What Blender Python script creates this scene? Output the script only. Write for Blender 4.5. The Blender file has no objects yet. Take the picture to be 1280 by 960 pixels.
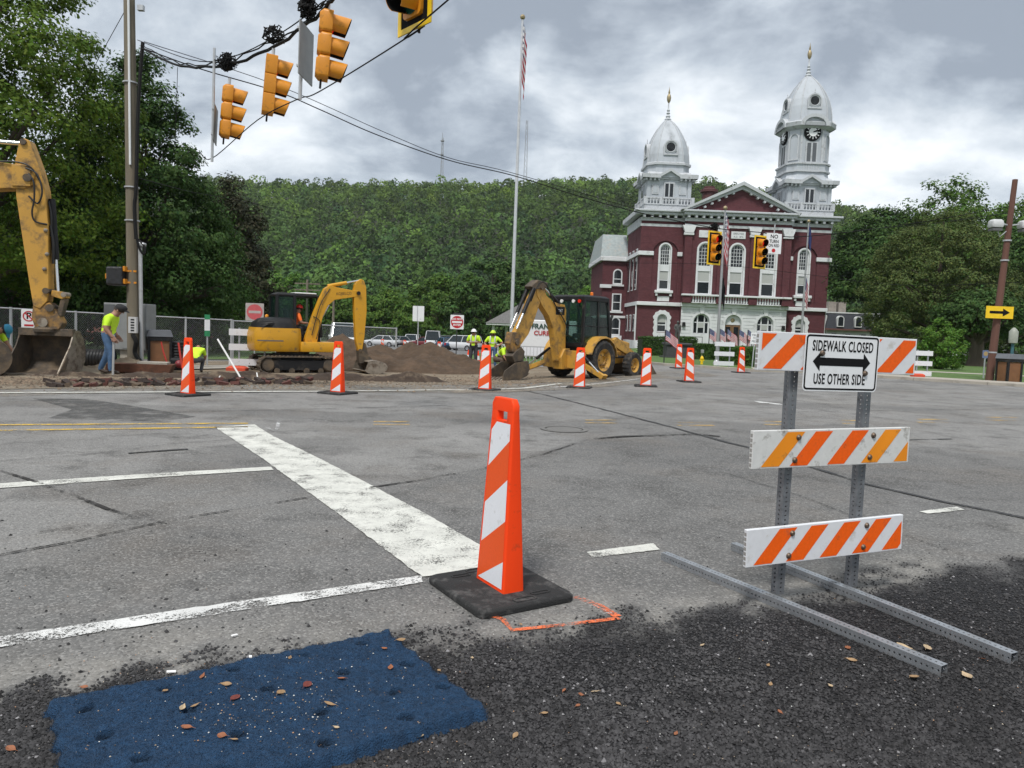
import bpy, bmesh, math, random
import numpy as np
from mathutils import Vector, Matrix, Euler
rad = math.radians
SC = bpy.context.scene
COL = SC.collection
rng = np.random.default_rng(7)
random.seed(5)

# ------------------------------------------------------------ camera, sky, sun, exposure
CH, FPX, PITCH, ROLL = 1.466, 924.0, rad(4.21), rad(2.1)
FW = np.array([0, math.cos(PITCH), -math.sin(PITCH)])
U0 = np.array([0, math.sin(PITCH), math.cos(PITCH)])
R0 = np.array([1.0, 0, 0])
UP = math.cos(ROLL) * U0 - math.sin(ROLL) * R0
RT = math.cos(ROLL) * R0 + math.sin(ROLL) * U0
cam_d = bpy.data.cameras.new('camera')
cam_d.sensor_width = 36
cam_d.lens = FPX / 1280 * 36
cam_d.clip_start = 0.05
cam_d.clip_end = 3000
cam = bpy.data.objects.new('camera', cam_d)
COL.objects.link(cam)
mw = Matrix.Identity(4)
for i in range(3):
    mw[i][0], mw[i][1], mw[i][2] = RT[i], UP[i], -FW[i]
mw[2][3] = CH
cam.matrix_world = mw
SC.camera = cam

SUN_EL, SUN_AZ = 58, 200          # degrees, azimuth clockwise from +Y
world = bpy.data.worlds.new('World')
SC.world = world
world.use_nodes = True
wn, wl = world.node_tree.nodes, world.node_tree.links
wn.clear()
def wnode(t, **k):
    n = wn.new(t)
    for a, b in k.items():
        if a.startswith('i_'): n.inputs[a[2:].replace('_', ' ')].default_value = b
        else: setattr(n, a, b)
    return n
sky = wnode('ShaderNodeTexSky', sky_type='NISHITA', sun_disc=False)
sky.sun_elevation = rad(SUN_EL); sky.sun_rotation = rad(SUN_AZ)
tc = wnode('ShaderNodeTexCoord')
sep = wnode('ShaderNodeSeparateXYZ'); wl.new(tc.outputs['Generated'], sep.inputs[0])
mz = wnode('ShaderNodeMath', operation='MAXIMUM'); wl.new(sep.outputs[2], mz.inputs[0]); mz.inputs[1].default_value = 0.0
az = wnode('ShaderNodeMath', operation='ADD'); wl.new(mz.outputs[0], az.inputs[0]); az.inputs[1].default_value = 0.42
cmb = wnode('ShaderNodeCombineXYZ')
for k in range(2):
    dv = wnode('ShaderNodeMath', operation='DIVIDE'); wl.new(sep.outputs[k], dv.inputs[0]); wl.new(az.outputs[0], dv.inputs[1]); wl.new(dv.outputs[0], cmb.inputs[k])
mp = wnode('ShaderNodeMapping'); wl.new(cmb.outputs[0], mp.inputs[0])
mp.inputs['Location'].default_value = (12.51, 1.31, 0); mp.inputs['Scale'].default_value = (1.5, 1.7, 1)
def wnoise(scale, detail, rough, dist):
    n = wnode('ShaderNodeTexNoise'); n.inputs['Scale'].default_value = scale; n.inputs['Detail'].default_value = detail
    n.inputs['Roughness'].default_value = rough; n.inputs['Distortion'].default_value = dist
    wl.new(mp.outputs[0], n.inputs['Vector']); return n
n1 = wnoise(0.8, 4.0, 0.5, 0.5); n2 = wnoise(2.4, 10.0, 0.58, 0.2)
mxn = wnode('ShaderNodeMix', data_type='FLOAT'); mxn.inputs[0].default_value = 0.46
wl.new(n1.outputs['Fac'], mxn.inputs[2]); wl.new(n2.outputs['Fac'], mxn.inputs[3])
rmp = wnode('ShaderNodeValToRGB')
cr = rmp.color_ramp
cr.elements[0].position = 0.415; cr.elements[0].color = (0.185, 0.210, 0.243, 1)
cr.elements[1].position = 0.60; cr.elements[1].color = (0.60, 0.615, 0.63, 1)
e = cr.elements.new(0.475); e.color = (0.300, 0.331, 0.366, 1)
e = cr.elements.new(0.535); e.color = (0.44, 0.467, 0.492, 1)
wl.new(mxn.outputs[0], rmp.inputs[0])
sk = wnode('ShaderNodeVectorMath', operation='SCALE'); wl.new(sky.outputs[0], sk.inputs[0]); sk.inputs['Scale'].default_value = 0.09
mixc = wnode('ShaderNodeMix', data_type='RGBA'); mixc.inputs[0].default_value = 0.92
wl.new(sk.outputs[0], mixc.inputs[6]); wl.new(rmp.outputs[0], mixc.inputs[7])
bg = wnode('ShaderNodeBackground'); bg.inputs['Strength'].default_value = 1.0
wl.new(mixc.outputs[2], bg.inputs['Color'])
wo = wnode('ShaderNodeOutputWorld'); wl.new(bg.outputs[0], wo.inputs[0])

sun_d = bpy.data.lights.new('sun', 'SUN')
sun_d.energy = 1.5; sun_d.angle = rad(10); sun_d.color = (1.0, 0.965, 0.92)
sun = bpy.data.objects.new('sun', sun_d); COL.objects.link(sun)
sdir = Vector((math.sin(rad(SUN_AZ)) * math.cos(rad(SUN_EL)), math.cos(rad(SUN_AZ)) * math.cos(rad(SUN_EL)), math.sin(rad(SUN_EL))))
sun.rotation_euler = sdir.to_track_quat('Z', 'Y').to_euler()
sun.location = (0, 0, 60)
vs = SC.view_settings
vs.view_transform = 'Standard'; vs.look = 'None'; vs.gamma = 1; vs.use_curve_mapping = False
vs.exposure = 1.0
SC.render.film_transparent = False
SC.cycles.use_denoising = True
SC.cycles.max_bounces = 6; SC.cycles.diffuse_bounces = 3; SC.cycles.glossy_bounces = 3
SC.cycles.transmission_bounces = 6; SC.cycles.transparent_max_bounces = 12
SC.cycles.caustics_reflective = False; SC.cycles.caustics_refractive = False

# ------------------------------------------------------------ placing helpers
def sstep(a, b, x):
    t = np.clip((x - a) / (b - a), 0, 1); return t * t * (3 - 2 * t)
def gz(x, y):
    """height of the ground: flat at the crossing, falling gently away on the park side"""
    x = np.asarray(x, float); y = np.asarray(y, float)
    w = 1 - sstep(0.03, 0.22, x / np.maximum(y, 1.0))
    r = -0.017 * np.clip(y - 17, 0, 85) * w
    return float(r) if r.ndim == 0 else r
def ray(px, py): return FW * FPX + RT * (px - 640) - UP * (py - 480)
def at(px, py, Y):
    d = ray(px, py); p = np.array([0, 0, CH]) + d * (Y / d[1]); return Vector(p)
def G(px, py):
    """point of the ground seen at a pixel of the photograph"""
    d = ray(px, py); z = 0.0
    for _ in range(12):
        p = np.array([0, 0, CH]) + d * ((z - CH) / d[2]); z = 0.5 * z + 0.5 * gz(p[0], p[1])
    return Vector((p[0], p[1], z))
def on(px, Y):
    """ground point at a column of the photograph and a distance"""
    p = at(px, 430, Y); return Vector((p.x, p.y, gz(p.x, p.y)))
def pixnp(P):
    v = P - np.array([0, 0, CH]); k = FPX / (v @ FW); return 640 + (v @ RT) * k, 480 - (v @ UP) * k

def _h(i, j, k, s):
    n = (i * 374761393 + j * 668265263 + k * 2147483647 + s * 974634777) & 0xffffffff
    n = ((n ^ (n >> 13)) * 1274126177) & 0xffffffff
    return ((n ^ (n >> 16)) & 0xffff) / 65535.0
def vnoise(x, y, z=0.0, s=0):
    x = np.asarray(x, float); y = np.asarray(y, float); z = np.zeros_like(x) + z
    xi, yi, zi = np.floor(x).astype(np.int64), np.floor(y).astype(np.int64), np.floor(z).astype(np.int64)
    u, v, w = x - xi, y - yi, z - zi
    u, v, w = u * u * (3 - 2 * u), v * v * (3 - 2 * v), w * w * (3 - 2 * w)
    r = 0
    for a in (0, 1):
        for b in (0, 1):
            for c in (0, 1):
                r = r + _h(xi + a, yi + b, zi + c, s) * (u if a else 1 - u) * (v if b else 1 - v) * (w if c else 1 - w)
    return r
def fbm(x, y, z=0.0, o=4, s=0):
    r, a, t = 0, 1.0, 0
    for k in range(o):
        r = r + a * vnoise(np.asarray(x) * 2 ** k, np.asarray(y) * 2 ** k, np.asarray(z) * 2 ** k, s + k); t += a; a *= 0.5
    return r / t

# ------------------------------------------------------------ materials
MC = {}
def M(name, col=(.5, .5, .5), rough=.6, metal=0., var=.12, scale=6., bump=0., bscale=60., dirt=None, dirt_amt=.5, dirt_scale=4., emit=None, tint=False, trans=0., stretch=None, spec=.5, coat=0., alpha_noise=None):
    if name in MC: return MC[name]
    m = bpy.data.materials.new(name); m.use_nodes = True; MC[name] = m
    N, L = m.node_tree.nodes, m.node_tree.links
    N.clear()
    out = N.new('ShaderNodeOutputMaterial'); b = N.new('ShaderNodeBsdfPrincipled')
    b.inputs['Roughness'].default_value = rough; b.inputs['Metallic'].default_value = metal
    b.inputs['Specular IOR Level'].default_value = spec; b.inputs['Coat Weight'].default_value = coat
    t = N.new('ShaderNodeTexCoord'); vec = t.outputs['Object']
    if stretch:
        mpn = N.new('ShaderNodeMapping'); mpn.inputs['Scale'].default_value = stretch; L.new(vec, mpn.inputs[0]); vec = mpn.outputs[0]
    n = N.new('ShaderNodeTexNoise'); n.inputs['Scale'].default_value = scale; n.inputs['Detail'].default_value = 5; L.new(vec, n.inputs['Vector'])
    mx = N.new('ShaderNodeMix'); mx.data_type = 'RGBA'
    mx.inputs[6].default_value = tuple(c * (1 - var * 1.6) for c in col) + (1,)
    mx.inputs[7].default_value = tuple(min(1, c * (1 + var * 1.6)) for c in col) + (1,)
    L.new(n.outputs['Fac'], mx.inputs[0]); c = mx.outputs[2]
    if tint:
        a = N.new('ShaderNodeAttribute'); a.attribute_name = 'tint'
        mm = N.new('ShaderNodeMix'); mm.data_type = 'RGBA'; mm.blend_type = 'MULTIPLY'; mm.inputs[0].default_value = 1
        L.new(c, mm.inputs[6]); L.new(a.outputs['Color'], mm.inputs[7]); c = mm.outputs[2]
    if dirt:
        d = N.new('ShaderNodeTexNoise'); d.inputs['Scale'].default_value = dirt_scale; d.inputs['Detail'].default_value = 8; d.inputs['Roughness'].default_value = .65; L.new(vec, d.inputs['Vector'])
        r = N.new('ShaderNodeValToRGB'); r.color_ramp.elements[0].position = .62 - .3 * dirt_amt; r.color_ramp.elements[1].position = .78 - .25 * dirt_amt; L.new(d.outputs['Fac'], r.inputs[0])
        dm = N.new('ShaderNodeMix'); dm.data_type = 'RGBA'; L.new(r.outputs[0], dm.inputs[0]); L.new(c, dm.inputs[6]); dm.inputs[7].default_value = dirt + (1,); c = dm.outputs[2]
        rr = N.new('ShaderNodeMix'); rr.data_type = 'FLOAT'; L.new(r.outputs[0], rr.inputs[0]); rr.inputs[2].default_value = rough; rr.inputs[3].default_value = .9; L.new(rr.outputs[0], b.inputs['Roughness'])
    L.new(c, b.inputs['Base Color'])
    if emit: b.inputs['Emission Color'].default_value = emit[0] + (1,); b.inputs['Emission Strength'].default_value = emit[1]
    if bump:
        bn = N.new('ShaderNodeTexNoise'); bn.inputs['Scale'].default_value = bscale; bn.inputs['Detail'].default_value = 4; L.new(vec, bn.inputs['Vector'])
        bp = N.new('ShaderNodeBump'); bp.inputs['Strength'].default_value = bump; bp.inputs['Distance'].default_value = .02; L.new(bn.outputs['Fac'], bp.inputs['Height']); L.new(bp.outputs[0], b.inputs['Normal'])
    sh = b.outputs[0]
    if trans:
        tr = N.new('ShaderNodeBsdfTranslucent'); L.new(c, tr.inputs[0]); ms = N.new('ShaderNodeMixShader'); ms.inputs[0].default_value = trans
        L.new(sh, ms.inputs[1]); L.new(tr.outputs[0], ms.inputs[2]); sh = ms.outputs[0]
    if alpha_noise:
        sc_, lo, hi = alpha_noise
        g = N.new('ShaderNodeNewGeometry'); an = N.new('ShaderNodeTexNoise'); an.inputs['Scale'].default_value = sc_; an.inputs['Detail'].default_value = 7; an.inputs['Roughness'].default_value = .75; L.new(g.outputs['Position'], an.inputs['Vector'])
        an2 = N.new('ShaderNodeTexNoise'); an2.inputs['Scale'].default_value = sc_ * .06; an2.inputs['Detail'].default_value = 3; L.new(g.outputs['Position'], an2.inputs['Vector'])
        ad = N.new('ShaderNodeMix'); ad.data_type = 'FLOAT'; ad.inputs[0].default_value = .4; L.new(an.outputs['Fac'], ad.inputs[2]); L.new(an2.outputs['Fac'], ad.inputs[3])
        ar = N.new('ShaderNodeMapRange'); ar.inputs['From Min'].default_value = lo; ar.inputs['From Max'].default_value = hi; L.new(ad.outputs[0], ar.inputs[0])
        tp = N.new('ShaderNodeBsdfTransparent'); ms = N.new('ShaderNodeMixShader'); L.new(ar.outputs[0], ms.inputs[0]); L.new(tp.outputs[0], ms.inputs[1]); L.new(sh, ms.inputs[2]); sh = ms.outputs[0]
    L.new(sh, out.inputs[0])
    return m
def glass(name, col=(.06, .075, .08), alpha=.75, rough=.06):
    """window pane: dark reflective, partly see-through"""
    if name in MC: return MC[name]
    m = bpy.data.materials.new(name); m.use_nodes = True; MC[name] = m
    N, L = m.node_tree.nodes, m.node_tree.links; N.clear()
    out = N.new('ShaderNodeOutputMaterial'); b = N.new('ShaderNodeBsdfPrincipled'); b.inputs['Base Color'].default_value = col + (1,); b.inputs['Roughness'].default_value = rough
    tp = N.new('ShaderNodeBsdfTransparent'); tp.inputs[0].default_value = (.75, .85, .82, 1); ms = N.new('ShaderNodeMixShader'); ms.inputs[0].default_value = alpha
    L.new(tp.outputs[0], ms.inputs[1]); L.new(b.outputs[0], ms.inputs[2]); L.new(ms.outputs[0], out.inputs[0]); return m

# ------------------------------------------------------------ mesh building
class MB:
    def __init__(s): s.v = []; s.f = []; s.m = []; s.cur = 0
    def add(s, vs, fs):
        o = len(s.v); s.v += [tuple(v) for v in vs]; s.f += [tuple(o + i for i in f) for f in fs]; s.m += [s.cur] * len(fs); return s
    def box(s, x0, x1, y0, y1, z0, z1):
        return s.add([(x0, y0, z0), (x1, y0, z0), (x1, y1, z0), (x0, y1, z0), (x0, y0, z1), (x1, y0, z1), (x1, y1, z1), (x0, y1, z1)],
                     [(0, 3, 2, 1), (4, 5, 6, 7), (0, 1, 5, 4), (1, 2, 6, 5), (2, 3, 7, 6), (3, 0, 4, 7)])
    def cbox(s, c, d, rz=0, ry=0, rx=0):
        R = Euler((rx, ry, rz)).to_matrix(); c = Vector(c); h = [k / 2 for k in d]
        vs = [c + R @ Vector((a * h[0], b * h[1], e * h[2])) for e in (-1, 1) for a, b in ((-1, -1), (1, -1), (1, 1), (-1, 1))]
        return s.add(vs, [(0, 3, 2, 1), (4, 5, 6, 7), (0, 1, 5, 4), (1, 2, 6, 5), (2, 3, 7, 6), (3, 0, 4, 7)])
    def frame(s, a, b, up=(0, 0, 1)):
        d = (Vector(b) - Vector(a)).normalized(); u = Vector(up)
        if abs(d.dot(u)) > .98: u = Vector((1, 0, 0)) if abs(d.x) < .9 else Vector((0, 1, 0))
        x = d.cross(u).normalized(); return x, x.cross(d).normalized(), d
    def bar(s, a, b, w, h, up=(0, 0, 1)):
        a, b = Vector(a), Vector(b); x, y, d = s.frame(a, b, up)
        vs = [p + x * (i * w / 2) + y * (j * h / 2) for p in (a, b) for i, j in ((-1, -1), (1, -1), (1, 1), (-1, 1))]
        return s.add(vs, [(0, 3, 2, 1), (4, 5, 6, 7), (0, 1, 5, 4), (1, 2, 6, 5), (2, 3, 7, 6), (3, 0, 4, 7)])
    def tube(s, pts, r, n=8, cap=True):
        pts = [Vector(p) for p in pts]; k = len(pts); rs = r if isinstance(r, (list, tuple)) else [r] * k
        vs = []; fs = []; px = None
        for i, p in enumerate(pts):
            d = (pts[min(i + 1, k - 1)] - pts[max(i - 1, 0)])
            d = d.normalized() if d.length > 1e-9 else Vector((0, 0, 1))
            if px is None:
                u = Vector((0, 0, 1)) if abs(d.z) < .9 else Vector((1, 0, 0)); x = d.cross(u).normalized()
            else:
                x = (px - d * px.dot(d)); x = x.normalized() if x.length > 1e-6 else d.orthogonal().normalized()
            px = x; y = d.cross(x)
            vs += [p + x * (math.cos(2 * math.pi * j / n) * rs[i]) + y * (math.sin(2 * math.pi * j / n) * rs[i]) for j in range(n)]
        for i in range(k - 1):
            for j in range(n):
                a, b = i * n + j, i * n + (j + 1) % n; fs.append((a, b, b + n, a + n))
        if cap: fs += [tuple(range(n - 1, -1, -1)), tuple(range((k - 1) * n, k * n))]
        return s.add(vs, fs)
    def lathe(s, prof, n=16, c=(0, 0, 0), axis='z', cap=True, ph=0.0):
        c = Vector(c); vs = []; fs = []; k = len(prof)
        for r, z in prof:
            for j in range(n):
                a = 2 * math.pi * j / n + ph; q = (math.cos(a) * r, math.sin(a) * r)
                vs.append(c + (Vector((q[0], q[1], z)) if axis == 'z' else Vector((z, q[0], q[1])) if axis == 'x' else Vector((q[1], z, q[0]))))
        for i in range(k - 1):
            for j in range(n):
                a, b = i * n + j, i * n + (j + 1) % n; fs.append((a, b, b + n, a + n))
        if cap: fs += [tuple(range(n - 1, -1, -1)), tuple(range((k - 1) * n, k * n))]
        return s.add(vs, fs)
    def prism(s, poly, d0, d1, plane='xz'):
        n = len(poly)
        def P(a, b, d): return (a, d, b) if plane == 'xz' else (d, a, b) if plane == 'yz' else (a, b, d)
        ar = sum(poly[i][0] * poly[(i + 1) % n][1] - poly[(i + 1) % n][0] * poly[i][1] for i in range(n))
        pl = list(poly) if ar > 0 else list(poly)[::-1]
        vs = [P(a, b, d0) for a, b in pl] + [P(a, b, d1) for a, b in pl]
        fs = [tuple(range(n - 1, -1, -1)), tuple(range(n, 2 * n))] + [(i, (i + 1) % n, n + (i + 1) % n, n + i) for i in range(n)]
        if plane == 'xz': fs = [f[::-1] for f in fs]
        if d1 < d0: fs = [f[::-1] for f in fs]
        return s.add(vs, fs)
    def ball(s, c, r, n=10, k=6, sq=(1, 1, 1)):
        pr = [(math.sin(math.pi * i / k) * 1.0 + 1e-4, -math.cos(math.pi * i / k)) for i in range(k + 1)]; c = Vector(c); vs = []; fs = []
        for q, z in pr:
            for j in range(n):
                a = 2 * math.pi * j / n; vs.append(c + Vector((math.cos(a) * q * r * sq[0], math.sin(a) * q * r * sq[1], z * r * sq[2])))
        for i in range(k):
            for j in range(n):
                a, b = i * n + j, i * n + (j + 1) % n; fs.append((a, b, b + n, a + n))
        return s.add(vs, fs)
    def loft(s, rings, cap=True, closed=True):
        n = len(rings[0]); vs = [p for r in rings for p in r]; fs = []
        for i in range(len(rings) - 1):
            for j in range(n if closed else n - 1):
                a, b = i * n + j, i * n + (j + 1) % n; fs.append((a, b, b + n, a + n))
        if cap: fs += [tuple(range(n - 1, -1, -1)), tuple(range((len(rings) - 1) * n, len(rings) * n))]
        return s.add(vs, fs)
    def build(s, name, mat, parent=None, smooth=False, bev=0, seg=2, loc=None, rot=None, kind=None):
        me = bpy.data.meshes.new(name); me.from_pydata(s.v, [], s.f)
        for mm in (mat if isinstance(mat, (list, tuple)) else [mat]): me.materials.append(mm)
        if any(s.m): me.polygons.foreach_set('material_index', s.m)
        bm = bmesh.new(); bm.from_mesh(me); bmesh.ops.recalc_face_normals(bm, faces=bm.faces); bm.to_mesh(me); bm.free()
        if smooth: me.polygons.foreach_set('use_smooth', [True] * len(me.polygons))
        me.update(); return link(name, me, parent, bev, seg, loc, rot, kind, smooth)
def link(name, me, parent=None, bev=0, seg=2, loc=None, rot=None, kind=None, smooth=False):
    o = bpy.data.objects.new(name, me); COL.objects.link(o)
    if parent: o.parent = parent
    if loc is not None: o.location = loc
    if rot is not None: o.rotation_euler = rot
    if bev:
        b = o.modifiers.new('bevel', 'BEVEL'); b.width = bev; b.segments = seg; b.limit_method = 'ANGLE'; b.angle_limit = rad(40)
    if smooth and me.polygons:
        w = o.modifiers.new('edges', 'EDGE_SPLIT'); w.split_angle = rad(38)
    if kind: o['kind'] = kind
    return o
def npmesh(name, V, F, mat, tint=None, smooth=False):
    V = np.asarray(V, np.float32); F = np.asarray(F, np.int32); me = bpy.data.meshes.new(name); k = F.shape[1]
    me.vertices.add(len(V)); me.vertices.foreach_set('co', V.ravel()); me.loops.add(F.size); me.loops.foreach_set('vertex_index', F.ravel())
    me.polygons.add(len(F)); me.polygons.foreach_set('loop_start', np.arange(0, F.size, k, dtype=np.int32))
    if smooth: me.polygons.foreach_set('use_smooth', np.ones(len(F), bool))
    me.materials.append(mat); me.update(calc_edges=True)
    if tint is not None:
        a = me.color_attributes.new('tint', 'FLOAT_COLOR', 'POINT'); t = np.ones((len(V), 4), np.float32); t[:, :3] = tint; a.data.foreach_set('color', t.ravel())
    return me
def thing(name, label, cat, loc=(0, 0, 0), rz=0, group=None):
    o = bpy.data.objects.new(name, None); COL.objects.link(o); o.empty_display_size = .1
    o.location = loc; o.rotation_euler = (0, 0, rz); return tag(o, label, cat, group)
def tag(o, label, cat, group=None):
    o['label'] = label; o['category'] = cat
    if group: o['group'] = group
    return o
def dup(o, parent=None):
    c = o.copy(); COL.objects.link(c)
    if parent is not None: c.parent = parent
    for ch in [x for x in bpy.data.objects if x.parent == o]: dup(ch, c)
    return c
KIDS = {}
def text(s, size, mat, parent, loc, rot=(rad(90), 0, 0), sx=1., name='lettering', bold=0., align='CENTER', spc=0.):
    cu = bpy.data.curves.new('lettering', 'FONT'); cu.body = s; cu.size = size; cu.align_x = align; cu.align_y = 'CENTER'; cu.offset = bold; cu.resolution_u = 3; cu.space_character = 1.0 + spc
    cu.extrude = .0006
    t = bpy.data.objects.new('tmp', cu); COL.objects.link(t); dg = bpy.context.evaluated_depsgraph_get(); me = bpy.data.meshes.new_from_object(t.evaluated_get(dg))
    bpy.data.objects.remove(t); bpy.data.curves.remove(cu); me.materials.clear(); me.materials.append(mat)
    for v in me.vertices: v.co.x *= sx
    o = link(name, me, parent, loc=loc, rot=rot); return o
def catenary(a, b, sag, n=16):
    a, b = Vector(a), Vector(b); return [a.lerp(b, i / n) - Vector((0, 0, sag * 4 * (i / n) * (1 - i / n))) for i in range(n + 1)]
def smoothline(pts, k=6):
    pts = [Vector(p) for p in pts]; out = []
    for i in range(len(pts) - 1):
        p0, p1, p2, p3 = pts[max(i - 1, 0)], pts[i], pts[i + 1], pts[min(i + 2, len(pts) - 1)]
        for j in range(k):
            t = j / k; out.append(.5 * ((2 * p1) + (p2 - p0) * t + (2 * p0 - 5 * p1 + 4 * p2 - p3) * t * t + (3 * p1 - p0 - 3 * p2 + p3) * t ** 3))
    return out + [pts[-1]]
# ------------------------------------------------------------ ground, road and pavement
def asphalt_mat():
    m = bpy.data.materials.new('asphalt'); m.use_nodes = True; N, L = m.node_tree.nodes, m.node_tree.links; N.clear()
    out = N.new('ShaderNodeOutputMaterial'); b = N.new('ShaderNodeBsdfPrincipled'); L.new(b.outputs[0], out.inputs[0])
    b.inputs['Roughness'].default_value = .88; b.inputs['Specular IOR Level'].default_value = .18
    g = N.new('ShaderNodeNewGeometry'); pos = g.outputs['Position']
    def noise(s, d, r=.6):
        n = N.new('ShaderNodeTexNoise'); n.inputs['Scale'].default_value = s; n.inputs['Detail'].default_value = d; n.inputs['Roughness'].default_value = r; L.new(pos, n.inputs['Vector']); return n.outputs['Fac']
    def mixc(f, a, c):
        x = N.new('ShaderNodeMix'); x.data_type = 'RGBA'
        for sl, v in ((0, f), (6, a), (7, c)):
            if isinstance(v, (tuple, float)): x.inputs[sl].default_value = v
            else: L.new(v, x.inputs[sl])
        return x.outputs[2]
    def ramp(f, p0, p1):
        r = N.new('ShaderNodeMapRange'); r.inputs['From Min'].default_value = p0; r.inputs['From Max'].default_value = p1; L.new(f, r.inputs[0]); return r.outputs[0]
    at_ = N.new('ShaderNodeAttribute'); at_.attribute_name = 'wear'
    sp = N.new('ShaderNodeSeparateColor'); L.new(at_.outputs['Color'], sp.inputs[0])
    old = mixc(ramp(noise(.7, 6), .3, .7), (.168, .165, .159, 1), (.255, .251, .241, 1))
    dark = mixc(ramp(noise(1.1, 6), .3, .7), (.106, .105, .102, 1), (.170, .168, .164, 1))
    c = mixc(sp.outputs[0], old, dark)
    c = mixc(ramp(noise(1.6, 9, .7), .50, .72), c, (.07, .068, .065, 1))             # oily blotches
    bw = N.new('ShaderNodeMath'); bw.operation = 'MULTIPLY'; L.new(ramp(noise(.55, 7, .65), .50, .72), bw.inputs[0]); bw.inputs[1].default_value = .6; c = mixc(bw.outputs[0], c, (.125, .105, .085, 1))   # brown staining
    c = mixc(sp.outputs[2], c, (.235, .225, .205, 1))                               # dust
    v = N.new('ShaderNodeTexVoronoi'); v.inputs['Scale'].default_value = 88; L.new(pos, v.inputs['Vector'])
    hs = N.new('ShaderNodeSeparateColor'); L.new(v.outputs['Color'], hs.inputs[0])
    spk = ramp(hs.outputs[0], .62, 1.0)
    mm = N.new('ShaderNodeMath'); mm.operation = 'MULTIPLY'; L.new(spk, mm.inputs[0]); mm.inputs[1].default_value = .45
    c = mixc(mm.outputs[0], c, (.40, .39, .37, 1))
    spd = ramp(hs.outputs[1], .7, .95); m2 = N.new('ShaderNodeMath'); m2.operation = 'MULTIPLY'; L.new(spd, m2.inputs[0]); m2.inputs[1].default_value = .42
    c = mixc(m2.outputs[0], c, (.045, .045, .045, 1))
    fr = mixc(hs.outputs[2], (.009, .009, .010, 1), (.036, .036, .038, 1))
    c = mixc(sp.outputs[1], c, fr)
    L.new(c, b.inputs['Base Color'])
    h = N.new('ShaderNodeMath'); h.operation = 'SUBTRACT'; h.inputs[0].default_value = 1; L.new(v.outputs['Distance'], h.inputs[1])
    bs = N.new('ShaderNodeMath'); bs.operation = 'MULTIPLY_ADD'; L.new(sp.outputs[1], bs.inputs[0]); bs.inputs[1].default_value = .45; bs.inputs[2].default_value = .55
    bp = N.new('ShaderNodeBump'); bp.inputs['Distance'].default_value = .006; L.new(bs.outputs[0], bp.inputs['Strength']); L.new(h.outputs[0], bp.inputs['Height']); L.new(bp.outputs[0], b.inputs['Normal'])
    return m

def road_wear(X, Y):
    P = np.stack([X, Y, np.zeros_like(X)], -1); px, py = pixnp(P)
    nz = fbm(X * .9, Y * .9, 0, 4, 3); nf = fbm(X * 6, Y * 6, 0, 3, 9)
    # seam between the older far lanes and the darker near ones
    sx = [-400, 0, 195, 390, 465, 600, 735, 880, 1000, 1280, 1700]; sy = [770, 695, 655, 622, 610, 587, 548, 545, 552, 572, 590]
    d = py - np.interp(px, sx, sy)
    dark = sstep(-3, 3, d + (nf - .5) * 8)
    d2 = np.minimum(np.minimum(py - np.interp(px, [40, 340, 470], [606, 588, 606]), (px - np.interp(py, [585, 605, 630, 655], [-20, 50, 115, 205])) * .5), 470 - px)
    dark = np.maximum(dark, .8 * sstep(-2, 4, d2 + (nf - .5) * 6))
    # dusty strip near the corner where the near lane meets the new asphalt
    fx = [-1.9, -1.62, -.9, .04, .69, 1.23, 2.0, 3.0, 4.64, 9.0]; fy = [2.55, 2.74, 3.12, 3.42, 3.62, 3.86, 4.2, 4.75, 5.7, 8.2]
    f = np.interp(X, fx, fy) - Y
    fresh = sstep(-.26, .16, f + (nf - .5) * .6 + (nz - .5) * .5)
    dust = np.clip(sstep(-.9, -.15, f + (nz - .5) * 1.1) - fresh, 0, 1) * .8 * sstep(.25, .6, nz + .12)
    dust += .5 * sstep(.45, .62, nz) * sstep(12, 17, Y) * .6
    dust = dust * (1 - .6 * sstep(.3, .6, nf))
    dark = dark * (1 - .35 * sstep(.45, .65, fbm(X * .5 + 9, Y * .5, 0, 3, 5)))
    dk2 = sstep(.52, .66, fbm(X * .42 + 3, Y * .6, 0, 3, 21)) * .7
    return np.stack([np.clip(dark + dk2 * (1 - dark), 0, 1), fresh, np.clip(dust, 0, 1)], -1)

ys = np.concatenate([np.linspace(-3, 1.6, 8), 1.7 * (34.0 ** (np.linspace(0, 1, 190)))])
us = np.linspace(-1, 1, 260); us = np.sign(us) * np.abs(us) ** 1.15
XX = us[None, :] * (np.maximum(ys, 1.0)[:, None] * 1.0 + 5); YY = np.repeat(ys[:, None], len(us), 1)
ZZ = gz(XX, YY) + .004 * (fbm(XX * 1.3, YY * 1.3, 0, 3, 2) - .5)
nr, nc = XX.shape
idx = np.arange(nr * nc).reshape(nr, nc)
FQ = np.stack([idx[:-1, :-1], idx[:-1, 1:], idx[1:, 1:], idx[1:, :-1]], -1).reshape(-1, 4)
me = npmesh('road', np.stack([XX, YY, ZZ], -1).reshape(-1, 3), FQ, asphalt_mat(), smooth=True)
a = me.color_attributes.new('wear', 'FLOAT_COLOR', 'POINT'); w4 = np.ones((nr * nc, 4), np.float32); w4[:, :3] = road_wear(XX.ravel(), YY.ravel()); a.data.foreach_set('color', w4.ravel())
link('road', me, kind='structure')

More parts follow.
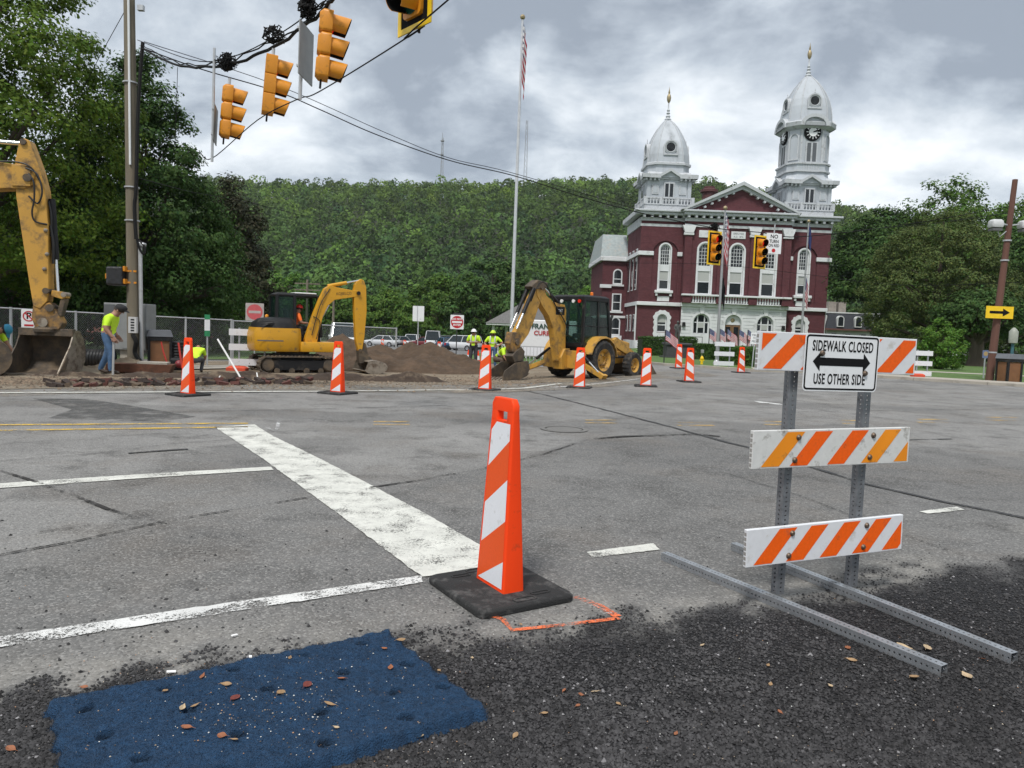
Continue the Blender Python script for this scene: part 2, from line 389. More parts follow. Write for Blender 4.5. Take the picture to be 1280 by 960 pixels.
def sheet(name, pts, off, mat, world=False, parent=None, step=None, kind='structure'):
    """flat sheet following the ground; pts are pixels of the photograph or world points"""
    P = [(p[0], p[1]) for p in pts] if world else [tuple(G(*p)[:2]) for p in pts]
    if step:
        Q = []
        for a_, b_ in zip(P, P[1:] + P[:1]):
            n_ = max(1, int(math.hypot(b_[0] - a_[0], b_[1] - a_[1]) / step))
            for i in range(n_): Q.append((a_[0] + (b_[0] - a_[0]) * i / n_ + random.gauss(0, .003), a_[1] + (b_[1] - a_[1]) * i / n_ + random.gauss(0, .003)))
        P = Q
    bm = bmesh.new(); vs = [bm.verts.new((x, y, 0)) for x, y in P]; bm.faces.new(vs)
    y0, y1 = min(p[1] for p in P), max(p[1] for p in P)
    if y1 > 17:
        for yy in np.arange(math.floor(y0), y1, max(1.0, (y1 - y0) / 50)):
            bmesh.ops.bisect_plane(bm, geom=bm.verts[:] + bm.edges[:] + bm.faces[:], plane_co=(0, yy, 0), plane_no=(0, 1, 0))
        x0, x1 = min(p[0] for p in P), max(p[0] for p in P)
        for xx in np.arange(math.floor(x0), x1, max(1.5, (x1 - x0) / 40)):
            bmesh.ops.bisect_plane(bm, geom=bm.verts[:] + bm.edges[:] + bm.faces[:], plane_co=(xx, 0, 0), plane_no=(1, 0, 0))
    bmesh.ops.triangulate(bm, faces=[f for f in bm.faces if len(f.verts) > 4])
    bmesh.ops.recalc_face_normals(bm, faces=bm.faces)
    for v in bm.verts: v.co.z = gz(v.co.x, v.co.y) + off
    if sum(f.normal.z for f in bm.faces) < 0: bmesh.ops.reverse_faces(bm, faces=bm.faces)
    me = bpy.data.meshes.new(name); bm.to_mesh(me); bm.free(); me.materials.append(mat)
    return link(name, me, parent, kind=kind if not parent else None)
def strip(pts, width, off=.006, world=False, jit=0.):
    """ribbon polygon along a polyline on the ground"""
    P = [Vector((p[0], p[1], 0)) for p in pts] if world else [Vector((*G(*p)[:2], 0)) for p in pts]
    Q = []
    for a, b in zip(P[:-1], P[1:]):
        n = max(1, int((b - a).length / .25)); Q += [a.lerp(b, i / n) for i in range(n)]
    Q.append(P[-1]); vs = []; fs = []
    for i, p in enumerate(Q):
        d = (Q[min(i + 1, len(Q) - 1)] - Q[max(i - 1, 0)]).normalized(); nn = Vector((-d.y, d.x, 0)); p = p + nn * random.uniform(-jit, jit)
        wd = width * (1 + random.uniform(-.25, .25) * (1 if jit else 0))
        for s in (-1, 1):
            q = p + nn * (s * wd / 2); vs.append((q.x, q.y, gz(q.x, q.y) + off))
    fs = [(2 * i, 2 * i + 2, 2 * i + 3, 2 * i + 1) for i in range(len(Q) - 1)]
    return vs, fs

far_grass = M('far_grass', (.055, .085, .022), .9, var=.4, scale=.4)
lawn_m = M('lawn', (.075, .135, .028), .9, var=.35, scale=2.5, bump=.8, bscale=60)
dirt_m = M('dirt', (.175, .135, .09), .95, var=.35, scale=1.6, bump=1., bscale=14, dirt=(.27, .23, .17), dirt_amt=.45, dirt_scale=1.1)
conc_m = M('concrete', (.36, .33, .28), .85, var=.15, scale=2, bump=.3, bscale=40, dirt=(.22, .2, .17), dirt_amt=.3, dirt_scale=1.5)
lot_m = M('lot_asphalt', (.14, .14, .14), .85, var=.2, scale=1)

# the wide ground sheet, to the horizon
n = 90; gx = np.linspace(-1, 1, n); gx = np.sign(gx) * np.abs(gx) ** 2 * 1500; gy = np.linspace(0, 1, n) ** 2 * 2200 - 60
A, B = np.meshgrid(gx, gy); idx = np.arange(n * n).reshape(n, n)
me = npmesh('ground', np.stack([A, B, gz(A, B) - .06], -1).reshape(-1, 3), np.stack([idx[:-1, :-1], idx[:-1, 1:], idx[1:, 1:], idx[1:, :-1]], -1).reshape(-1, 4), far_grass, smooth=True)
link('ground', me, kind='structure')

# work zone: stripped dirt along the far side of the road
dirt_edge = [(-120, 492), (0, 487), (60, 486), (130, 484), (200, 482), (330, 481), (420, 482), (520, 481), (600, 482), (640, 480), (690, 478), (740, 478), (775, 475), (760, 469), (735, 462), (690, 457)]
DW = [tuple(G(*p)[:2]) for p in dirt_edge] + [(1.5, 37), (-3, 38), (-10.5, 30.5), (-13.5, 27), (-16.5, 23), (-20, 20)]
sheet('dirt', DW, .010, dirt_m, world=True)
# dusting of dirt dragged on to the road
dustm = M('road_dust', (.27, .235, .185), .95, var=.2, scale=3, alpha_noise=(9., .44, .62))
sheet('dust', [(-100, 500), (200, 490), (600, 492), (700, 488), (800, 480), (860, 474), (900, 470), (860, 464), (800, 466), (700, 474), (600, 478), (200, 479), (-100, 482)], .014, dustm)
# lawns
KERB = [tuple(G(*p)[:2]) for p in [(700, 449), (770, 452), (830, 457), (880, 460), (940, 464.5)]] + [(13.2, 33.0), (15.0, 31.8), (16.4, 30.2), (18.4, 28.6), (24, 25.6), (34, 20)]
sheet('lawn', KERB + [(70, 20), (70, 88), (3, 88)], .05, lawn_m, world=True)
sheet('lawn', [(-70, 24), (-21.5, 21.8), (-17, 24.5), (-14, 28.5), (-11, 32), (-3.5, 39.5), (-3.5, 60), (-70, 60)], .03, lawn_m, world=True)
sheet('lawn', [(-3.3, 39.5), (0.8, 39.0), (2.2, 45), (2.5, 70), (-3.3, 70)], .03, lawn_m, world=True)
sheet('parking_lot', [(-60, 60.5), (-3.6, 60.5), (-3.6, 71), (2, 71), (6, 112), (-60, 112)], .02, lot_m, world=True)
sheet('path', [tuple(G(*p)[:2]) for p in [(100, 461), (330, 457), (330, 461), (100, 466)]], .045, conc_m, world=True)
# kerb and pavement along the courthouse lawn
def kerb_line(P, w, h, name='kerb'):
    mb = MB()
    for a, b in zip(P[:-1], P[1:]):
        a, b = Vector((*a, 0)), Vector((*b, 0)); d = (b - a).normalized(); nn = Vector((-d.y, d.x, 0)) * w; k = max(1, int((b - a).length / 2.4))
        for i in range(k):
            p, q = a.lerp(b, i / k) + d * .006, a.lerp(b, (i + 1) / k) - d * .006
            z0, z1 = gz(p.x, p.y), gz(q.x, q.y)
            mb.add([(p.x, p.y, z0 - .05), (q.x, q.y, z1 - .05), (q.x + nn.x, q.y + nn.y, z1 - .05), (p.x + nn.x, p.y + nn.y, z0 - .05), (p.x, p.y, z0 + h), (q.x, q.y, z1 + h), (q.x + nn.x, q.y + nn.y, z1 + h), (p.x + nn.x, p.y + nn.y, z0 + h)],
                   [(0, 3, 2, 1), (4, 5, 6, 7), (0, 1, 5, 4), (1, 2, 6, 5), (2, 3, 7, 6), (3, 0, 4, 7)])
    return mb.build(name, conc_m, kind='structure', bev=.015)
kerb_line(KERB, .16, .12)
inner = []
for i, p in enumerate(KERB[4:]):
    inner.append((p[0] + .55 + (.6 if i > 1 else 0), p[1] + (1.9 if i < 3 else 1.3)))
sheet('pavement', [(p[0] + .1, p[1] + .13) for p in KERB[4:]] + inner[::-1], .115, conc_m, world=True)
sheet('path', [(17.5, 40), (60, 26), (60, 27.6), (17.5, 41.6)], .056, conc_m, world=True)

# painted markings
white_p = M('white_paint', (.60, .60, .55), .8, var=.2, scale=5, alpha_noise=(75., .405, .47), dirt=(.40, .395, .37), dirt_amt=.3, dirt_scale=18, bump=.4, bscale=110)
white_w = M('worn_white_paint', (.62, .62, .6), .7, var=.15, scale=3, alpha_noise=(85., .46, .50))
yellow_p = M('yellow_paint', (.62, .40, .06), .7, var=.15, scale=3, alpha_noise=(60., .44, .53))
yellow_w = M('faded_yellow_paint', (.52, .34, .10), .75, var=.2, scale=3, alpha_noise=(50., .46, .56))
spray_o = M('orange_spray', (.75, .16, .05), .7, var=.2, alpha_noise=(60., .45, .56))
spray_w = M('white_spray', (.7, .7, .7), .7, alpha_noise=(60., .5, .58))
tar = M('tar', (.028, .027, .026), .6, var=.3, scale=5, alpha_noise=(30., .40, .50))
crk = M('crack', (.022, .02, .018), .95, alpha_noise=(24., .46, .54))
def marking(name, pts, mat, off=.007): return sheet(name, pts, off, mat, step=.045)
marking('stop_line', [(268, 534), (318, 531), (340, 545), (400, 574), (462, 606), (530, 642), (600, 682), (610, 712), (527, 722), (470, 679), (420, 641), (375, 608), (330, 575)], white_p)
marking('lane_line', [(-60, 806), (0, 797), (270, 757), (528, 720), (528, 729), (270, 769), (0, 811), (-60, 820)], white_w)
marking('lane_line', [(-60, 609), (0, 605), (170, 594), (338, 584), (342, 588), (170, 599), (0, 611), (-60, 615)], white_p)
def line(name, pts, w, mat, off=.007):
    mb = MB(); v, f = strip(pts, w, off); mb.add(v, f); return mb.build(name, mat, kind='structure')
line('edge_line', [(-80, 494), (0, 492), (200, 491), (400, 490), (600, 488), (655, 486), (700, 480)], .16, white_p, .018)
line('edge_line', [(690, 485), (760, 479), (800, 474)], .12, white_w, .018)
line('centre_line', [(-60, 531), (0, 531.5), (310, 529.5)], .11, yellow_p)
line('centre_line', [(-60, 539), (0, 538.5), (310, 534)], .11, yellow_p)
for x0, x1, y in ((467, 512, 527.5), (732, 772, 525.5), (847, 892, 528.5), (956, 990, 527.5), (1052, 1080, 526), (1147, 1184, 524.5), (1232, 1270, 522)):
    for dy in (0, 3.6): line('dashed_line', [(x0, y + dy), (x1, y + dy)], .10, yellow_w)
marking('lane_dash', [(733, 691), (741, 698), (825, 688), (817, 680)], white_p)
marking('lane_dash', [(1149, 640), (1160, 643), (1206, 638), (1196, 634)], white_p)
marking('lane_dash', [(941, 501), (975, 505), (982, 507), (950, 504)], white_w)
line('spray_mark', [(602, 768), (628, 775), (640, 789), (700, 783), (774, 774)], .035, spray_o)
line('spray_mark', [(718, 747), (748, 758), (772, 772)], .05, spray_o)
line('spray_mark', [(600, 772), (640, 764)], .05, spray_o)
line('spray_mark', [(640, 760), (664, 754)], .06, spray_o)
line('spray_mark', [(722, 752), (762, 770)], .04, spray_w, .012)
line('spray_mark', [(320, 530), (345, 540), (350, 524)], .05, spray_w, .012)
line('spray_mark', [(385, 526), (410, 527)], .05, spray_w, .012)
for pts, w, mt in (([(0, 589), (50, 605), (115, 630), (160, 645), (205, 655)], .035, crk), ([(-40, 702), (0, 695), (100, 677), (195, 655), (300, 637), (390, 622)], .022, crk), ([(50, 667), (95, 660), (165, 648)], .02, crk),
                   ([(462, 610), (530, 600), (600, 587), (680, 568), (737, 549), (800, 546), (880, 545)], .03, crk), ([(643, 486), (690, 496), (750, 511), (800, 524), (850, 537), (900, 551), (960, 566), (1010, 583), (1080, 605), (1180, 628), (1300, 652)], .07, tar),
                   ([(160, 567), (235, 562)], .06, tar), ([(0, 577), (120, 568), (210, 556), (330, 547)], .015, crk), ([(740, 549), (780, 546), (830, 545), (870, 543), (900, 546)], .10, crk), ([(800, 490), (1000, 515), (1280, 511)], .03, crk),
                   ([(1100, 551), (1190, 549)], .06, tar), ([(210, 516), (430, 511), (560, 507)], .03, crk), ([(900, 590), (1000, 620), (1100, 660), (1280, 720)], .012, crk)):
    mb = MB(); v, f = strip(pts, w, .010 if mt is crk else .0085, jit=.012); mb.add(v, f); mb.build('crack', mt, kind='structure')
stain = M('wet_stain', (.075, .075, .073), .75, var=.2, alpha_noise=(3., .42, .62))
sheet('stain', [(40, 498), (110, 499), (150, 505), (245, 521), (200, 527), (150, 526), (60, 523), (90, 512)], .0055, stain)
# manhole cover in the far lane
mh = MB(); c = G(705, 537)
for r0, r1, z in ((.0, .27, .006), (.29, .36, .008)):
    mh.lathe([(r0 + .001, z), (r1, z), (r1, z + .004), (r0 + .001, z + .004)], 28, (c.x, c.y, 0), cap=False)
tag(mh.build('manhole_cover', M('cast_iron', (.165, .16, .15), .85, .0, bump=.5, bscale=90)), 'round iron manhole cover set in the road', 'manhole cover')

# coarse loose stones of the new asphalt
N0 = 130000
py = 640 + 345 * rng.random(N0) ** .75; px = rng.uniform(-60, 1340, N0)
d = FW[None] * FPX + RT[None] * (px - 640)[:, None] - UP[None] * (py - 480)[:, None]
P = np.array([0, 0, CH]) + d * ((-CH) / d[:, 2])[:, None]
wv = road_wear(P[:, 0], P[:, 1])[:, 1]; keep = (rng.random(N0) < wv * .93 + .008) & (P[:, 1] < 8.5)
P = P[keep]; k = len(P); s = rng.uniform(.003, .0075, k) * (1 + .6 * (rng.random(k) < .15))
O = np.array([(1, 0, 0), (0, 1, 0), (-1, 0, 0), (0, -1, 0), (0, 0, .75), (0, 0, -.6)])
an = rng.uniform(0, 6.28, k); ca, sa = np.cos(an), np.sin(an)
J = O[None] * (1 + rng.uniform(-.35, .45, (k, 6, 1))) + rng.uniform(-.2, .2, (k, 6, 3))
V = np.stack([J[..., 0] * ca[:, None] - J[..., 1] * sa[:, None], J[..., 0] * sa[:, None] + J[..., 1] * ca[:, None], J[..., 2]], -1) * s[:, None, None] + P[:, None, :] + np.array([0, 0, .003])
T = np.array([(0, 1, 4), (1, 2, 4), (2, 3, 4), (3, 0, 4)])
Fq = (np.arange(k)[:, None, None] * 6 + T[None]).reshape(-1, 3)
tn = np.repeat((rng.uniform(.3, 1.9, k) * (.55 + .9 * fbm(P[:, 0] * 2.2, P[:, 1] * 2.2, 0, 3, 77)) * (1 + 3.5 * (rng.random(k) < .015)))[:, None], 6, 1).reshape(-1, 1) * np.array([[1, 1, 1.02]])
o = link('gravel', npmesh('gravel', V.reshape(-1, 3), Fq, M('aggregate', (.034, .033, .033), .7, var=.3, tint=True, spec=.25), tint=tn), kind='stuff'); o['label'] = 'loose black aggregate of the fresh asphalt patch'; o['category'] = 'gravel'

# ------------------------------------------------------------ wooded hill
def hill_z(x, y):
    ang = np.degrees(np.arctan2(x, y)); rid = np.interp(ang, [-40, -19, -13, -6, 0, 6, 14, 20, 27, 40], [108, 108, 109, 112, 116, 122, 121, 112, 98, 88])
    t = np.clip((y - 235) / 420, 0, 1); prof = .25 * t + .75 * (t * t * (3 - 2 * t)) ** .9
    return -1.6 + rid * prof * (1 - .45 * np.clip((y - 655) / 500, 0, 1)) + 7 * (fbm(x / 90, y / 90, 0, 3, 31) - .5) * np.clip(t * 4, 0, 1)
n = 90; A, B = np.meshgrid(np.linspace(-620, 720, n), np.linspace(225, 1100, n)); idx = np.arange(n * n).reshape(n, n)
link('hill', npmesh('hill', np.stack([A, B, hill_z(A, B)], -1).reshape(-1, 3), np.stack([idx[:-1, :-1], idx[:-1, 1:], idx[1:, 1:], idx[1:, :-1]], -1).reshape(-1, 4), M('forest_floor', (.03, .036, .018), .95, var=.3, scale=.02), smooth=True), kind='structure')

leaf_far = M('far_foliage', (.080, .136, .027), .7, var=.2, scale=.05, spec=.18, tint=True, trans=.15)
def quads(c, nrm, size, asp=.62):
    """leaf-shaped quads at centres c facing nrm"""
    k = len(c); t = rng.normal(size=(k, 3)); t -= nrm * (t * nrm).sum(1, keepdims=True); t /= np.linalg.norm(t, axis=1, keepdims=True) + 1e-9; b = np.cross(nrm, t)
    s = size[:, None] * .5
    V = np.stack([c - t * s, c + b * s * asp - nrm * s * .25, c + t * s, c - b * s * asp - nrm * s * .25], 1)
    return V.reshape(-1, 3), np.arange(4 * k).reshape(k, 4)
def unit(v): return v / (np.linalg.norm(v, axis=-1, keepdims=True) + 1e-9)
nt = 0; pts = []
cand_y = 240 + 460 * rng.random(120000) ** .85; cand_a = rng.uniform(-25, 30, 120000); cand_x = np.tan(np.radians(cand_a)) * cand_y
grid = {}
for x, y in zip(cand_x, cand_y):
    sp = 6.2 + 1.2 * (y - 240) / 470; k = (int(x // 12), int(y // 12)); ok = True
    for a in (-1, 0, 1):
        for b in (-1, 0, 1):
            for q in grid.get((k[0] + a, k[1] + b), ()):
                if (q[0] - x) ** 2 + (q[1] - y) ** 2 < sp * sp: ok = False; break
    if ok: grid.setdefault(k, []).append((x, y)); pts.append((x, y))
pts = np.array(pts); nt = len(pts); LQ = 95
R = rng.uniform(2.9, 5.8, nt) * (1.08 - .22 * np.clip((pts[:, 1] - 300) / 300, 0, 1)); Hh = R * rng.uniform(.95, 1.5, nt); zc = hill_z(pts[:, 0], pts[:, 1]) + 4.5 + Hh * .5 + rng.uniform(-2.5, 3.5, nt)
dirs = unit(rng.normal(size=(nt, LQ, 3)) + np.array([0, -.45, .5]))
# lumps on every crown
lob = unit(rng.normal(size=(nt, 9, 3)) + np.array([0, -.2, .4])); dl = np.einsum('nlk,nmk->nlm', dirs, lob).max(2)
rr = .70 + .38 * np.clip((dl - .72) / .28, 0, 1) + rng.normal(0, .03, (nt, LQ))
C = np.stack([pts[:, 0], pts[:, 1], zc], -1)[:, None] + dirs * rr[..., None] * np.stack([R, R, Hh], -1)[:, None]
nn = unit(dirs + rng.normal(0, .45, dirs.shape))
V, Fq = quads(C.reshape(-1, 3), nn.reshape(-1, 3), rng.uniform(1.0, 2.1, nt * LQ) * np.repeat(R / 4.4, LQ), .75)
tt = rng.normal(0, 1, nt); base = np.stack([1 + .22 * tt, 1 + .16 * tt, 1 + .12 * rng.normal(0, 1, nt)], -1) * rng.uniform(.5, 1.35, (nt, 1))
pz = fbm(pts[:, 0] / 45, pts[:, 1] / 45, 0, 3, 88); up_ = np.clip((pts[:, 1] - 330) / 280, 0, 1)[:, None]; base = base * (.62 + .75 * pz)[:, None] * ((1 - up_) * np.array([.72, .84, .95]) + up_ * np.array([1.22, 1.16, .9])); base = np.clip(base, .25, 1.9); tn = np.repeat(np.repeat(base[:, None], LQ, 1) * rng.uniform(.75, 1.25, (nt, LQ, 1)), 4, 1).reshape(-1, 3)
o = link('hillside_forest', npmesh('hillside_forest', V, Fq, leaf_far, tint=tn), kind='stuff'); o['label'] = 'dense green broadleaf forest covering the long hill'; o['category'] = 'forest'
print('forest trees', nt)

# ------------------------------------------------------------ single trees
bark_m = M('bark', (.075, .058, .042), .95, var=.35, scale=5, bump=1, bscale=20, stretch=(1, 1, .25))
def make_tree(name, label, base, H, env, nclump, nleaf, lsize, mat, tr=.25, clump_r=.55, stems=1, hue=(1, 1, 1), seed=1, group=None, fill=.35, lean=(0, 0), droop=0., asp=.62):
    """env: list of (height fraction, radius in metres); clumps of leaves fill that envelope unevenly"""
    global rng
    keep = rng; rng = np.random.default_rng(seed)
    t = thing(name, label, 'tree', base, 0, group)
    hz = np.array([e[0] for e in env]); hr = np.array([e[1] for e in env])
    u = rng.random(nclump * 4); h = hz[0] + (hz[-1] - hz[0]) * u; r = np.interp(h, hz, hr); keepm = rng.random(len(h)) < (r / hr.max()) ** 1.1
    h, r = h[keepm][:nclump], r[keepm][:nclump]; k = len(h); th = rng.uniform(0, 2 * math.pi, k)
    lob = .78 + .44 * vnoise(th * 1.6 + 50, h * 9, seed * .37, 17)
    rad_f = np.where(rng.random(k) < fill, rng.uniform(.15, .8, k), rng.uniform(.82, 1.06, k))
    cx = np.cos(th) * r * lob * rad_f + lean[0] * h; cy = np.sin(th) * r * lob * rad_f + lean[1] * h; cz = h * H + rng.normal(0, .02 * H, k)
    CC = np.stack([cx, cy, cz], -1); cr = clump_r * rng.uniform(.6, 1.35, k)
    pk = nleaf // k; dirs = unit(rng.normal(size=(k, pk, 3)))
    rr = rng.random((k, pk, 1)) ** .45
    L = CC[:, None] + dirs * rr * cr[:, None, None] * np.array([1.15, 1.15, .72]); L[..., 2] -= droop * rr[..., 0] ** 2 * cr[:, None]
    outw = unit(CC - np.array([0, 0, H * hz.mean()]))[:, None]
    nn = unit(dirs * .7 + outw * .5 + np.array([0, 0, .55]) + rng.normal(0, .45, dirs.shape))
    V, Fq = quads(L.reshape(-1, 3), nn.reshape(-1, 3), lsize * rng.uniform(.65, 1.3, k * pk), asp)
    tc_ = rng.normal(0, 1, (k, 1, 1)); tn = np.array(hue) * (1 + .13 * tc_) * rng.uniform(.72, 1.28, (k, pk, 1)) * (1 + np.array([.10, 0, -.05]) * rng.normal(0, 1, (k, pk, 1)))
    tn = np.repeat(np.clip(tn, .2, 2.2), 4, 1).reshape(-1, 3)
    link('crown', npmesh('crown', V, Fq, mat, tint=tn), t)
    mb = MB(); top = H * min(.93, hz[-1])
    for sI in range(stems):
        ox, oy = ((rng.uniform(-.9, .9) * r.max() * .3, rng.uniform(-.3, .3)) if stems > 1 else (0, 0))
        ax = [Vector((ox * q + lean[0] * q + .03 * H * .3 * math.sin(5 * q + seed), oy * q + lean[1] * q, top * q - .1 * (q == 0))) for q in (0, .08, .2, .4, .6, .8, 1)]
        mb.tube(ax, [tr * 1.45, tr * 1.05, tr * .9, tr * .72, tr * .5, tr * .28, tr * .06], 9)
        for i in rng.choice(k, min(k, 26 // stems + 6), replace=False):
            q = max(.12, min(.9, (cz[i] / top) * rng.uniform(.45, .8))); j = q * 6; p0 = ax[0].lerp(ax[-1], q); p0.x = np.interp(q, (0, .08, .2, .4, .6, .8, 1), [a_.x for a_ in ax]); p0.y = np.interp(q, (0, .08, .2, .4, .6, .8, 1), [a_.y for a_ in ax])
            p2 = Vector(CC[i]); p1 = p0.lerp(p2, .5) + Vector((0, 0, .03 * H)); w = tr * .42 * (1.1 - q)
            mb.tube([p0, p0.lerp(p1, .6), p1.lerp(p2, .5), p2], [w, w * .8, w * .5, w * .12], 5)
    mb.build('trunk', bark_m, t, smooth=True)
    rng = keep; return t
leaf_a = M('maple_leaves', (.078, .145, .024), .7, var=.2, scale=1.2, spec=.18, tint=True, trans=.25)
leaf_f = M('light_maple_leaves', (.098, .160, .020), .7, var=.2, scale=1.2, spec=.18, tint=True, trans=.3)
leaf_b = M('dark_maple_leaves', (.050, .098, .024), .7, var=.2, scale=1.2, spec=.18, tint=True, trans=.2)
leaf_c = M('bronze_leaves', (.042, .044, .022), .7, var=.25, scale=1.2, spec=.18, tint=True, trans=.15)
leaf_d = M('linden_leaves', (.088, .120, .034), .7, var=.25, scale=1.2, spec=.18, tint=True, trans=.2)
leaf_e = M('bright_leaves', (.10, .20, .03), .7, var=.2, scale=1.2, spec=.18, tint=True, trans=.3)
ROUND = [(.18, .5), (.28, .8), (.42, 1), (.6, .97), (.78, .75), (.9, .45), (1, .1)]
def env(R, kind='round'):
    E_ = {'round': ROUND, 'cone': [(.10, .75), (.2, 1), (.38, .93), (.58, .7), (.78, .42), (.92, .18), (1, .04)], 'tall': [(.15, .6), (.3, .95), (.5, 1), (.7, .85), (.88, .5), (1, .12)], 'low': [(.03, .7), (.2, 1), (.5, .95), (.75, .7), (.92, .4), (1, .1)]}[kind]
    return [(a, b * R) for a, b in E_]
make_tree('maple_tree', 'tall light green maple behind the big yellow excavator arm', on(-25, 29), 17.5, env(5.6, 'tall'), 620, 90000, .165, leaf_f, .38, .7, seed=11)
make_tree('maple_tree', 'big dark green maple with pointed crown behind the wooden signal pole', on(172, 35), 14.2, env(4.5, 'cone'), 620, 85000, .17, leaf_b, .34, .65, seed=12)
make_tree('beech_tree', 'dark bronze-leaved tree at the edge of the big dark maple', on(288, 47), 10.2, env(2.7, 'low'), 260, 26000, .20, leaf_c, .26, .6, seed=13)
make_tree('maple_tree', 'low yellowish green tree under the bronze-leaved tree behind the fence', on(243, 40), 4.6, env(2.6, 'low'), 130, 14000, .18, leaf_a, .14, .5, seed=14)
make_tree('maple_tree', 'dark green tree filling the gap between the two tall maples', on(85, 42), 11.5, env(4.8, 'low'), 300, 24000, .25, leaf_b, .3, .8, seed=15)
make_tree('maple_tree', 'dense low dark tree behind the no parking sign', on(20, 36), 6.5, env(3.6, 'low'), 160, 15000, .22, leaf_b, .2, .7, seed=16)
for i, (px_, Y_, H_, R_, n_) in enumerate(((205, 37, 2.6, 1.5, 5000), (160, 38, 2.4, 1.3, 4500))):
    make_tree('multi_stem_tree', ['spreading multi-stem tree behind the brown litter bin', 'spreading multi-stem tree behind the man in the lime shirt'][i], on(px_, Y_), H_ + .6, [(.45, .5 * R_), (.6, R_), (.8, R_), (1, .4 * R_)], 60, n_, .16, leaf_b, .08, .4, stems=4, seed=30 + i)
mids = [(612, 104, 13.2, 6.2, 'low', leaf_b, 'dark green rounded tree behind the two workers and the tall flagpole', 17),
        (545, 112, 10.5, 5.2, 'low', leaf_a, 'mid green tree directly behind the blank sign and the parked cars', 18), (480, 120, 8.6, 5.4, 'low', leaf_a, 'mid green tree between the excavator stick and the blank sign, behind the parked cars', 19),
        (362, 135, 11.5, 5.6, 'low', leaf_e, 'light green tree above the excavator cab at the foot of the hill', 20), (655, 96, 8.5, 4.0, 'low', leaf_b, 'dark tree behind the small grey-roofed pavilion', 21),
        (428, 128, 8.5, 5.0, 'low', leaf_a, 'green tree behind the raised yellow boom', 22), (735, 140, 10.8, 4.0, 'low', leaf_e, 'yellow green tree beside the slate-roofed courthouse wing', 23), (310, 125, 7.5, 5, 'low', leaf_b, 'dark green tree behind the faded no entry sign', 24),
        (575, 150, 14, 6.5, 'low', leaf_a, 'taller green tree standing behind the rounded dark one', 25), (690, 150, 9, 5.5, 'low', leaf_a, 'green tree behind the backhoe boom at the hill foot', 26)]
for px_, Y_, H_, R_, kd, lm, lb, sd in mids:
    make_tree('broadleaf_tree', lb, on(px_, Y_), H_, env(R_, kd), 150, 11000, .5, lm, .3, 1.1, seed=sd)
make_tree('linden_tree', 'broad olive green linden with dense dome crown on the courthouse lawn', on(1166, 60), 12.4, [(.04, 3.6), (.15, 4.7), (.4, 5.1), (.62, 4.6), (.8, 3.3), (.92, 1.9), (1, .6)], 1000, 80000, .17, leaf_d, .42, .52, seed=41, fill=.15)
make_tree('broadleaf_tree', 'tall airy green tree rising behind the olive linden', on(1188, 86), 20.5, env(8.2, 'tall'), 360, 34000, .36, leaf_a, .4, 1.2, seed=42)
make_tree('broadleaf_tree', 'dark green tree between the courthouse and the olive linden', on(1100, 92), 17.6, [(.40, 5.0), (.5, 7.2), (.65, 7.0), (.8, 5.2), (.92, 3), (1, .7)], 320, 28000, .40, leaf_b, .4, 1.2, seed=43)
make_tree('broadleaf_tree', 'dark green tree behind the leaning brown utility pole', on(1300, 70), 14.8, env(5.4, 'low'), 340, 28000, .3, leaf_b, .4, 1.0, seed=44)
make_tree('broadleaf_tree', 'tall green tree rising behind the top of the leaning utility pole', on(1262, 95), 19.5, env(6.5, 'tall'), 220, 18000, .4, leaf_a, .4, 1.2, seed=45)
make_tree('young_tree', 'small bright green young tree on the lawn beside the white barricade', on(1179, 44), 3.1, env(1.25, 'low'), 120, 6500, .14, leaf_e, .06, .3, seed=46)
make_tree('broadleaf_tree', 'shaded tree with thick dark trunk standing behind the young tree', on(1222, 54), 5.6, [(.45, 2.0), (.6, 2.8), (.8, 2.4), (1, .6)], 120, 9000, .24, leaf_b, .55, .7, seed=47)

hz = MB().box(-640, 740, -6, 1120, -3.2, 168).build('haze', None if False else M('haze_skin', (1, 1, 1)), kind='stuff')
hm = bpy.data.materials.new('haze'); hm.use_nodes = True; hm.node_tree.nodes.clear(); hv = hm.node_tree.nodes.new('ShaderNodeVolumePrincipled'); hv.inputs['Color'].default_value = (.86, .91, .97, 1); hv.inputs['Density'].default_value = .00010; hv.inputs['Anisotropy'].default_value = .2
ho = hm.node_tree.nodes.new('ShaderNodeOutputMaterial'); hm.node_tree.links.new(hv.outputs[0], ho.inputs['Volume']); hz.data.materials.clear(); hz.data.materials.append(hm); hz['label'] = 'thin pale summer haze over the town'; hz['category'] = 'haze'
# ------------------------------------------------------------ foreground: channelizers
orange_pl = M('orange_plastic', (.95, .062, .008), .55, var=.07, scale=5, spec=.2, dirt=(.45, .06, .02), dirt_amt=.15, dirt_scale=9)
orange_sh = M('orange_sheeting', (.78, .085, .006), .5, var=.06, scale=90)
white_sh = M('white_sheeting', (.74, .75, .78), .4, var=.05, scale=120, dirt=(.45, .44, .42), dirt_amt=.1, dirt_scale=14)
rubber = M('black_rubber', (.018, .018, .018), .85, var=.3, scale=9, bump=.5, bscale=140, dirt=(.09, .088, .085), dirt_amt=.35, dirt_scale=12)
def rrect(hw, hd, r, n=3):
    out = []
    for cx, cy, a0 in ((hw - r, hd - r, 0), (-hw + r, hd - r, 90), (-hw + r, -hd + r, 180), (hw - r, -hd + r, 270)):
        for i in range(n + 1):
            a = rad(a0 + 90 * i / n); out.append((cx + r * math.cos(a), cy + r * math.sin(a)))
    return out
def panel_dims(z):
    t = (z - .035) / 1.055; return .152 - .040 * t, .066 - .048 * t
CHAN = {}
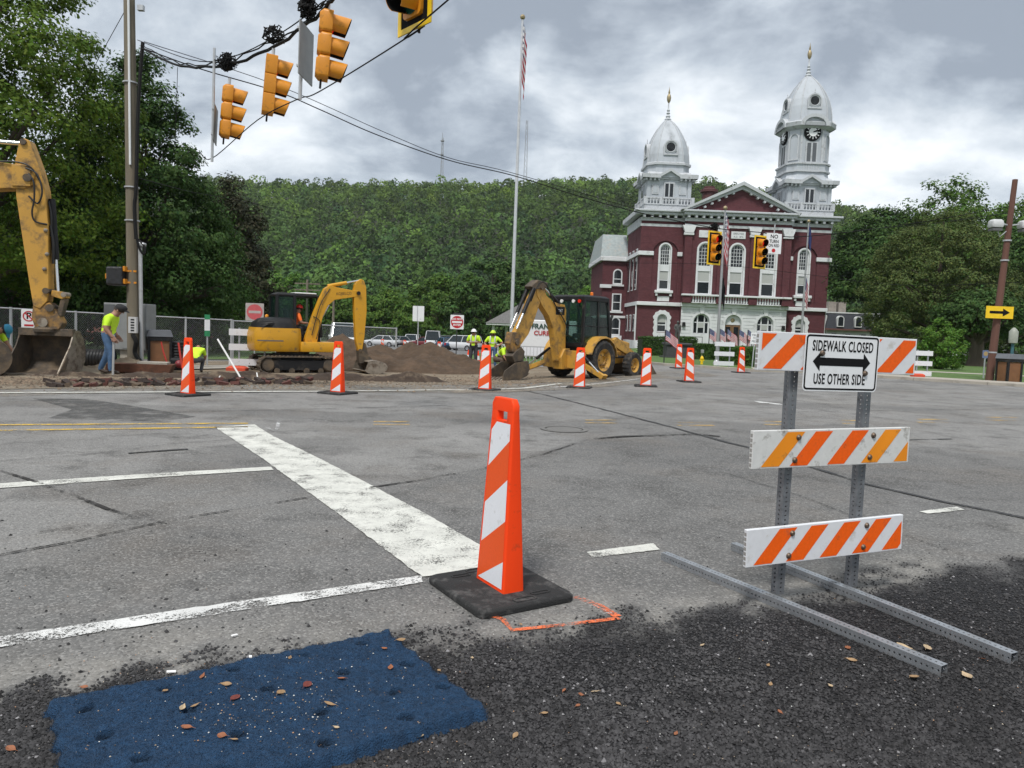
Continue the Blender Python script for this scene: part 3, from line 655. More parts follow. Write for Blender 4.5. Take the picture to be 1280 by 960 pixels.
def channelizer(px, py, rz, label, group, flip=False, sc=1.):
    t = thing('channelizer', label, 'channelizer', G(px, py), rz, group); t.scale = (sc, sc, sc)
    if not CHAN:
        b = MB()
        def ring(hw, hd, z, r=.009, ox=0): return [(ox + x, y, z) for x, y in rrect(hw, hd, min(r, hw * .45, hd * .45))]
        b.loft([ring(*panel_dims(z), z) for z in (.035, .05, .3, .6, .968)])
        for s in (-1, 1):
            b.loft([ring(.034, panel_dims(z)[1], z, .012, s * (panel_dims(z)[0] - .034)) for z in (.966, 1.02)])
        hw, hd = panel_dims(1.02)
        b.loft([ring(hw, hd, 1.018), ring(hw, hd, 1.055), ring(hw - .022, hd - .001, 1.087), ring(hw - .026, hd - .004, 1.09)])
        CHAN['panel'] = b.build('panel', orange_pl, None, smooth=True).data; bpy.data.objects.remove(bpy.data.objects['panel'])
        for nm, polys, mt in (('white_stripe', ([(1, .955), (1, .865), (-1, .70), (-1, .905), (-.5, .955)], [(1, .655), (1, .43), (-1, .265), (-1, .49)], [(1, .21), (1, .06), (-1, .06)]), white_sh), ('orange_stripe', ([(1, .865), (1, .655), (-1, .49), (-1, .70)], [(1, .43), (1, .21), (-1, .06), (-1, .265)]), orange_sh)):
            for k, pl in enumerate(polys):
                b = MB()
                vs = []
                for u, z in pl: hw, hd = panel_dims(z); vs.append((u * (hw - .022), -(hd + .0015), z))
                b.add(vs, [tuple(range(len(vs)))])
                CHAN[nm + str(k)] = b.build(nm, mt).data; bpy.data.objects.remove(bpy.data.objects[nm])
        b = MB(); b.loft([[(x, y, z) for x, y in rrect(.32 - i, .30 - i, .05)] for z, i in ((0, 0), (.03, 0), (.042, .012))])
        CHAN['base'] = b.build('base', rubber, None).data; bpy.data.objects.remove(bpy.data.objects['base'])
        for s in (-1, 1):                                                     # raised rims of the grips and the cast plates
            for k, (x, y, w, d) in enumerate(((s * .262, 0, .018, .06), (s * .215, s * .13, .012, .05))):
                b = MB(); o_, i_ = rrect(w + .009, d + .009, w * .9), rrect(w, d, w * .85)
                b.loft([[(x + a, y + c, z) for a, c in q] for q, z in ((o_, .041), (o_, .0465), (i_, .0465), (i_, .0425))], cap=False)
                CHAN['rim%d' % (k + s + 1)] = b.build('rim', rubber, None).data; bpy.data.objects.remove(bpy.data.objects['rim'])
    for nm, me in CHAN.items():
        o = link(''.join(c for c in nm if not c.isdigit()), me, t, smooth=nm == 'panel')
        if nm == 'base': bv = o.modifiers.new('bevel', 'BEVEL'); bv.width = .006; bv.segments = 2
        if flip and 'stripe' in nm: o.scale = (-1, 1, 1)
    return t
channelizer(624, 739, rad(-58), 'large orange channelizer on black rubber base at the end of the white stop line', None)
g_ = 'channelizers lining the work zone'
channelizer(235, 494, rad(-35), 'orange channelizer standing in front of the drain pipe and lime shirts', g_, sc=1.0)
channelizer(422, 492, rad(-30), 'orange channelizer standing in front of the mini excavator bucket', g_)
channelizer(606, 488, rad(-22), 'orange channelizer standing in front of the two workers in hard hats', g_)
channelizer(724, 485, rad(-14), 'orange channelizer standing in front of the backhoe cab', g_)
channelizer(807, 483, rad(-8), 'orange channelizer standing beside the backhoe front wheel', g_)
channelizer(861, 477.5, rad(10), 'orange channelizer alone in the road before the courthouse lawn', g_, True)
channelizer(848, 460.5, rad(10), 'small distant channelizer near the kerb beside the statue pedestal', g_, True)
channelizer(926, 466, rad(10), 'small distant channelizer near the kerb before the clipped hedge', g_, True)
# far channelizers around the soil heap
for px_, py_, lb in ((478, 440, 'distant orange channelizer before the white sedan beyond the soil heap'), (506, 441, 'distant orange channelizer beside the fence end post beyond the soil heap'), (549, 446, 'distant orange channelizer rising just behind the crest of the soil heap')):
    t = channelizer(640, 700, rad(15), lb, 'channelizers beyond the soil heap', True, .95); t.location = on(px_, {478: 62, 506: 57, 549: 48}[px_])

# ------------------------------------------------------------ barricade with sign
galv = M('galvanised_steel', (.40, .42, .44), .42, .75, var=.25, scale=14, dirt=(.20, .20, .20), dirt_amt=.35, dirt_scale=10)
galv_d = M('dull_galvanised', (.22, .23, .245), .5, .6, var=.3, scale=14, dirt=(.10, .10, .10), dirt_amt=.3, dirt_scale=10)
def perf_tube(L, w, pitch, hr, sides=(0, 1, 2, 3)):
    """square tube with punched holes, along +z from 0"""
    b = MB(); n = int(L / pitch); h = w / 2
    for s in range(4):
        c, d = Vector(((1, 0, 0), (0, 1, 0), (-1, 0, 0), (0, -1, 0))[s]), Vector(((0, 1, 0), (-1, 0, 0), (0, -1, 0), (1, 0, 0))[s])
        if s not in sides:
            b.add([c * h - d * h, c * h + d * h, c * h + d * h + Vector((0, 0, L)), c * h - d * h + Vector((0, 0, L))], [(0, 1, 2, 3)]); continue
        for i in range(n):
            z0, z1 = i * L / n, (i + 1) * L / n; zm = (z0 + z1) / 2; hz = (z1 - z0) / 2
            out = [(h, 0), (h, hz), (0, hz), (-h, hz), (-h, 0), (-h, -hz), (0, -hz), (h, -hz)]
            inn = [(hr * math.cos(math.pi * k / 4), hr * math.sin(math.pi * k / 4)) for k in range(8)]
            vs = [c * h + d * p + Vector((0, 0, zm + q)) for p, q in out + inn] + [c * (h - .0035) + d * p + Vector((0, 0, zm + q)) for p, q in inn]
            b.add(vs, [(k, (k + 1) % 8, 8 + (k + 1) % 8, 8 + k) for k in range(8)] + [(8 + k, 8 + (k + 1) % 8, 16 + (k + 1) % 8, 16 + k) for k in range(8)])
    return b
BO = Vector((1.775, 4.14, 0)); BR = rad(20)
bar = thing('barricade', 'three-rail sidewalk closed barricade on perforated galvanised steel legs', 'barricade', BO, BR)
inv = Matrix.Translation(BO) @ Matrix.Rotation(BR, 4, 'Z'); inv.invert()
def loc_(p): return inv @ Vector(p)
post_h = 1.33
for i, s in enumerate((-1, 1)):
    perf_tube(post_h, .05, .0254, .0062).build('post', galv_d, bar, loc=(s * .262, 0.0, .05 + .0))
for a, b_ in (((1.035, 4.745), (1.965, 3.185)), ((1.575, 5.03), (2.385, 3.345))):
    A_, B_ = Vector((*a, .027)), Vector((*b_, .027)); d_ = loc_(B_) - loc_(A_)
    o = perf_tube(d_.length, .051, .0254, .0056).build('leg', galv, bar, loc=loc_(A_)); o.rotation_euler = d_.to_track_quat('Z', 'Y').to_euler()
board_w = M('white_board', (.70, .71, .73), .45, var=.05, scale=30, dirt=(.45, .42, .36), dirt_amt=.12, dirt_scale=9)
board_d = M('weathered_white_board', (.64, .64, .62), .5, var=.08, scale=30, dirt=(.22, .20, .17), dirt_amt=.2, dirt_scale=16)
or_new = M('orange_reflective', (.86, .115, .006), .5, var=.1, scale=60, spec=.25, dirt=(.5, .10, .03), dirt_amt=.1, dirt_scale=20)
or_old = M('faded_orange_reflective', (.84, .27, .006), .5, var=.12, scale=4, dirt=(.35, .16, .03), dirt_amt=.18, dirt_scale=14)
bolt_m = M('rusty_bolt', (.16, .12, .09), .5, .7, var=.4, scale=60)
def stripe_polys(x0, x1, z0, z1, starts, w, slope):
    out = []
    for s in starts:
        pl = [(s, z0), (s + w, z0), (s + w + slope, z1), (s + slope, z1)]
        for side, lim in ((0, x0), (1, x1)):                                    # clip to the board ends
            q = []
            for i in range(len(pl)):
                a, b = pl[i], pl[(i + 1) % len(pl)]; ia = a[0] >= lim if side == 0 else a[0] <= lim; ib = b[0] >= lim if side == 0 else b[0] <= lim
                if ia: q.append(a)
                if ia != ib: t_ = (lim - a[0]) / (b[0] - a[0]); q.append((lim, a[1] + t_ * (b[1] - a[1])))
            pl = q
            if len(pl) < 3: break
        if len(pl) >= 3: out.append(pl)
    return out
ends = {'bottom': ((933, 662), (933, 711), (1130, 641.5), (1128, 685.5)), 'middle': ((940, 538), (937, 587), (1137, 533), (1135, 578)), 'top': ((955, 413.5), (952, 462), (1152, 425), (1149, 469))}
YF = -.062
RAIL = {}
for nm, (lt, lb_, rt_, rb) in ends.items():
    hl = .548; pl_ = bar.matrix_basis if False else None
    wl_ = BO + Matrix.Rotation(BR, 3, 'Z') @ Vector((-hl, YF, 0)); wr_ = BO + Matrix.Rotation(BR, 3, 'Z') @ Vector((hl, YF, 0))
    za, zb = at(*lt, wl_.y).z, at(*lb_, wl_.y).z; zc_, zd = at(*rt_, wr_.y).z, at(*rb, wr_.y).z
    zl, zr = (za + zb) / 2, (zc_ + zd) / 2; hh = .103; th_ = math.atan2(zr - zl, 2 * hl) * .8
    mt = board_d if nm == 'middle' else board_w
    rail = MB().cbox((0, 0, 0), (2 * hl, .026, 2 * hh)).build('rail', mt, bar, bev=.003, loc=(0, YF, (zl + zr) / 2), rot=(0, -th_, 0)); RAIL[nm] = rail
    for k in range(7):                                                           # shade in the hollow-core cells, painted on the sawn end
        MB().box(-hl - .0006, -hl + .002, -.009, .009, -hh + .012 + k * .0265, -hh + .03 + k * .0265).build('core_cell_shade', M('core_shadow', (.30, .29, .27), .8), rail)
    st = {'bottom': [-.71, -.50 - .015, -.285 - .015, -.06 - .015, .165 - .01, .385], 'middle': [-.54, -.29, -.04, .215, .44], 'top': [-.72, -.515, -.27 + .25 * 0, .0, .27, .475]}[nm]
    if nm == 'bottom': st = [-.50, -.285, -.055, .175, .395]
    if nm == 'middle': st = [-.49, -.30, -.045, .195, .435]
    if nm == 'top': st = [-.745, -.515, -.27, -.02, .255, .475]
    for k, pl in enumerate(stripe_polys(-hl + .018, hl - .012, -hh + .01, hh - .01, st, .118, .165 if nm != 'top' else .19)):
        MB().add([(x, -.0145, z) for x, z in pl], [tuple(range(len(pl)))]).build('stripe', or_old if (nm == 'middle' and k in (0, 3, 4)) else or_new, rail)
    if nm == 'middle':
        pass
    for s in (-1, 1):
        for dz, dx in ((.062, .012), (-.062, -.006)):
            if nm == 'top': continue
            MB().lathe([(.0005, -.012), (.009, -.012), (.016, -.004), (.017, 0)], 12, (s * .262 + dx, -.0135, dz), axis='y').build('bolt', bolt_m, rail, smooth=True)
sg = RAIL['top']
sgn_w = M('sign_white', (.78, .79, .80), .35, var=.03, scale=8, dirt=(.55, .54, .52), dirt_amt=.1)
sgn_k = M('sign_black', (.008, .008, .009), .7, var=.2, spec=.15)
SX, SZ, SW, SH = .002, -.050, .258, .156
so = MB().prism([(SX + a, SZ + c) for a, c in rrect(SW, SH, .025, 4)], -.0225, -.0205).build('sign_plate', sgn_w, bar, loc=sg.location, rot=sg.rotation_euler)
o_, i_ = rrect(SW - .007, SH - .007, .02, 4), rrect(SW - .017, SH - .017, .012, 4)
b = MB(); n_ = len(o_); b.add([(SX + x, -.0235, SZ + z) for x, z in o_ + i_], [(k, (k + 1) % n_, n_ + (k + 1) % n_, n_ + k) for k in range(n_)]); b.build('border', sgn_k, so)
text('SIDEWALK CLOSED', .080, sgn_k, so, (SX + .003, -.0235, SZ + .088), sx=.56, bold=.0014, spc=.09)
text('USE OTHER SIDE', .080, sgn_k, so, (SX - .008, -.0235, SZ - .092), sx=.56, bold=.0014, spc=.09)
ap = [(-.2, 0), (-.15, .053), (-.15, .022), (.15, .022), (.15, .053), (.2, 0), (.15, -.053), (.15, -.022), (-.15, -.022), (-.15, -.053)]
MB().add([(SX + x, -.0237, SZ + .005 + z) for x, z in ap], [tuple(range(10))]).build('arrow', sgn_k, so)
for x, z in ((-.14, .050), (.168, -.052)):
    MB().lathe([(.0005, -.036), (.010, -.036), (.016, -.027), (.017, -.022)], 12, (SX + x, 0, SZ + z), axis='y').build('bolt', bolt_m, so, smooth=True)

# ------------------------------------------------------------ blue fibre mat and litter
C0, CU, CV = np.array([-1.66, 2.62]), np.array([1.12, .75]), np.array([.50, -.68])
nu, nv = 210, 130; uu, vv = np.meshgrid(np.linspace(0, 1, nu), np.linspace(0, 1, nv))
eu = .008 * np.sin(vv * 42) + .02 * (fbm(vv * 7, uu * 0 + 3, 0, 3, 41) - .5); ev = .016 * np.abs(np.sin(uu * 46)) + .025 * (fbm(uu * 9, vv * 0 + 8, 0, 3, 43) - .5)
X = C0[0] + CU[0] * (uu + eu * np.sign(uu - .5) * np.abs(uu - .5) * 2) + CV[0] * (vv + ev * np.sign(vv - .5) * np.abs(vv - .5) * 2); Y = C0[1] + CU[1] * (uu + eu * np.sign(uu - .5) * np.abs(uu - .5) * 2) + CV[1] * (vv + ev * np.sign(vv - .5) * np.abs(vv - .5) * 2)
edge = np.minimum(np.minimum(uu, 1 - uu) * 1.35, np.minimum(vv, 1 - vv) * .85)
Zm = .004 + .042 * sstep(0, .022, edge) + .026 * (fbm(X * 7, Y * 7, 0, 4, 45) - .45) * sstep(0, .03, edge) + .012 * (fbm(X * 38, Y * 38, 0, 2, 47) - .5)
HOLES = [(.08, .17), (.27, .13), (.47, .10), (.68, .11), (.88, .13), (.93, .44), (.74, .38), (.52, .36), (.30, .38), (.10, .42), (.16, .66), (.38, .68), (.60, .66), (.82, .66), (.95, .74), (.3, .9), (.55, .9), (.78, .88)]
tn_m = np.ones_like(Zm)
for hu, hv in HOLES:
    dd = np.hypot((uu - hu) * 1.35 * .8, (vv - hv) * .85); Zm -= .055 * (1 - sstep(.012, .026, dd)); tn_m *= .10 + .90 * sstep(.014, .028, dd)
Zm = np.maximum(Zm, .003)
tn_m = tn_m * (.8 + .4 * fbm(X * 14, Y * 14, 0, 3, 51))
idx = np.arange(nu * nv).reshape(nv, nu)
mat_b = M('blue_fibre', (.013, .052, .118), .95, var=.3, scale=40, tint=True, bump=1., bscale=160)
top_m = thing('fibre_mat', 'ragged blue fibre mat with holes lying on the fresh asphalt', 'mat', (0, 0, 0))
link('pad', npmesh('pad', np.stack([X, Y, Zm], -1).reshape(-1, 3), np.stack([idx[:-1, :-1], idx[:-1, 1:], idx[1:, 1:], idx[1:, :-1]], -1).reshape(-1, 4)[:, ::-1], mat_b, tint=tn_m.reshape(-1, 1) * np.ones((1, 3)), smooth=True), top_m)
k = 90000; ii = rng.integers(0, nv, k); jj = rng.integers(0, nu, k)
ne = 9000; ii[:ne] = np.where(rng.random(ne) < .5, rng.choice([0, 1, nv - 1], ne), ii[:ne]); jj[:ne] = np.where((ii[:ne] > 1) & (ii[:ne] < nv - 1), rng.choice([0, 1, nu - 1], ne), jj[:ne])
p0 = np.stack([X[ii, jj], Y[ii, jj], Zm[ii, jj]], -1) + rng.normal(0, .003, (k, 3)) * np.array([1, 1, 0]); dirn = unit(rng.normal(size=(k, 3)) * np.array([1, 1, .55]) + np.array([0, 0, .25]))
ln = rng.uniform(.005, .014, (k, 1)) * (tn_m[ii, jj] > .6)[:, None]; sd_ = unit(np.cross(dirn, rng.normal(size=(k, 3)))) * .0006
V = np.stack([p0 - sd_, p0 + sd_, p0 + dirn * ln], 1).reshape(-1, 3)
o = link('fibres', npmesh('fibres', V, np.arange(3 * k).reshape(k, 3), mat_b, tint=np.repeat(rng.uniform(.5, 1.7, (k, 1)) * np.ones((1, 3)) * tn_m[ii, jj][:, None], 3, 0)), top_m, kind='stuff')
def mat_pt(px, py):
    p = G(px, py); q = np.linalg.solve(np.stack([CU, CV], 1), np.array([p.x, p.y]) - C0); i_, j_ = int(np.clip(q[1], 0, 1) * (nv - 1)), int(np.clip(q[0], 0, 1) * (nu - 1))
    inside = 0 < q[0] < 1 and 0 < q[1] < 1; return Vector((p.x, p.y, float(Zm[i_, j_]) + .003 if inside else .008)), inside
leaf_br = [M('dry_leaf_' + n_, c, .7, var=.3, scale=60) for n_, c in (('rust', (.26, .095, .04)), ('tan', (.30, .19, .095)), ('red', (.16, .035, .025)), ('pale', (.42, .32, .20)))]
def dry_leaf(pos, L, w, rz, mt, label, grp, curl=.5):
    b = MB(); n = 7; vs = []
    for i in range(n):
        q = i / (n - 1); ww = w * math.sin(math.pi * min(.97, max(.04, q)) ** .8) * .5; zc = L * curl * .55 * (q - .5) ** 2 * 2
        for s in (-1, 0, 1): vs.append(((q - .5) * L, s * ww, zc + abs(s) * ww * .45))
    fs = [(3 * i + j, 3 * i + 3 + j, 3 * i + 4 + j, 3 * i + 1 + j) for i in range(n - 1) for j in (0, 1)]
    b.add(vs, fs); b.tube([(L * .48, 0, L * curl * .2), (L * .68, w * .1, L * .05)], [.0008, .0005], 4)
    o = b.build('dry_leaf', mt, None, loc=pos, rot=(random.uniform(-.35, .35), random.uniform(-.25, .25), rz), smooth=True)
    return tag(o, label, 'leaf', grp)
for px_, py_, L, k in ((350, 881, .05, 1), (293, 891, .055, 2), (234, 930, .055, 0), (427, 864, .038, 0), (480, 827, .035, 0), (500, 815, .05, 1), (502, 875, .035, 0), (488, 849, .036, 0), (412, 897, .05, 1), (383, 873, .05, 2), (253, 862, .04, 0), (282, 872, .045, 1), (244, 898, .035, 1), (228, 900, .04, 3), (278, 940, .04, 0), (292, 945, .03, 1), (362, 838, .03, 1), (206, 880, .03, 1), (420, 926, .03, 3)):
    p, ins = mat_pt(px_, py_); L *= .95; dry_leaf(p, L, L * random.uniform(.4, .7), random.uniform(0, 6.3), leaf_br[k], ['curled rust brown leaf lying on the blue mat', 'curled tan leaf lying on the blue mat', 'dark red leaf lying on the blue mat', 'pale dry leaf lying on the blue mat'][k], 'dry leaves on the mat')
for px_, py_, L, k in ((80, 918, .05, 1), (14, 940, .05, 0), (465, 934, .04, 1), (522, 925, .06, 3), (680, 895, .04, 1), (644, 923, .04, 1), (726, 871, .03, 0), (744, 868, .045, 3), (773, 883, .035, 1), (878, 809, .035, 3), (960, 834, .03, 1), (963, 858, .035, 1), (975, 893, .03, 0), (1060, 813, .055, 0), (1064, 828, .06, 1), (1130, 812, .09, 3), (1158, 813, .08, 3), (1142, 850, .075, 1), (1208, 848, .08, 3), (1228, 826, .03, 0), (1038, 860, .035, 3), (845, 920, .03, 0), (705, 866, .03, 0), (722, 885, .03, 0), (330, 848, .03, 2), (105, 862, .04, 0), (549, 841, .03, 1), (590, 825, .03, 3), (651, 783, .03, 1)):
    p = G(px_, py_) + Vector((0, 0, .009)); dry_leaf(p, L * .8, L * .5, random.uniform(0, 6.3), leaf_br[k], ['curled rust brown leaf lying on the dark asphalt', 'curled tan leaf lying on the dark asphalt', 'dark red leaf at the edge of the asphalt patch', 'pale twisted dry leaf lying on the dark asphalt'][k], 'dry leaves on the asphalt')
k = 1300; pts_ = []
for i in range(k):
    if i < 620: px_, py_ = (random.gauss(360, 80), random.gauss(895, 32)) if i < 330 else (random.uniform(90, 590), random.uniform(815, 958)); p, ins = mat_pt(px_, py_)
    else: p = G(random.uniform(-10, 1290), 690 + 265 * random.random() ** .6) + Vector((0, 0, .006))
    pts_.append(p)
V = []; Fq = []
for i, p in enumerate(pts_):
    s = random.uniform(.001, .004); o_ = len(V)
    for a in range(4): V.append((p.x + s * random.uniform(.6, 1.3) * math.cos(a * 1.57 + i), p.y + s * random.uniform(.6, 1.3) * math.sin(a * 1.57 + i), p.z))
    V.append((p.x, p.y, p.z + s * .8)); Fq += [(o_ + a, o_ + (a + 1) % 4, o_ + 4) for a in range(4)]
tn = np.repeat(np.array([random.choice(((.55, .48, .38), (.45, .26, .15), (.3, .24, .18), (.8, .8, .76), (.14, .10, .07), (.08, .07, .06), (.08, .07, .06))) for _ in pts_]), 5, 0)
o = link('debris', npmesh('debris', np.array(V), np.array(Fq), M('chips', (.75, .75, .75), .8, tint=True), tint=tn), kind='stuff'); o['label'] = 'tiny wood chips and grit scattered on mat and asphalt'; o['category'] = 'debris'
paper = M('paper_scrap', (.8, .8, .78), .7)
for px_, py_, L in ((214, 843, .035), (313, 824, .03), (293, 797, .03)):
    p, _i = mat_pt(px_, py_); tag(MB().cbox((0, 0, 0), (L, L * .4, .004)).build('paper_scrap', paper, None, loc=p + Vector((0, 0, .004)), rot=(.1, .1, random.uniform(0, 3))), 'small white paper scrap on the ground beside the blue mat', 'litter', 'white scraps by the mat')
# ------------------------------------------------------------ people
SKIN = M('skin', (.34, .18, .12), .6, var=.1); HAIR = M('hair', (.03, .02, .015), .7)
lime = M('lime_shirt', (.56, .86, .03), .75, var=.08, scale=14, bump=.6, bscale=10); vest_s = M('reflective_tape', (.55, .57, .56), .4, var=.05)
jeans = M('jeans', (.06, .12, .22), .85, var=.3, scale=12, bump=.4, bscale=16); dk_pants = M('dark_trousers', (.045, .048, .055), .85, var=.2, scale=9); brown_pants = M('brown_trousers', (.10, .065, .045), .85, var=.2); boot = M('boots', (.05, .035, .025), .7)
orange_shirt = M('orange_shirt', (.85, .16, .02), .75, var=.1)
def person(label, loc, rz, J, shirt, pants, hat=None, hatkind='hard', sleeve=True, tape=False, fat=1.0, scale=1.0):
    t = thing('person', label, 'person', loc, rz); t.scale = (scale * fat, scale * fat, scale)
    P = {k: Vector(v) for k, v in J.items()}
    for s in 'lr':
        P.setdefault('toe_' + s, P['ankle_' + s] + Vector((0, .17, -.055)))
    names = list(P); V = [P[k] for k in names]; ix = {k: i for i, k in enumerate(names)}
    chains = [['pelvis', 'waist', 'chest', 'neck', 'head', 'crown']] + [['chest', 'shoulder_' + s, 'elbow_' + s, 'wrist_' + s] for s in 'lr'] + [['pelvis', 'hip_' + s, 'knee_' + s, 'ankle_' + s, 'toe_' + s] for s in 'lr']
    E = [(ix[a], ix[b]) for c in chains for a, b in zip(c[:-1], c[1:])]
    me = bpy.data.meshes.new('tmp'); me.from_pydata([tuple(v) for v in V], E, []); ob = bpy.data.objects.new('tmp', me); COL.objects.link(ob)
    sk = ob.modifiers.new('skin', 'SKIN'); sk.use_smooth_shade = True; sb = ob.modifiers.new('sub', 'SUBSURF'); sb.levels = 2; sb.render_levels = 2
    RD = {'pelvis': (.165, .12), 'waist': (.155, .115), 'chest': (.175, .125), 'neck': (.06, .062), 'head': (.083, .1), 'crown': (.062, .075), 'shoulder': (.082, .082), 'elbow': (.05, .05), 'wrist': (.034, .03), 'hip': (.105, .11), 'knee': (.075, .078), 'ankle': (.055, .055), 'toe': (.045, .032)}
    for i, k in enumerate(names):
        d = me.skin_vertices[0].data[i]; d.radius = RD[k.split('_')[0]]; d.use_root = (k == 'pelvis')
    dg = bpy.context.evaluated_depsgraph_get(); bme = bpy.data.meshes.new_from_object(ob.evaluated_get(dg)); bpy.data.objects.remove(ob)
    bme.materials.clear(); mats = [shirt, pants, SKIN, boot]
    for m_ in mats: bme.materials.append(m_)
    segs = []
    for c in chains:
        for a, b in zip(c[:-1], c[1:]):
            k = (a.split('_')[0], b.split('_')[0])
            segs.append((P[a], P[b], {('pelvis', 'waist'): 1, ('pelvis', 'hip'): 1, ('hip', 'knee'): 1, ('knee', 'ankle'): 1, ('ankle', 'toe'): 3, ('neck', 'head'): 2, ('head', 'crown'): 2, ('elbow', 'wrist'): 2 if sleeve else 0, ('chest', 'neck'): 0}.get(k, 0)))
    for p in bme.polygons:
        c = p.center; best = (9, 0)
        for a, b, m_ in segs:
            d = b - a; u = max(0, min(1, (c - a).dot(d) / d.length_squared)); q = (c - a - d * u).length
            if m_ == 0 and (a - P['chest']).length < 1e-6 and (b - P['neck']).length < 1e-6 and u > .75: mm = 2
            elif m_ == 0 and sleeve and (b - P['elbow_l']).length * (b - P['elbow_r']).length < 1e-9 and u > .72: mm = 2
            elif (a - P['pelvis']).length < 1e-6 and (b - P['waist']).length < 1e-6 and u > .12: mm = 0
            else: mm = m_
            if q < best[0]: best = (q, mm)
        p.material_index = best[1]; p.use_smooth = True
    link('body', bme, t)
    up = (P['crown'] - P['neck']).normalized(); fwd = (P['chest'] - P['pelvis']); look = Vector(J.get('look', (0, 1, 0))) if False else None
    hc = P['head']; f = Vector(LOOK.get(label, (0, 1, -.15))).normalized(); f = (f - up * f.dot(up)).normalized(); r_ = f.cross(up)
    face = MB(); face.ball(hc + f * .095 + up * -.005, .016, 6, 4); face.build('nose', SKIN, t, smooth=True)
    for s in (-1, 1):
        MB().ball(hc + r_ * (s * .088) - up * .005, .024, 6, 4, (.5, .7, 1)).build('ear', SKIN, t, smooth=True)
        MB().ball(hc + r_ * (s * .034) + f * .088 + up * .025, .011, 6, 4).build('eye', HAIR, t)
    MB().cbox(hc + f * .092 - up * .045, (.045, .01, .008)).build('mouth', M('lips', (.25, .10, .08), .6), t)
    b = MB(); R3 = Matrix((r_, f, up)).transposed()
    def X(v): return hc + R3 @ Vector(v)
    MB().add([X((math.cos(a) * .088 * c, math.sin(a) * .105 * c - .012, .02 + .105 * z)) for z, c in ((-.3, .98), (.1, 1.0), (.5, .86), (.85, .5)) for a in [k * math.pi / 5 for k in range(10)]], [(10 * i + j, 10 * i + (j + 1) % 10, 10 * i + 10 + (j + 1) % 10, 10 * i + 10 + j) for i in range(3) for j in range(10)]).build('hair', HAIR, t, smooth=True)
    if hat:
        prof = [(1.32, .0), (1.12, .012), (1.1, .03), (1.05, .3), (.82, .72), (.42, .97), (.02, 1.04)] if hatkind == 'hard' else [(1.08, -.05), (1.08, .25), (.96, .6), (.6, .85), (.02, .92)]
        b = MB(); n = 16; k = len(prof)
        vs = [X((math.cos(2 * math.pi * j / n) * .096 * r2, math.sin(2 * math.pi * j / n) * .112 * r2 + (.03 if (i < 2 and hatkind == 'hard' and math.sin(2 * math.pi * j / n) > 0) else 0), .055 + .115 * z)) for i, (r2, z) in enumerate(prof) for j in range(n)]
        b.add(vs, [(n * i + j, n * i + (j + 1) % n, n * i + n + (j + 1) % n, n * i + n + j) for i in range(k - 1) for j in range(n)]); hobj = b.build('hard_hat' if hatkind == 'hard' else 'cap', hat, t, smooth=True)
        if hatkind != 'hard':
            b = MB(); pts = [X((math.sin(a) * .085, .1 + math.cos(a) * .10, .06 - .01 * abs(math.sin(a)))) for a in np.linspace(-1.4, 1.4, 9)] + [X((math.sin(a) * .085, .1 + math.cos(a) * .02, .075)) for a in np.linspace(1.4, -1.4, 9)]
            b.add(pts, [tuple(range(18))]); b.build('visor', hat, hobj)
    for s in 'lr':                                                           # hands: palm, four fingers, thumb
        w, e_ = P['wrist_' + s], P['elbow_' + s]; d = (w - e_).normalized(); side = Vector((1 if s == 'r' else -1, 0, 0)); pn = d.cross(Vector((0, 1, 0))); pn = pn.normalized() if pn.length > .1 else Vector((1, 0, 0)); q = d.cross(pn).normalized()
        hb = MB(); hb.bar(w - d * .02, w + d * .085, .032, .078, up=q)
        for k in range(4):
            o_ = w + d * .08 + q * (-.03 + .02 * k); L_ = (.062, .075, .07, .052)[k]; hb.tube([o_, o_ + d * L_ * .55 - pn * .008, o_ + d * L_ - pn * .028], [.0095, .0085, .006], 5)
        o_ = w + d * .025 + q * .038; hb.tube([o_, o_ + d * .03 + q * .022, o_ + d * .062 + q * .02 - pn * .012], [.011, .0095, .007], 5)
        hb.build('hand', SKIN, t, smooth=True)
    if tape:
        wa, ch = P['waist'], P['chest']; ax = (ch - wa).normalized(); b = MB(); c = wa.lerp(ch, .35); n = 18
        fr = Vector((0, 1, 0)); fr = (fr - ax * fr.dot(ax)).normalized(); rt2 = fr.cross(ax)
        vs = [c + rt2 * (math.cos(2 * math.pi * j / n) * .185) + fr * (math.sin(2 * math.pi * j / n) * .145) + ax * z for z in (-.025, .025) for j in range(n)]
        b.add(vs, [(j, (j + 1) % n, n + (j + 1) % n, n + j) for j in range(n)]); b.build('waist_tape', vest_s, t, smooth=True)
        for s in (-1, 1):
            b = MB(); pts = [c + rt2 * (s * .095) + fr * q + ax * z for q, z in ((.145, .0), (.15, .12), (.145, .22), (.10, .30), (0, .335), (-.1, .30), (-.15, .12), (-.145, 0))]
            vs = [p + rt2 * (k_ * .022) for p in pts for k_ in (-1, 1)]; b.add(vs, [(2 * i, 2 * i + 2, 2 * i + 3, 2 * i + 1) for i in range(len(pts) - 1)]); b.build('shoulder_tape', vest_s, t, smooth=True)
    return t
LOOK = {}
def stand(**k):
    J = dict(pelvis=(0, 0, .96), waist=(0, -.01, 1.10), chest=(0, -.005, 1.33), neck=(0, -.005, 1.49), head=(0, .03, 1.60), crown=(0, .02, 1.70))
    for s, x in (('l', -1), ('r', 1)):
        J['shoulder_' + s] = (x * .19, -.01, 1.40); J['elbow_' + s] = (x * .25, -.03, 1.12); J['wrist_' + s] = (x * .25, .06, .89); J['hip_' + s] = (x * .09, 0, .90); J['knee_' + s] = (x * .11, .02, .50); J['ankle_' + s] = (x * .12, -.02, .085)
    J.update(k); return J
lb = 'man in lime shirt, jeans and black cap holding a long grey bar, looking down'
LOOK[lb] = (0, .8, -.6)
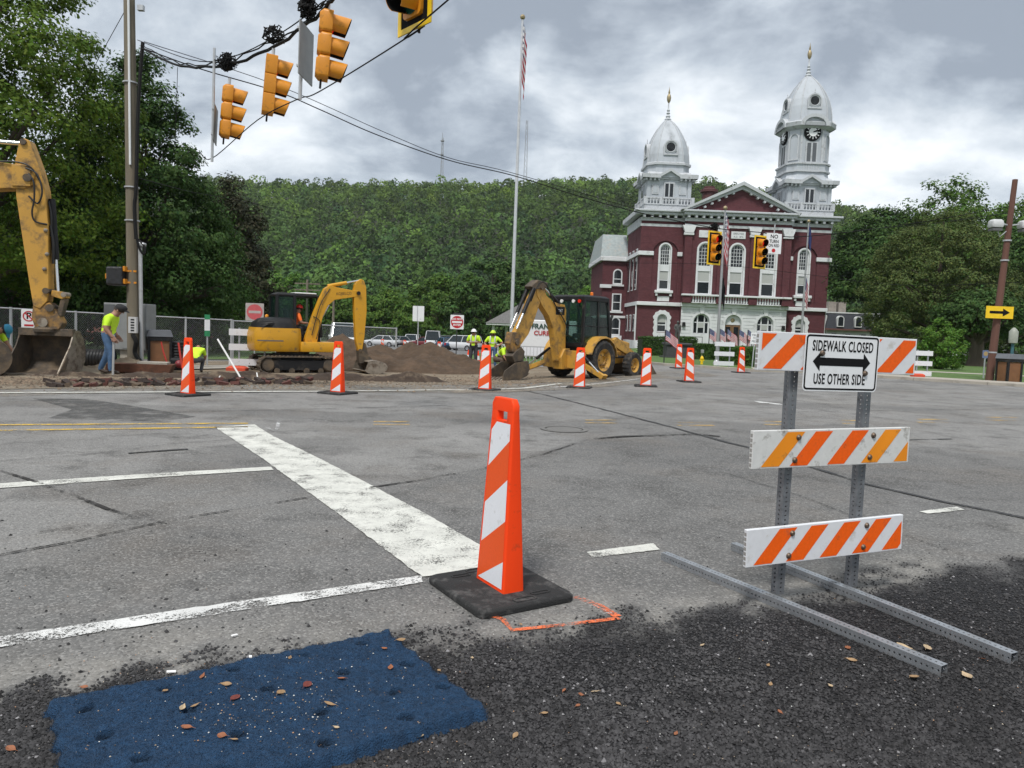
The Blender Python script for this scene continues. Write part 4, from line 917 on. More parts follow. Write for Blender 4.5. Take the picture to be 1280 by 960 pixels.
p_man = on(136, 18.2); p_man.z += .03
person(lb, p_man, rad(-82), stand(chest=(0, .06, 1.33), neck=(0, .12, 1.48), head=(0, .20, 1.57), crown=(0, .23, 1.66), shoulder_r=(.19, .06, 1.39), shoulder_l=(-.19, .06, 1.39), elbow_r=(.25, .04, 1.11), wrist_r=(.24, .17, .90), elbow_l=(-.25, -.04, 1.12), wrist_l=(-.2, .1, .92), ankle_l=(-.12, -.22, .085), knee_l=(-.11, -.06, .5), ankle_r=(.12, .08, .085), knee_r=(.11, .09, .5)), lime, jeans, M('black_cap', (.012, .012, .013), .8), 'cap', fat=1.22)
b = MB().tube([Vector((0, 0, 0)), Vector((0, .03, .55)), Vector((0, .04, .98))], .028, 8); d_ = Matrix.Rotation(rad(-82), 3, 'Z') @ Vector((.26, .19, 0))
tag(b.build('steel_bar', M('bar_grey', (.42, .42, .41), .5, .3), None, loc=p_man + d_, smooth=True), 'long grey bar held upright by the man in the lime shirt', 'bar')
lb = 'worker in white hard hat and lime vest shirt with hands clasped'; LOOK[lb] = (-.3, .9, -.25)
person(lb, on(592, 33.5), rad(172), stand(elbow_l=(-.27, .0, 1.13), wrist_l=(-.06, .22, 1.16), elbow_r=(.27, .0, 1.13), wrist_r=(.06, .22, 1.12)), lime, dk_pants, M('white_hat', (.8, .8, .8), .35), tape=True, fat=1.15, scale=.97)
lb = 'worker in lime hard hat and striped lime shirt with hand on hip'; LOOK[lb] = (.2, .9, -.35)
person(lb, on(616, 33.0), rad(176), stand(elbow_l=(-.40, -.05, 1.18), wrist_l=(-.2, .1, 1.03), elbow_r=(.34, 0, 1.14), wrist_r=(.2, .14, .98)), lime, jeans, M('lime_hat', (.55, .75, .04), .35), tape=True, fat=1.15, scale=.95)
CR = dict(pelvis=(0, -.18, .48), waist=(0, -.10, .60), chest=(0, .14, .78), neck=(0, .28, .86), head=(0, .37, .88), crown=(0, .46, .90))
for s, x in (('l', -1), ('r', 1)):
    CR['shoulder_' + s] = (x * .19, .2, .80); CR['elbow_' + s] = (x * .24, .32, .55); CR['wrist_' + s] = (x * .16, .48, .38); CR['hip_' + s] = (x * .1, -.18, .45); CR['knee_' + s] = (x * .18, .2, .46); CR['ankle_' + s] = (x * .15, -.05, .085)
lb = 'crouching worker in lime shirt hidden beside the backhoe bucket'; LOOK[lb] = (0, .8, -.6)
person(lb, on(628, 27.5), rad(-130), CR, lime, brown_pants, None, tape=True, scale=1.12)
lb = 'crouching worker in lime shirt bent over beside the black drain pipe'; LOOK[lb] = (0, .8, -.6)
person(lb, on(246, 20.6), rad(15), CR, lime, dk_pants, None, scale=.8)
lb = 'worker in lime shirt crouching at the end of the work zone beside the big bucket'; LOOK[lb] = (0, .8, -.6)
person(lb, on(-17, 19.2), rad(-80), CR, lime, dk_pants, M('blue_cap', (.03, .25, .4), .6), 'cap', scale=1.15)

# ------------------------------------------------------------ machines
cat_y = M('tan_yellow_paint', (.52, .28, .045), .5, var=.12, scale=3, dirt=(.15, .10, .055), dirt_amt=.42, dirt_scale=3.5)
cat_d = M('mud_caked_yellow', (.36, .19, .04), .65, var=.2, scale=4, dirt=(.12, .085, .055), dirt_amt=.75, dirt_scale=5, bump=.4, bscale=18)
kob_y = M('golden_yellow_paint', (.60, .30, .012), .42, var=.08, scale=3, dirt=(.22, .14, .06), dirt_amt=.2, dirt_scale=5)
blk = M('black_paint', (.011, .011, .012), .5, spec=.3, var=.3, scale=6, dirt=(.07, .06, .05), dirt_amt=.25)
muddy = M('muddy_steel', (.085, .068, .052), .75, .25, var=.35, scale=5, bump=.5, bscale=18, dirt=(.17, .125, .08), dirt_amt=.55, dirt_scale=4)
worn = M('worn_steel', (.30, .26, .21), .5, .5, var=.3, scale=6, dirt=(.14, .10, .07), dirt_amt=.45, dirt_scale=5)
chrome = M('piston_rod', (.62, .63, .64), .18, .9, var=.05); hose = M('black_hose', (.012, .012, .012), .55); tyre_m = M('tyre', (.02, .02, .02), .85, var=.3, scale=8, dirt=(.10, .08, .06), dirt_amt=.4, dirt_scale=7)
cab_glass = glass('cab_glass', (.03, .06, .055), .22, .05); seat_m = M('seat', (.02, .02, .022), .8); white_paint = M('white_panel', (.72, .73, .73), .4, var=.05)
def cyl(a, b, r, parent, split=.55, rod=.55, mt=None):
    a, b = Vector(a), Vector(b); c = a.lerp(b, split)
    o = MB().tube([a, c], r, 12).build('cylinder', mt or blk, parent, smooth=True); MB().tube([a.lerp(b, split - .02), b], r * rod, 10).build('rod', chrome, o, smooth=True); return o
def pin(p, r, w, parent, mt=None):
    return MB().lathe([(.001, -w / 2), (r, -w / 2), (r, w / 2), (.001, w / 2)], 12, p, axis='y').build('pin', mt or muddy, parent, smooth=True)
def crawler(L, H, W, y, parent, mt, n=46):
    """closed belt with grousers round two end wheels"""
    r = H / 2; path = []; per = 2 * (L - H) + math.pi * H
    for i in range(n * 4):
        s = per * i / (n * 4); st = L - H
        if s < st: p = (-st / 2 + s, H, 0, 1)
        elif s < st + math.pi * r: a = (s - st) / r; p = (st / 2 + r * math.sin(a), r + r * math.cos(a), math.sin(a), math.cos(a))
        elif s < 2 * st + math.pi * r: p = (st / 2 - (s - st - math.pi * r), 0, 0, -1)
        else: a = (s - 2 * st - math.pi * r) / r; p = (-st / 2 - r * math.sin(a), r - r * math.cos(a), -math.sin(a), -math.cos(a))
        path.append(p + ((.025 if i % 4 < 2 else 0),))
    rings = [[(x + nx * g, y - W / 2, z + nz * g), (x + nx * g, y + W / 2, z + nz * g), (x - nx * .03, y + W / 2, z - nz * .03), (x - nx * .03, y - W / 2, z - nz * .03)] for x, z, nx, nz, g in path]
    b = MB(); b.loft(rings + [rings[0]], cap=False); t = b.build('track', mt, parent)
    for sx in (-1, 1): MB().lathe([(.03, -W * .42), (r * .62, -W * .42), (r * .8, -W * .3), (r * .8, W * .3), (r * .62, W * .42), (.03, W * .42)], 16, (sx * (L - H) / 2, y, r), axis='y').build('wheel', muddy, t, smooth=True)
    MB().prism([(-L / 2 + H * .9, H * .22), (L / 2 - H * .9, H * .22), (L / 2 - H * .8, H * .78), (-L / 2 + H * .8, H * .78)], y - W * .36, y + W * .36).build('track_frame', blk, t)
    for k in range(4): MB().lathe([(.02, -W * .38), (.09, -W * .38), (.09, W * .38), (.02, W * .38)], 12, (-L / 2 + H * 1.0 + k * (L - 2 * H) / 3, y, H * .17), axis='y').build('roller', muddy, t, smooth=True)
    return t
# --- mini excavator
EX = on(366, 23.0); ex = thing('mini_excavator', 'yellow and black mini excavator digging on crawler tracks with raised boom', 'excavator', EX, rad(30))
def S(zx, zy): return ((zx - 700) * .00583 * 1.17, (600 - zy) * .00583)
for s in (-1, 1):
    tr = crawler(2.35, .52, .40, s * .72, ex, muddy)
MB().box(-.5, .5, -.55, .55, .3, .58).build('undercarriage', blk, ex); MB().lathe([(.001, .55), (.5, .55), (.5, .68), (.001, .68)], 20).build('slew_ring', muddy, ex)
bl = MB().prism([(1.18, .06), (1.24, .0), (1.30, .06), (1.24, .25), (1.30, .40), (1.22, .40), (1.16, .25)], -.95, .95).build('dozer_blade', kob_y, ex)
def plan(x0, x1, w, r, z, n=4): return [((x0 + x1) / 2 + a, c, z) for a, c in rrect((x1 - x0) / 2, w, r, n)]
MB().loft([plan(-1.22, .12, .80, .30, .66), plan(-1.26, .12, .84, .32, .74), plan(-1.27, .12, .84, .32, 1.15), plan(-1.22, .10, .82, .32, 1.36)]).build('body', kob_y, ex, smooth=True)
MB().loft([plan(-1.22, .02, .82, .45, 1.36), plan(-1.18, .0, .78, .45, 1.5), plan(-1.02, -.05, .66, .42, 1.63), plan(-.75, -.15, .5, .3, 1.68)]).build('hood', blk, ex, smooth=True)
for k in range(4): MB().cbox((-.98 + .02 * k, -.80, 1.40 + .045 * k), (.34, .03, .018)).build('louvre', M('louvre_black', (.004, .004, .004), .7), ex)
MB().loft([plan(.05, 1.28, .78, .08, .66), plan(.05, 1.28, .78, .08, .96)]).build('deck', kob_y, ex, smooth=True, bev=.02)
MB().cbox((-.85, -.842, .98), (.75, .006, .035)).build('decal', M('decal_grey', (.12, .12, .12), .5), ex)
CB = dict(x0=-.55, x1=.85, y0=-.12, y1=.80, z0=1.0, z1=2.42)
cabm = MB()
def cab_frame(x0, x1, y0, y1, z0, z1, w, parent, mt, roof, slope=.12, glassm=None, open_side=False):
    g = MB(); C8 = {}
    for ix_, x in enumerate((x0, x1)):
        for iy, y in enumerate((y0, y1)):
            C8[ix_, iy, 0] = Vector((x, y, z0)); C8[ix_, iy, 1] = Vector((x + (-slope if ix_ else slope * .3), y + (slope * .4 if iy == 0 else -slope * .4), z1))
            MB().bar(C8[ix_, iy, 0], C8[ix_, iy, 1], w, w).build('pillar', mt, parent)
    rp = [C8[0, 0, 1], C8[1, 0, 1], C8[1, 1, 1], C8[0, 1, 1]]; c = sum(rp, Vector()) / 4
    MB().loft([[c + (p - c) * 1.06 + Vector((0, 0, -.03)) for p in rp], [c + (p - c) * 1.08 + Vector((0, 0, .03)) for p in rp], [c + (p - c) * .9 + Vector((0, 0, .09)) for p in rp]]).build('roof', roof, parent, bev=.02)
    for a, b_ in (((0, 0), (1, 0)), ((0, 1), (1, 1)), ((0, 0), (0, 1)), ((1, 0), (1, 1))):
        q = [C8[a + (0,)].lerp(C8[a + (1,)], .04), C8[b_ + (0,)].lerp(C8[b_ + (1,)], .04), C8[b_ + (1,)], C8[a + (1,)]]
        n_ = (q[1] - q[0]).cross(q[3] - q[0]).normalized() * .004
        if open_side and a == (0, 0) and b_ == (1, 0): q[1] = q[0].lerp(q[1], .42); q[2] = q[3].lerp(q[2], .42); MB().bar(q[1], q[2], w, w).build('pillar', mt, parent)
        MB().add([p - n_ for p in q] + [p + n_ for p in q], [(0, 1, 2, 3), (4, 7, 6, 5)]).build('window', glassm or cab_glass, parent)
        MB().bar(q[0], q[1], w * .8, w * 1.4).build('sill', mt, parent)
    return C8
cab = MB().box(-.50, .82, -.14, .78, .94, 1.12).build('cab', blk, ex)
cab_frame(-.55, .85, -.12, .80, 1.1, 2.36, .085, cab, blk, blk, open_side=True); MB().box(.02, .70, -.08, .74, 2.43, 2.475).build('roof_panel', white_paint, cab, bev=.02)
MB().loft([plan(-.3, .2, .22, .08, 1.15), plan(-.3, .2, .22, .08, 1.3)]).build('seat', seat_m, cab, loc=(.16, .14, 0)); MB().cbox((-.14, .16, 1.6), (.12, .42, .7), ry=-.15).build('seat_back', seat_m, cab, bev=.04)
SIT = dict(pelvis=(0, 0, .1), waist=(0, -.03, .24), chest=(0, .0, .46), neck=(0, .02, .62), head=(0, .06, .73), crown=(0, .05, .83))
for s, x in (('l', -1), ('r', 1)):
    SIT['shoulder_' + s] = (x * .19, 0, .53); SIT['elbow_' + s] = (x * .27, .08, .28); SIT['wrist_' + s] = (x * .24, .33, .27); SIT['hip_' + s] = (x * .1, .02, .08); SIT['knee_' + s] = (x * .14, .45, .12); SIT['ankle_' + s] = (x * .13, .5, -.26)
lb = 'operator in orange shirt and red hard hat seated in the mini excavator cab'; LOOK[lb] = (0, 1, -.2)
Rz = Matrix.Rotation(rad(30), 3, 'Z'); person(lb, EX + Rz @ Vector((.16, .14, 1.28)), rad(30 - 90), SIT, orange_shirt, dk_pants, M('red_hat', (.6, .03, .02), .4), scale=.92)
boom_y = -.40
boom = MB().prism([S(*q) for q in ((728, 462), (742, 400), (772, 290), (800, 205), (822, 150), (845, 132), (875, 140), (955, 152), (975, 150), (985, 165), (975, 185), (955, 188), (868, 208), (838, 240), (815, 300), (795, 400), (790, 450), (765, 470))], boom_y - .11, boom_y + .11).build('boom', kob_y, ex, bev=.012)
text('KOBELCO', .13, M('decal_dark', (.05, .03, .01), .5), boom, (*[0, 0, 0],)) if False else None
tx = S(910, 172); text('KOBELCO', .12, M('decal_dark', (.05, .03, .01), .5), boom, (tx[0], boom_y - .113, tx[1]), rot=(rad(90), rad(-6), 0), sx=.9)
stick = MB().prism([S(*q) for q in ((962, 120), (972, 100), (990, 88), (1004, 94), (1016, 130), (1021, 260), (1013, 400), (1004, 470), (985, 478), (972, 420), (962, 260), (958, 160))], boom_y - .10, boom_y + .10).build('stick', kob_y, ex, bev=.012)
def S3(zx, zy, y=boom_y): a = S(zx, zy); return (a[0], y, a[1])
cyl(S3(838, 136), S3(985, 96), .055, ex, .6, .55, kob_y); cyl(S3(752, 440, boom_y - .02), S3(845, 235, boom_y - .02), .06, ex, .55)
cyl(S3(1003, 150, boom_y - .0), S3(1012, 440), .05, ex, .5); pin(S3(978, 165), .06, .34, ex, blk); pin(S3(760, 455), .08, .36, ex, blk); pin(S3(992, 475), .05, .32, ex)
ln_ = MB().prism([S(*q) for q in ((990, 470), (1010, 430), (1022, 440), (1035, 500), (1028, 520), (1005, 500))], boom_y - .07, boom_y + .07).build('linkage', muddy, ex)
bk = MB(); c0 = S(1040, 563); prof = [(c0[0] + .02 + .40 * math.cos(a), c0[1] + .22 * math.sin(a)) for a in np.linspace(-2.6, 2.2, 16)]; inn = [(c0[0] + .02 + .37 * math.cos(a), c0[1] + .19 * math.sin(a)) for a in np.linspace(2.2, -2.6, 16)]
bk.prism(prof + inn, boom_y - .62, boom_y + .62)
bko = bk.build('bucket', worn, ex)
for s in (-1, 1): MB().prism(prof, boom_y + s * .62 - .012, boom_y + s * .62 + .012).build('side_plate', worn, bko)
MB().prism([S(*q) for q in ((985, 480), (1000, 470), (1050, 520), (1040, 540), (990, 545))], boom_y - .14, boom_y + .14).build('coupler', muddy, ex)
for k in range(2): MB().tube(smoothline([S3(770, 300, boom_y - .13), S3(800, 330, boom_y - .17), S3(785, 420, boom_y - .15)][:3] if k else [S3(845, 150, boom_y - .12), S3(800, 240, boom_y - .15), S3(765, 400, boom_y - .14)]), .014, 6).build('hose', hose, ex, smooth=True)
MB().lathe([(.06, 0), (.06, .07), (.02, .1)], 10, (-.75, .2, 1.66)).build('beacon', M('amber', (.8, .3, .02), .3), ex, smooth=True)

# --- large excavator reaching in from the left
Y0 = 17.6; BX = on(30, Y0); LX = rad(14); lx = thing('large_excavator', 'large yellow excavator arm with muddy bucket reaching in over the work zone', 'excavator', BX, LX)
sc_ = .00631 * (Y0 / 17.5)
def T(zx, zy): return ((zx - 90) * sc_ / 1.08, (885 - zy) * sc_)
stk = MB().prism([T(*q) for q in ((78, 105), (95, 30), (110, 22), (128, 28), (140, 60), (165, 130), (182, 200), (192, 330), (192, 560), (186, 610), (160, 640), (136, 630), (122, 540), (100, 380), (80, 230))], -.20, .20).build('stick', cat_y, lx, bev=.015)
bm_ = MB().prism([T(*q) for q in ((-1500, 470), (-1000, 40), (-600, -20), (-200, 95), (60, 118), (120, 118), (150, 150), (140, 190), (110, 205), (60, 206), (-200, 235), (-600, 190), (-950, 290), (-1400, 640))], -.24, .24).build('boom', cat_y, lx, bev=.015)
MB().prism([T(*q) for q in ((70, 122), (135, 122), (135, 195), (70, 198))], -.275, .275).build('boom_end_plate', cat_y, lx, bev=.01)
pin((*[T(125, 165)[0]], 0, T(125, 165)[1]), .09, .62, lx)
def T3(zx, zy, y=0): a = T(zx, zy); return (a[0], y, a[1])
cyl(T3(-520, 40, 0), T3(108, 36, 0), .085, lx, .38, .62, cat_y); pin(T3(108, 36), .07, .5, lx)
cyl(T3(196, 230, 0), T3(216, 590, 0), .075, lx, .62, .55)
for pts, w in (([T3(120, 130, -.27), T3(160, 150, -.3), T3(178, 210, -.3), T3(160, 255, -.27), T3(128, 230, -.26)], .02), ([T3(130, 150, -.28), T3(150, 180, -.32), T3(150, 240, -.3), T3(140, 290, -.27), T3(150, 320, -.24), T3(190, 328, -.22)], .02), ([T3(20, 115, -.27), T3(90, 112, -.29), T3(140, 128, -.3), T3(172, 180, -.27)], .018), ([T3(190, 240, -.1), T3(200, 300, -.12), T3(196, 370, -.1)], .022), ([T3(196, 330, -.12), T3(206, 400, -.12), T3(203, 470, -.1)], .03)):
    MB().tube(smoothline(pts), w, 7).build('hose', hose, lx, smooth=True)
for q in ((184, 350), (188, 437), (178, 492)): MB().ball(T3(q[0], q[1], -.21), .05, 8, 6).build('grease_block', worn, lx)
MB().prism([T(*q) for q in ((200, 568), (250, 575), (252, 595), (235, 600), (195, 590))], -.14, .14).build('link', cat_y, lx, bev=.01); pin(T3(244, 583), .06, .36, lx, worn); pin(T3(183, 572), .07, .5, lx)
MB().prism([T(*q) for q in ((232, 595), (250, 600), (232, 665), (215, 660))], -.12, .12).build('link', muddy, lx, bev=.01)
MB().prism([T(*q) for q in ((135, 625), (195, 615), (225, 660), (240, 690), (225, 715), (140, 712), (128, 670))], -.18, .18).build('coupler', cat_d, lx, bev=.012); pin(T3(195, 635), .09, .44, lx); pin(T3(170, 690), .11, .46, lx, worn)
MB().lathe([(.05, .985), (.26, .985), (.27, 1.05), (.20, 1.13), (.05, 1.15)], 18, (T(170, 700)[0], 0, .03)).build('rotator', muddy, lx, smooth=True)
# bucket: mouth toward the camera side
bkt = MB().box(-.35, .35, .05, .40, 1.02, 1.10).build('bucket', muddy, lx, loc=(T(172, 700)[0] + .0, -.05, -.03), rot=(0, 0, -LX)); hw = .62
prof = [(0.02, 1.0), (.10, 1.10), (.28, 1.08), (.44, .88), (.52, .62), (.50, .36), (.34, .14), (.05, .02), (-.62, .04)]
inn = [(-.60, .075), (.05, .06), (.31, .175), (.46, .37), (.475, .61), (.40, .86), (.26, 1.04), (.12, 1.06), (.05, .98)]
MB().prism([(a, c) for a, c in prof + inn], -hw, hw, 'yz').build('shell', muddy, bkt, bev=.006)
for s in (-1, 1):
    MB().prism([(a, c) for a, c in prof + [(-.60, .10), (-.42, .34), (-.12, .72)]], s * hw, s * (hw + .035), 'yz').build('side_plate', worn if s > 0 else muddy, bkt, bev=.006)
    MB().prism([(-.66, .05), (-.40, .05), (-.22, .42), (-.30, .48)], s * (hw + .036), s * (hw + .06), 'yz').build('wear_plate', muddy, bkt, bev=.005)
MB().box(-hw, hw, -.72, -.56, .03, .075).build('cutting_edge', worn, bkt, bev=.005); MB().box(-hw - .03, hw + .03, -.02, .12, .95, 1.13).build('top_lip', muddy, bkt, bev=.01)
for s in (-1, 1): MB().prism([(.0, 1.1), (.36, 1.06), (.30, 1.3), (.1, 1.32)], s * .2 - .02, s * .2 + .02, 'yz').build('ear', muddy, bkt)
# undercarriage, house and cab outside the frame
ox = T(-1650, 0)[0]
for s in (-1, 1):
    c_ = crawler(3.6, .85, .6, s * 1.1, lx, muddy); c_.location = (ox, 0, 0)
MB().loft([[(ox + a, c, z) for a, c in rrect(1.7, 1.25, .3)] for z in (1.0, 1.25, 1.9, 2.05)]).build('house', cat_y, lx, smooth=True)
lc = MB().box(ox + .3, ox + 1.6, .3, 1.3, 1.1, 1.3).build('cab', blk, lx); cab_frame(ox + .3, ox + 1.6, .3, 1.3, 1.3, 2.95, .09, lc, blk, cat_y)
MB().box(ox - .6, ox + .6, -.8, .8, .5, 1.02).build('undercarriage', blk, lx)
# spare bucket at the edge of the work zone
sb_ = thing('digging_bucket', 'round-backed muddy digging bucket lying at the end of the work zone', 'bucket', on(-13, 16.6), rad(35))
pr = [(.42 * math.cos(a), .42 + .42 * math.sin(a)) for a in np.linspace(-2.4, 1.5, 14)]
MB().prism(pr + [(q[0] * .92, (q[1] - .42) * .92 + .42) for q in pr[::-1]], -.3, .3).build('shell', muddy, sb_)
for s in (-1, 1): MB().prism(pr, s * .3 - .01, s * .3 + .02).build('side_plate', muddy, sb_)

# --- backhoe loader
BH = on(726, 25.6); bh = thing('backhoe_loader', 'tan yellow backhoe loader with dark cab, rear boom raised and bucket on ground', 'backhoe', BH, rad(-42))
def wheel(name, x, y, r, w, rim_r, parent):
    s = 1 if x > 0 else -1; n = 40; vs = []; prof = [(rim_r, -w * .42), (r * .86, -w * .5), (r * .96, -w * .42), (r, -w * .2), (r, w * .2), (r * .96, w * .42), (r * .86, w * .5), (rim_r, w * .42)]
    t = MB(); rings = []
    for j in range(n):
        a = 2 * math.pi * j / n; lug = 1.035 if j % 2 else .985
        rings.append([(x + q, y + math.cos(a) * rr_ * (lug if rr_ > r * .9 else 1), r + math.sin(a) * rr_ * (lug if rr_ > r * .9 else 1)) for rr_, q in prof])
    t.loft(rings + [rings[0]], cap=False, closed=False); o = t.build(name, tyre_m, parent)
    MB().lathe([(.02, s * w * .12), (rim_r * .35, s * w * .14), (rim_r * .4, s * w * .28), (rim_r * .72, s * w * .10), (rim_r * .86, s * w * .34), (rim_r * 1.02, s * w * .42), (rim_r * 1.02, -s * w * .4), (.02, -s * w * .3)], 20, (x, y, r), axis='x').build('rim', cat_y, o, smooth=True)
    for k in range(6):
        a = k * math.pi / 3; MB().ball((x + s * w * .24, y + math.cos(a) * rim_r * .5, r + math.sin(a) * rim_r * .5), .028, 6, 4).build('wheel_bolt', muddy, o)
for s in (-1, 1):
    wheel('rear_wheel', s * .84, 0, .66, .42, .38, bh); wheel('front_wheel', s * .80, 2.05, .46, .30, .26, bh)
MB().box(-.42, .42, -.85, 2.4, .5, .95).build('chassis', cat_y, bh, bev=.03); MB().box(-.7, .7, -.12, .12, .55, .78).build('rear_axle', muddy, bh); MB().box(-.7, .7, 1.97, 2.13, .38, .55).build('front_axle', muddy, bh)
MB().loft([[(a, y, c) for a, c in q] for y, q in ((.85, [(-.42, .95), (.42, .95), (.42, 1.45), (-.42, 1.45)]), (1.6, [(-.4, .95), (.4, .95), (.4, 1.40), (-.4, 1.40)]), (2.55, [(-.36, .8), (.36, .8), (.34, 1.25), (-.34, 1.25)]))]).build('engine_hood', cat_y, bh, bev=.04)
for s in (-1, 1):
    b = MB(); ring = [];
    for a in np.linspace(.15, math.pi * .92, 9): ring.append([(s * .55, math.cos(a) * .80 + .0, .66 + math.sin(a) * .80), (s * 1.02, math.cos(a) * .80, .66 + math.sin(a) * .80), (s * 1.03, math.cos(a) * .76, .66 + math.sin(a) * .74), (s * .55, math.cos(a) * .76, .66 + math.sin(a) * .76)])
    b.loft(ring); b.build('fender', cat_y, bh, smooth=True)
cb = MB().box(-.62, .62, -.75, .85, .95, 1.22).build('cab', blk, bh)
def rot_cab(parent):
    # cab_frame works along x; the backhoe's cab looks along y
    piv = bpy.data.objects.new('tmp', None); return piv
x0, x1, y0, y1, z0, z1 = -.66, .66, -.80, .78, 1.15, 2.66
C8 = {}
for i, x in enumerate((x0, x1)):
    for j, y in enumerate((y0, y1)):
        a_, b_ = Vector((x, y, z0)), Vector((x * .95, y + (.05 if j == 0 else -.18), z1)); C8[i, j] = (a_, b_); MB().bar(a_, b_, .085, .085).build('pillar', blk, cb)
for s in (0, 1): m_ = C8[s, 0][0].lerp(C8[s, 1][0], .55); m2 = C8[s, 0][1].lerp(C8[s, 1][1], .58); MB().bar(m_, m2, .07, .07).build('pillar', blk, cb)
rp = [C8[0, 0][1], C8[1, 0][1], C8[1, 1][1], C8[0, 1][1]]; c = sum(rp, Vector()) / 4
MB().loft([[c + (p - c) * 1.07 + Vector((0, 0, z)) for p in rp] for z in (-.04, .10)] + [[c + (p - c) * .92 + Vector((0, 0, .16)) for p in rp]]).build('roof', blk, cb, bev=.02)
for a_, b_ in (((0, 0), (1, 0)), ((0, 1), (1, 1)), ((0, 0), (0, 1)), ((1, 0), (1, 1))):
    q = [C8[a_][0], C8[b_][0], C8[b_][1], C8[a_][1]]; n_ = (q[1] - q[0]).cross(q[3] - q[0]).normalized() * .005
    MB().add([p - n_ for p in q] + [p + n_ for p in q], [(0, 1, 2, 3), (4, 7, 6, 5)]).build('window', cab_glass, cb); MB().bar(q[0], q[1], .07, .12).build('sill', blk, cb); MB().bar(q[0].lerp(q[3], .42), q[1].lerp(q[2], .42), .03, .03).build('glazing_bar', blk, cb)
MB().cbox((0, .05, 1.45), (.5, .5, .16)).build('seat', seat_m, cb, bev=.04); MB().cbox((0, .28, 1.8), (.48, .12, .65)).build('seat_back', seat_m, cb, bev=.04)
for x in (-.5, -.25, .25, .5): MB().lathe([(.02, -.86), (.06, -.86), (.05, -.80), (.02, -.78)], 10, (x, 0, 2.60), axis='y').build('work_light', M('lamp_white', (.75, .75, .72), .2) if abs(x) < .4 else M('lamp_red', (.7, .03, .01), .3), cb, smooth=True)
MB().lathe([(.055, 0), (.055, .13), (.03, .15)], 10, (.3, .1, 2.80)).build('beacon', M('orange_beacon', (.9, .2, .01), .3), cb, smooth=True)
MB().tube([(.34, 1.25, 1.4), (.34, 1.25, 2.05), (.34, 1.33, 2.2)], .05, 8).build('exhaust', blk, bh, smooth=True)
for s in (-1, 1):
    MB().prism([(1.0, 1.35), (1.2, 1.45), (2.3, .95), (3.0, .35), (3.0, .15), (2.85, .15), (2.1, .75), (1.0, 1.15)], s * .62 - .06, s * .62 + .06, 'yz').build('loader_arm', cat_y, bh, bev=.015)
    cyl((s * .62, 1.3, .75), (s * .62, 2.5, .75), .05, bh)
lbk = MB().prism([(2.85, .1), (2.8, .4), (2.95, .6), (3.1, .62), (2.95, .4), (3.0, .2), (3.7, .08), (3.7, .04), (2.95, .04)], -.85, .85, 'yz').build('loader_bucket', muddy, bh)
for s in (-1, 1): MB().prism([(2.85, .1), (2.8, .4), (2.95, .6), (3.1, .62), (3.7, .06), (2.95, .04)], s * .85 - .02, s * .85 + .02, 'yz').build('side_plate', muddy, lbk)
# rear boom in the plane x = 0
def Q(zx, zy): return (-.95 - (530 - zx) * .0074, (765 - zy) * .00492)
def Q3(zx, zy, x=0): a = Q(zx, zy); return (x, a[0], a[1])
MB().box(-.85, .85, -.98, -.80, .35, .95).build('rear_frame', cat_y, bh, bev=.02); MB().prism([Q(*q) for q in ((545, 700), (545, 560), (505, 560), (480, 620), (490, 700))], -.2, .2, 'yz').build('swing_tower', cat_y, bh, bev=.02)
bmo = MB().prism([Q(*q) for q in ((522, 640), (524, 560), (520, 440), (518, 300), (505, 265), (470, 262), (420, 250), (375, 215), (350, 150), (322, 135), (305, 165), (312, 220), (350, 285), (395, 345), (430, 425), (452, 540), (470, 645))], -.12, .12, 'yz').build('boom', cat_y, bh, bev=.012)
MB().prism([Q(*q) for q in ((335, 135), (372, 145), (362, 210), (345, 240), (325, 300), (300, 385), (268, 470), (225, 535), (175, 545), (160, 500), (190, 455), (240, 340), (272, 240), (300, 180))], -.10, .10, 'yz').build('stick', cat_y, bh, bev=.012)
for zx, zy, r in ((338, 160, .1), (500, 640, .1), (190, 525, .08)):
    p = Q3(zx, zy); MB().lathe([(.001, -.18), (r, -.18), (r, .18), (.001, .18)], 12, p, axis='x').build('pin', muddy, bh, smooth=True)
for x in (-.13, .13): cyl(Q3(285, 175, x), Q3(185, 440, x), .06, bh, .62, .6)
cyl(Q3(490, 270, .0), Q3(375, 165, 0), .07, bh, .6, .55); MB().prism([Q(*q) for q in ((310, 120), (375, 130), (370, 165), (280, 185), (265, 165))], -.16, .16, 'yz').build('elbow_bracket', muddy, bh, bev=.02)
lg = MB().prism([(-.03, 0), (.03, 0), (.05, .12), (.0, .16)], -.005, .005, 'xz') if False else None
bd = MB().box(.1215, .1235, *sorted((Q(442, 0)[0], Q(505, 0)[0])), Q(0, 335)[1], Q(0, 280)[1]).build('decal', blk, bmo)
text('CAT', .13, white_sh, bmo, (.1245, (Q(442, 0)[0] + Q(505, 0)[0]) / 2, (Q(0, 335)[1] + Q(0, 280)[1]) / 2), rot=(rad(90), 0, rad(90)))
MB().prism([(-.02, 0), (.07, 0), (.025, .075)], .1243, .1247, 'yz').build('logo', M('logo_yellow', (.8, .5, .02), .4), bmo, loc=(0, Q(474, 0)[0], Q(0, 332)[1])) 
MB().prism([Q(*q) for q in ((160, 460), (195, 460), (220, 530), (205, 585), (165, 585), (148, 530))], -.125, .125, 'yz').build('dipper_end', cat_d, bh, bev=.02)
MB().prism([Q(*q) for q in ((215, 550), (238, 580), (232, 640), (175, 650), (158, 610), (185, 575))], -.17, .17, 'yz').build('coupler', muddy, bh, bev=.02)
pr = [Q(*q) for q in ((240, 640), (250, 690), (235, 735), (180, 760), (80, 765), (78, 755), (175, 740), (215, 715), (225, 680), (215, 650))]
bb = MB().prism(pr, -.30, .30, 'yz').build('bucket', muddy, bh, bev=.008)
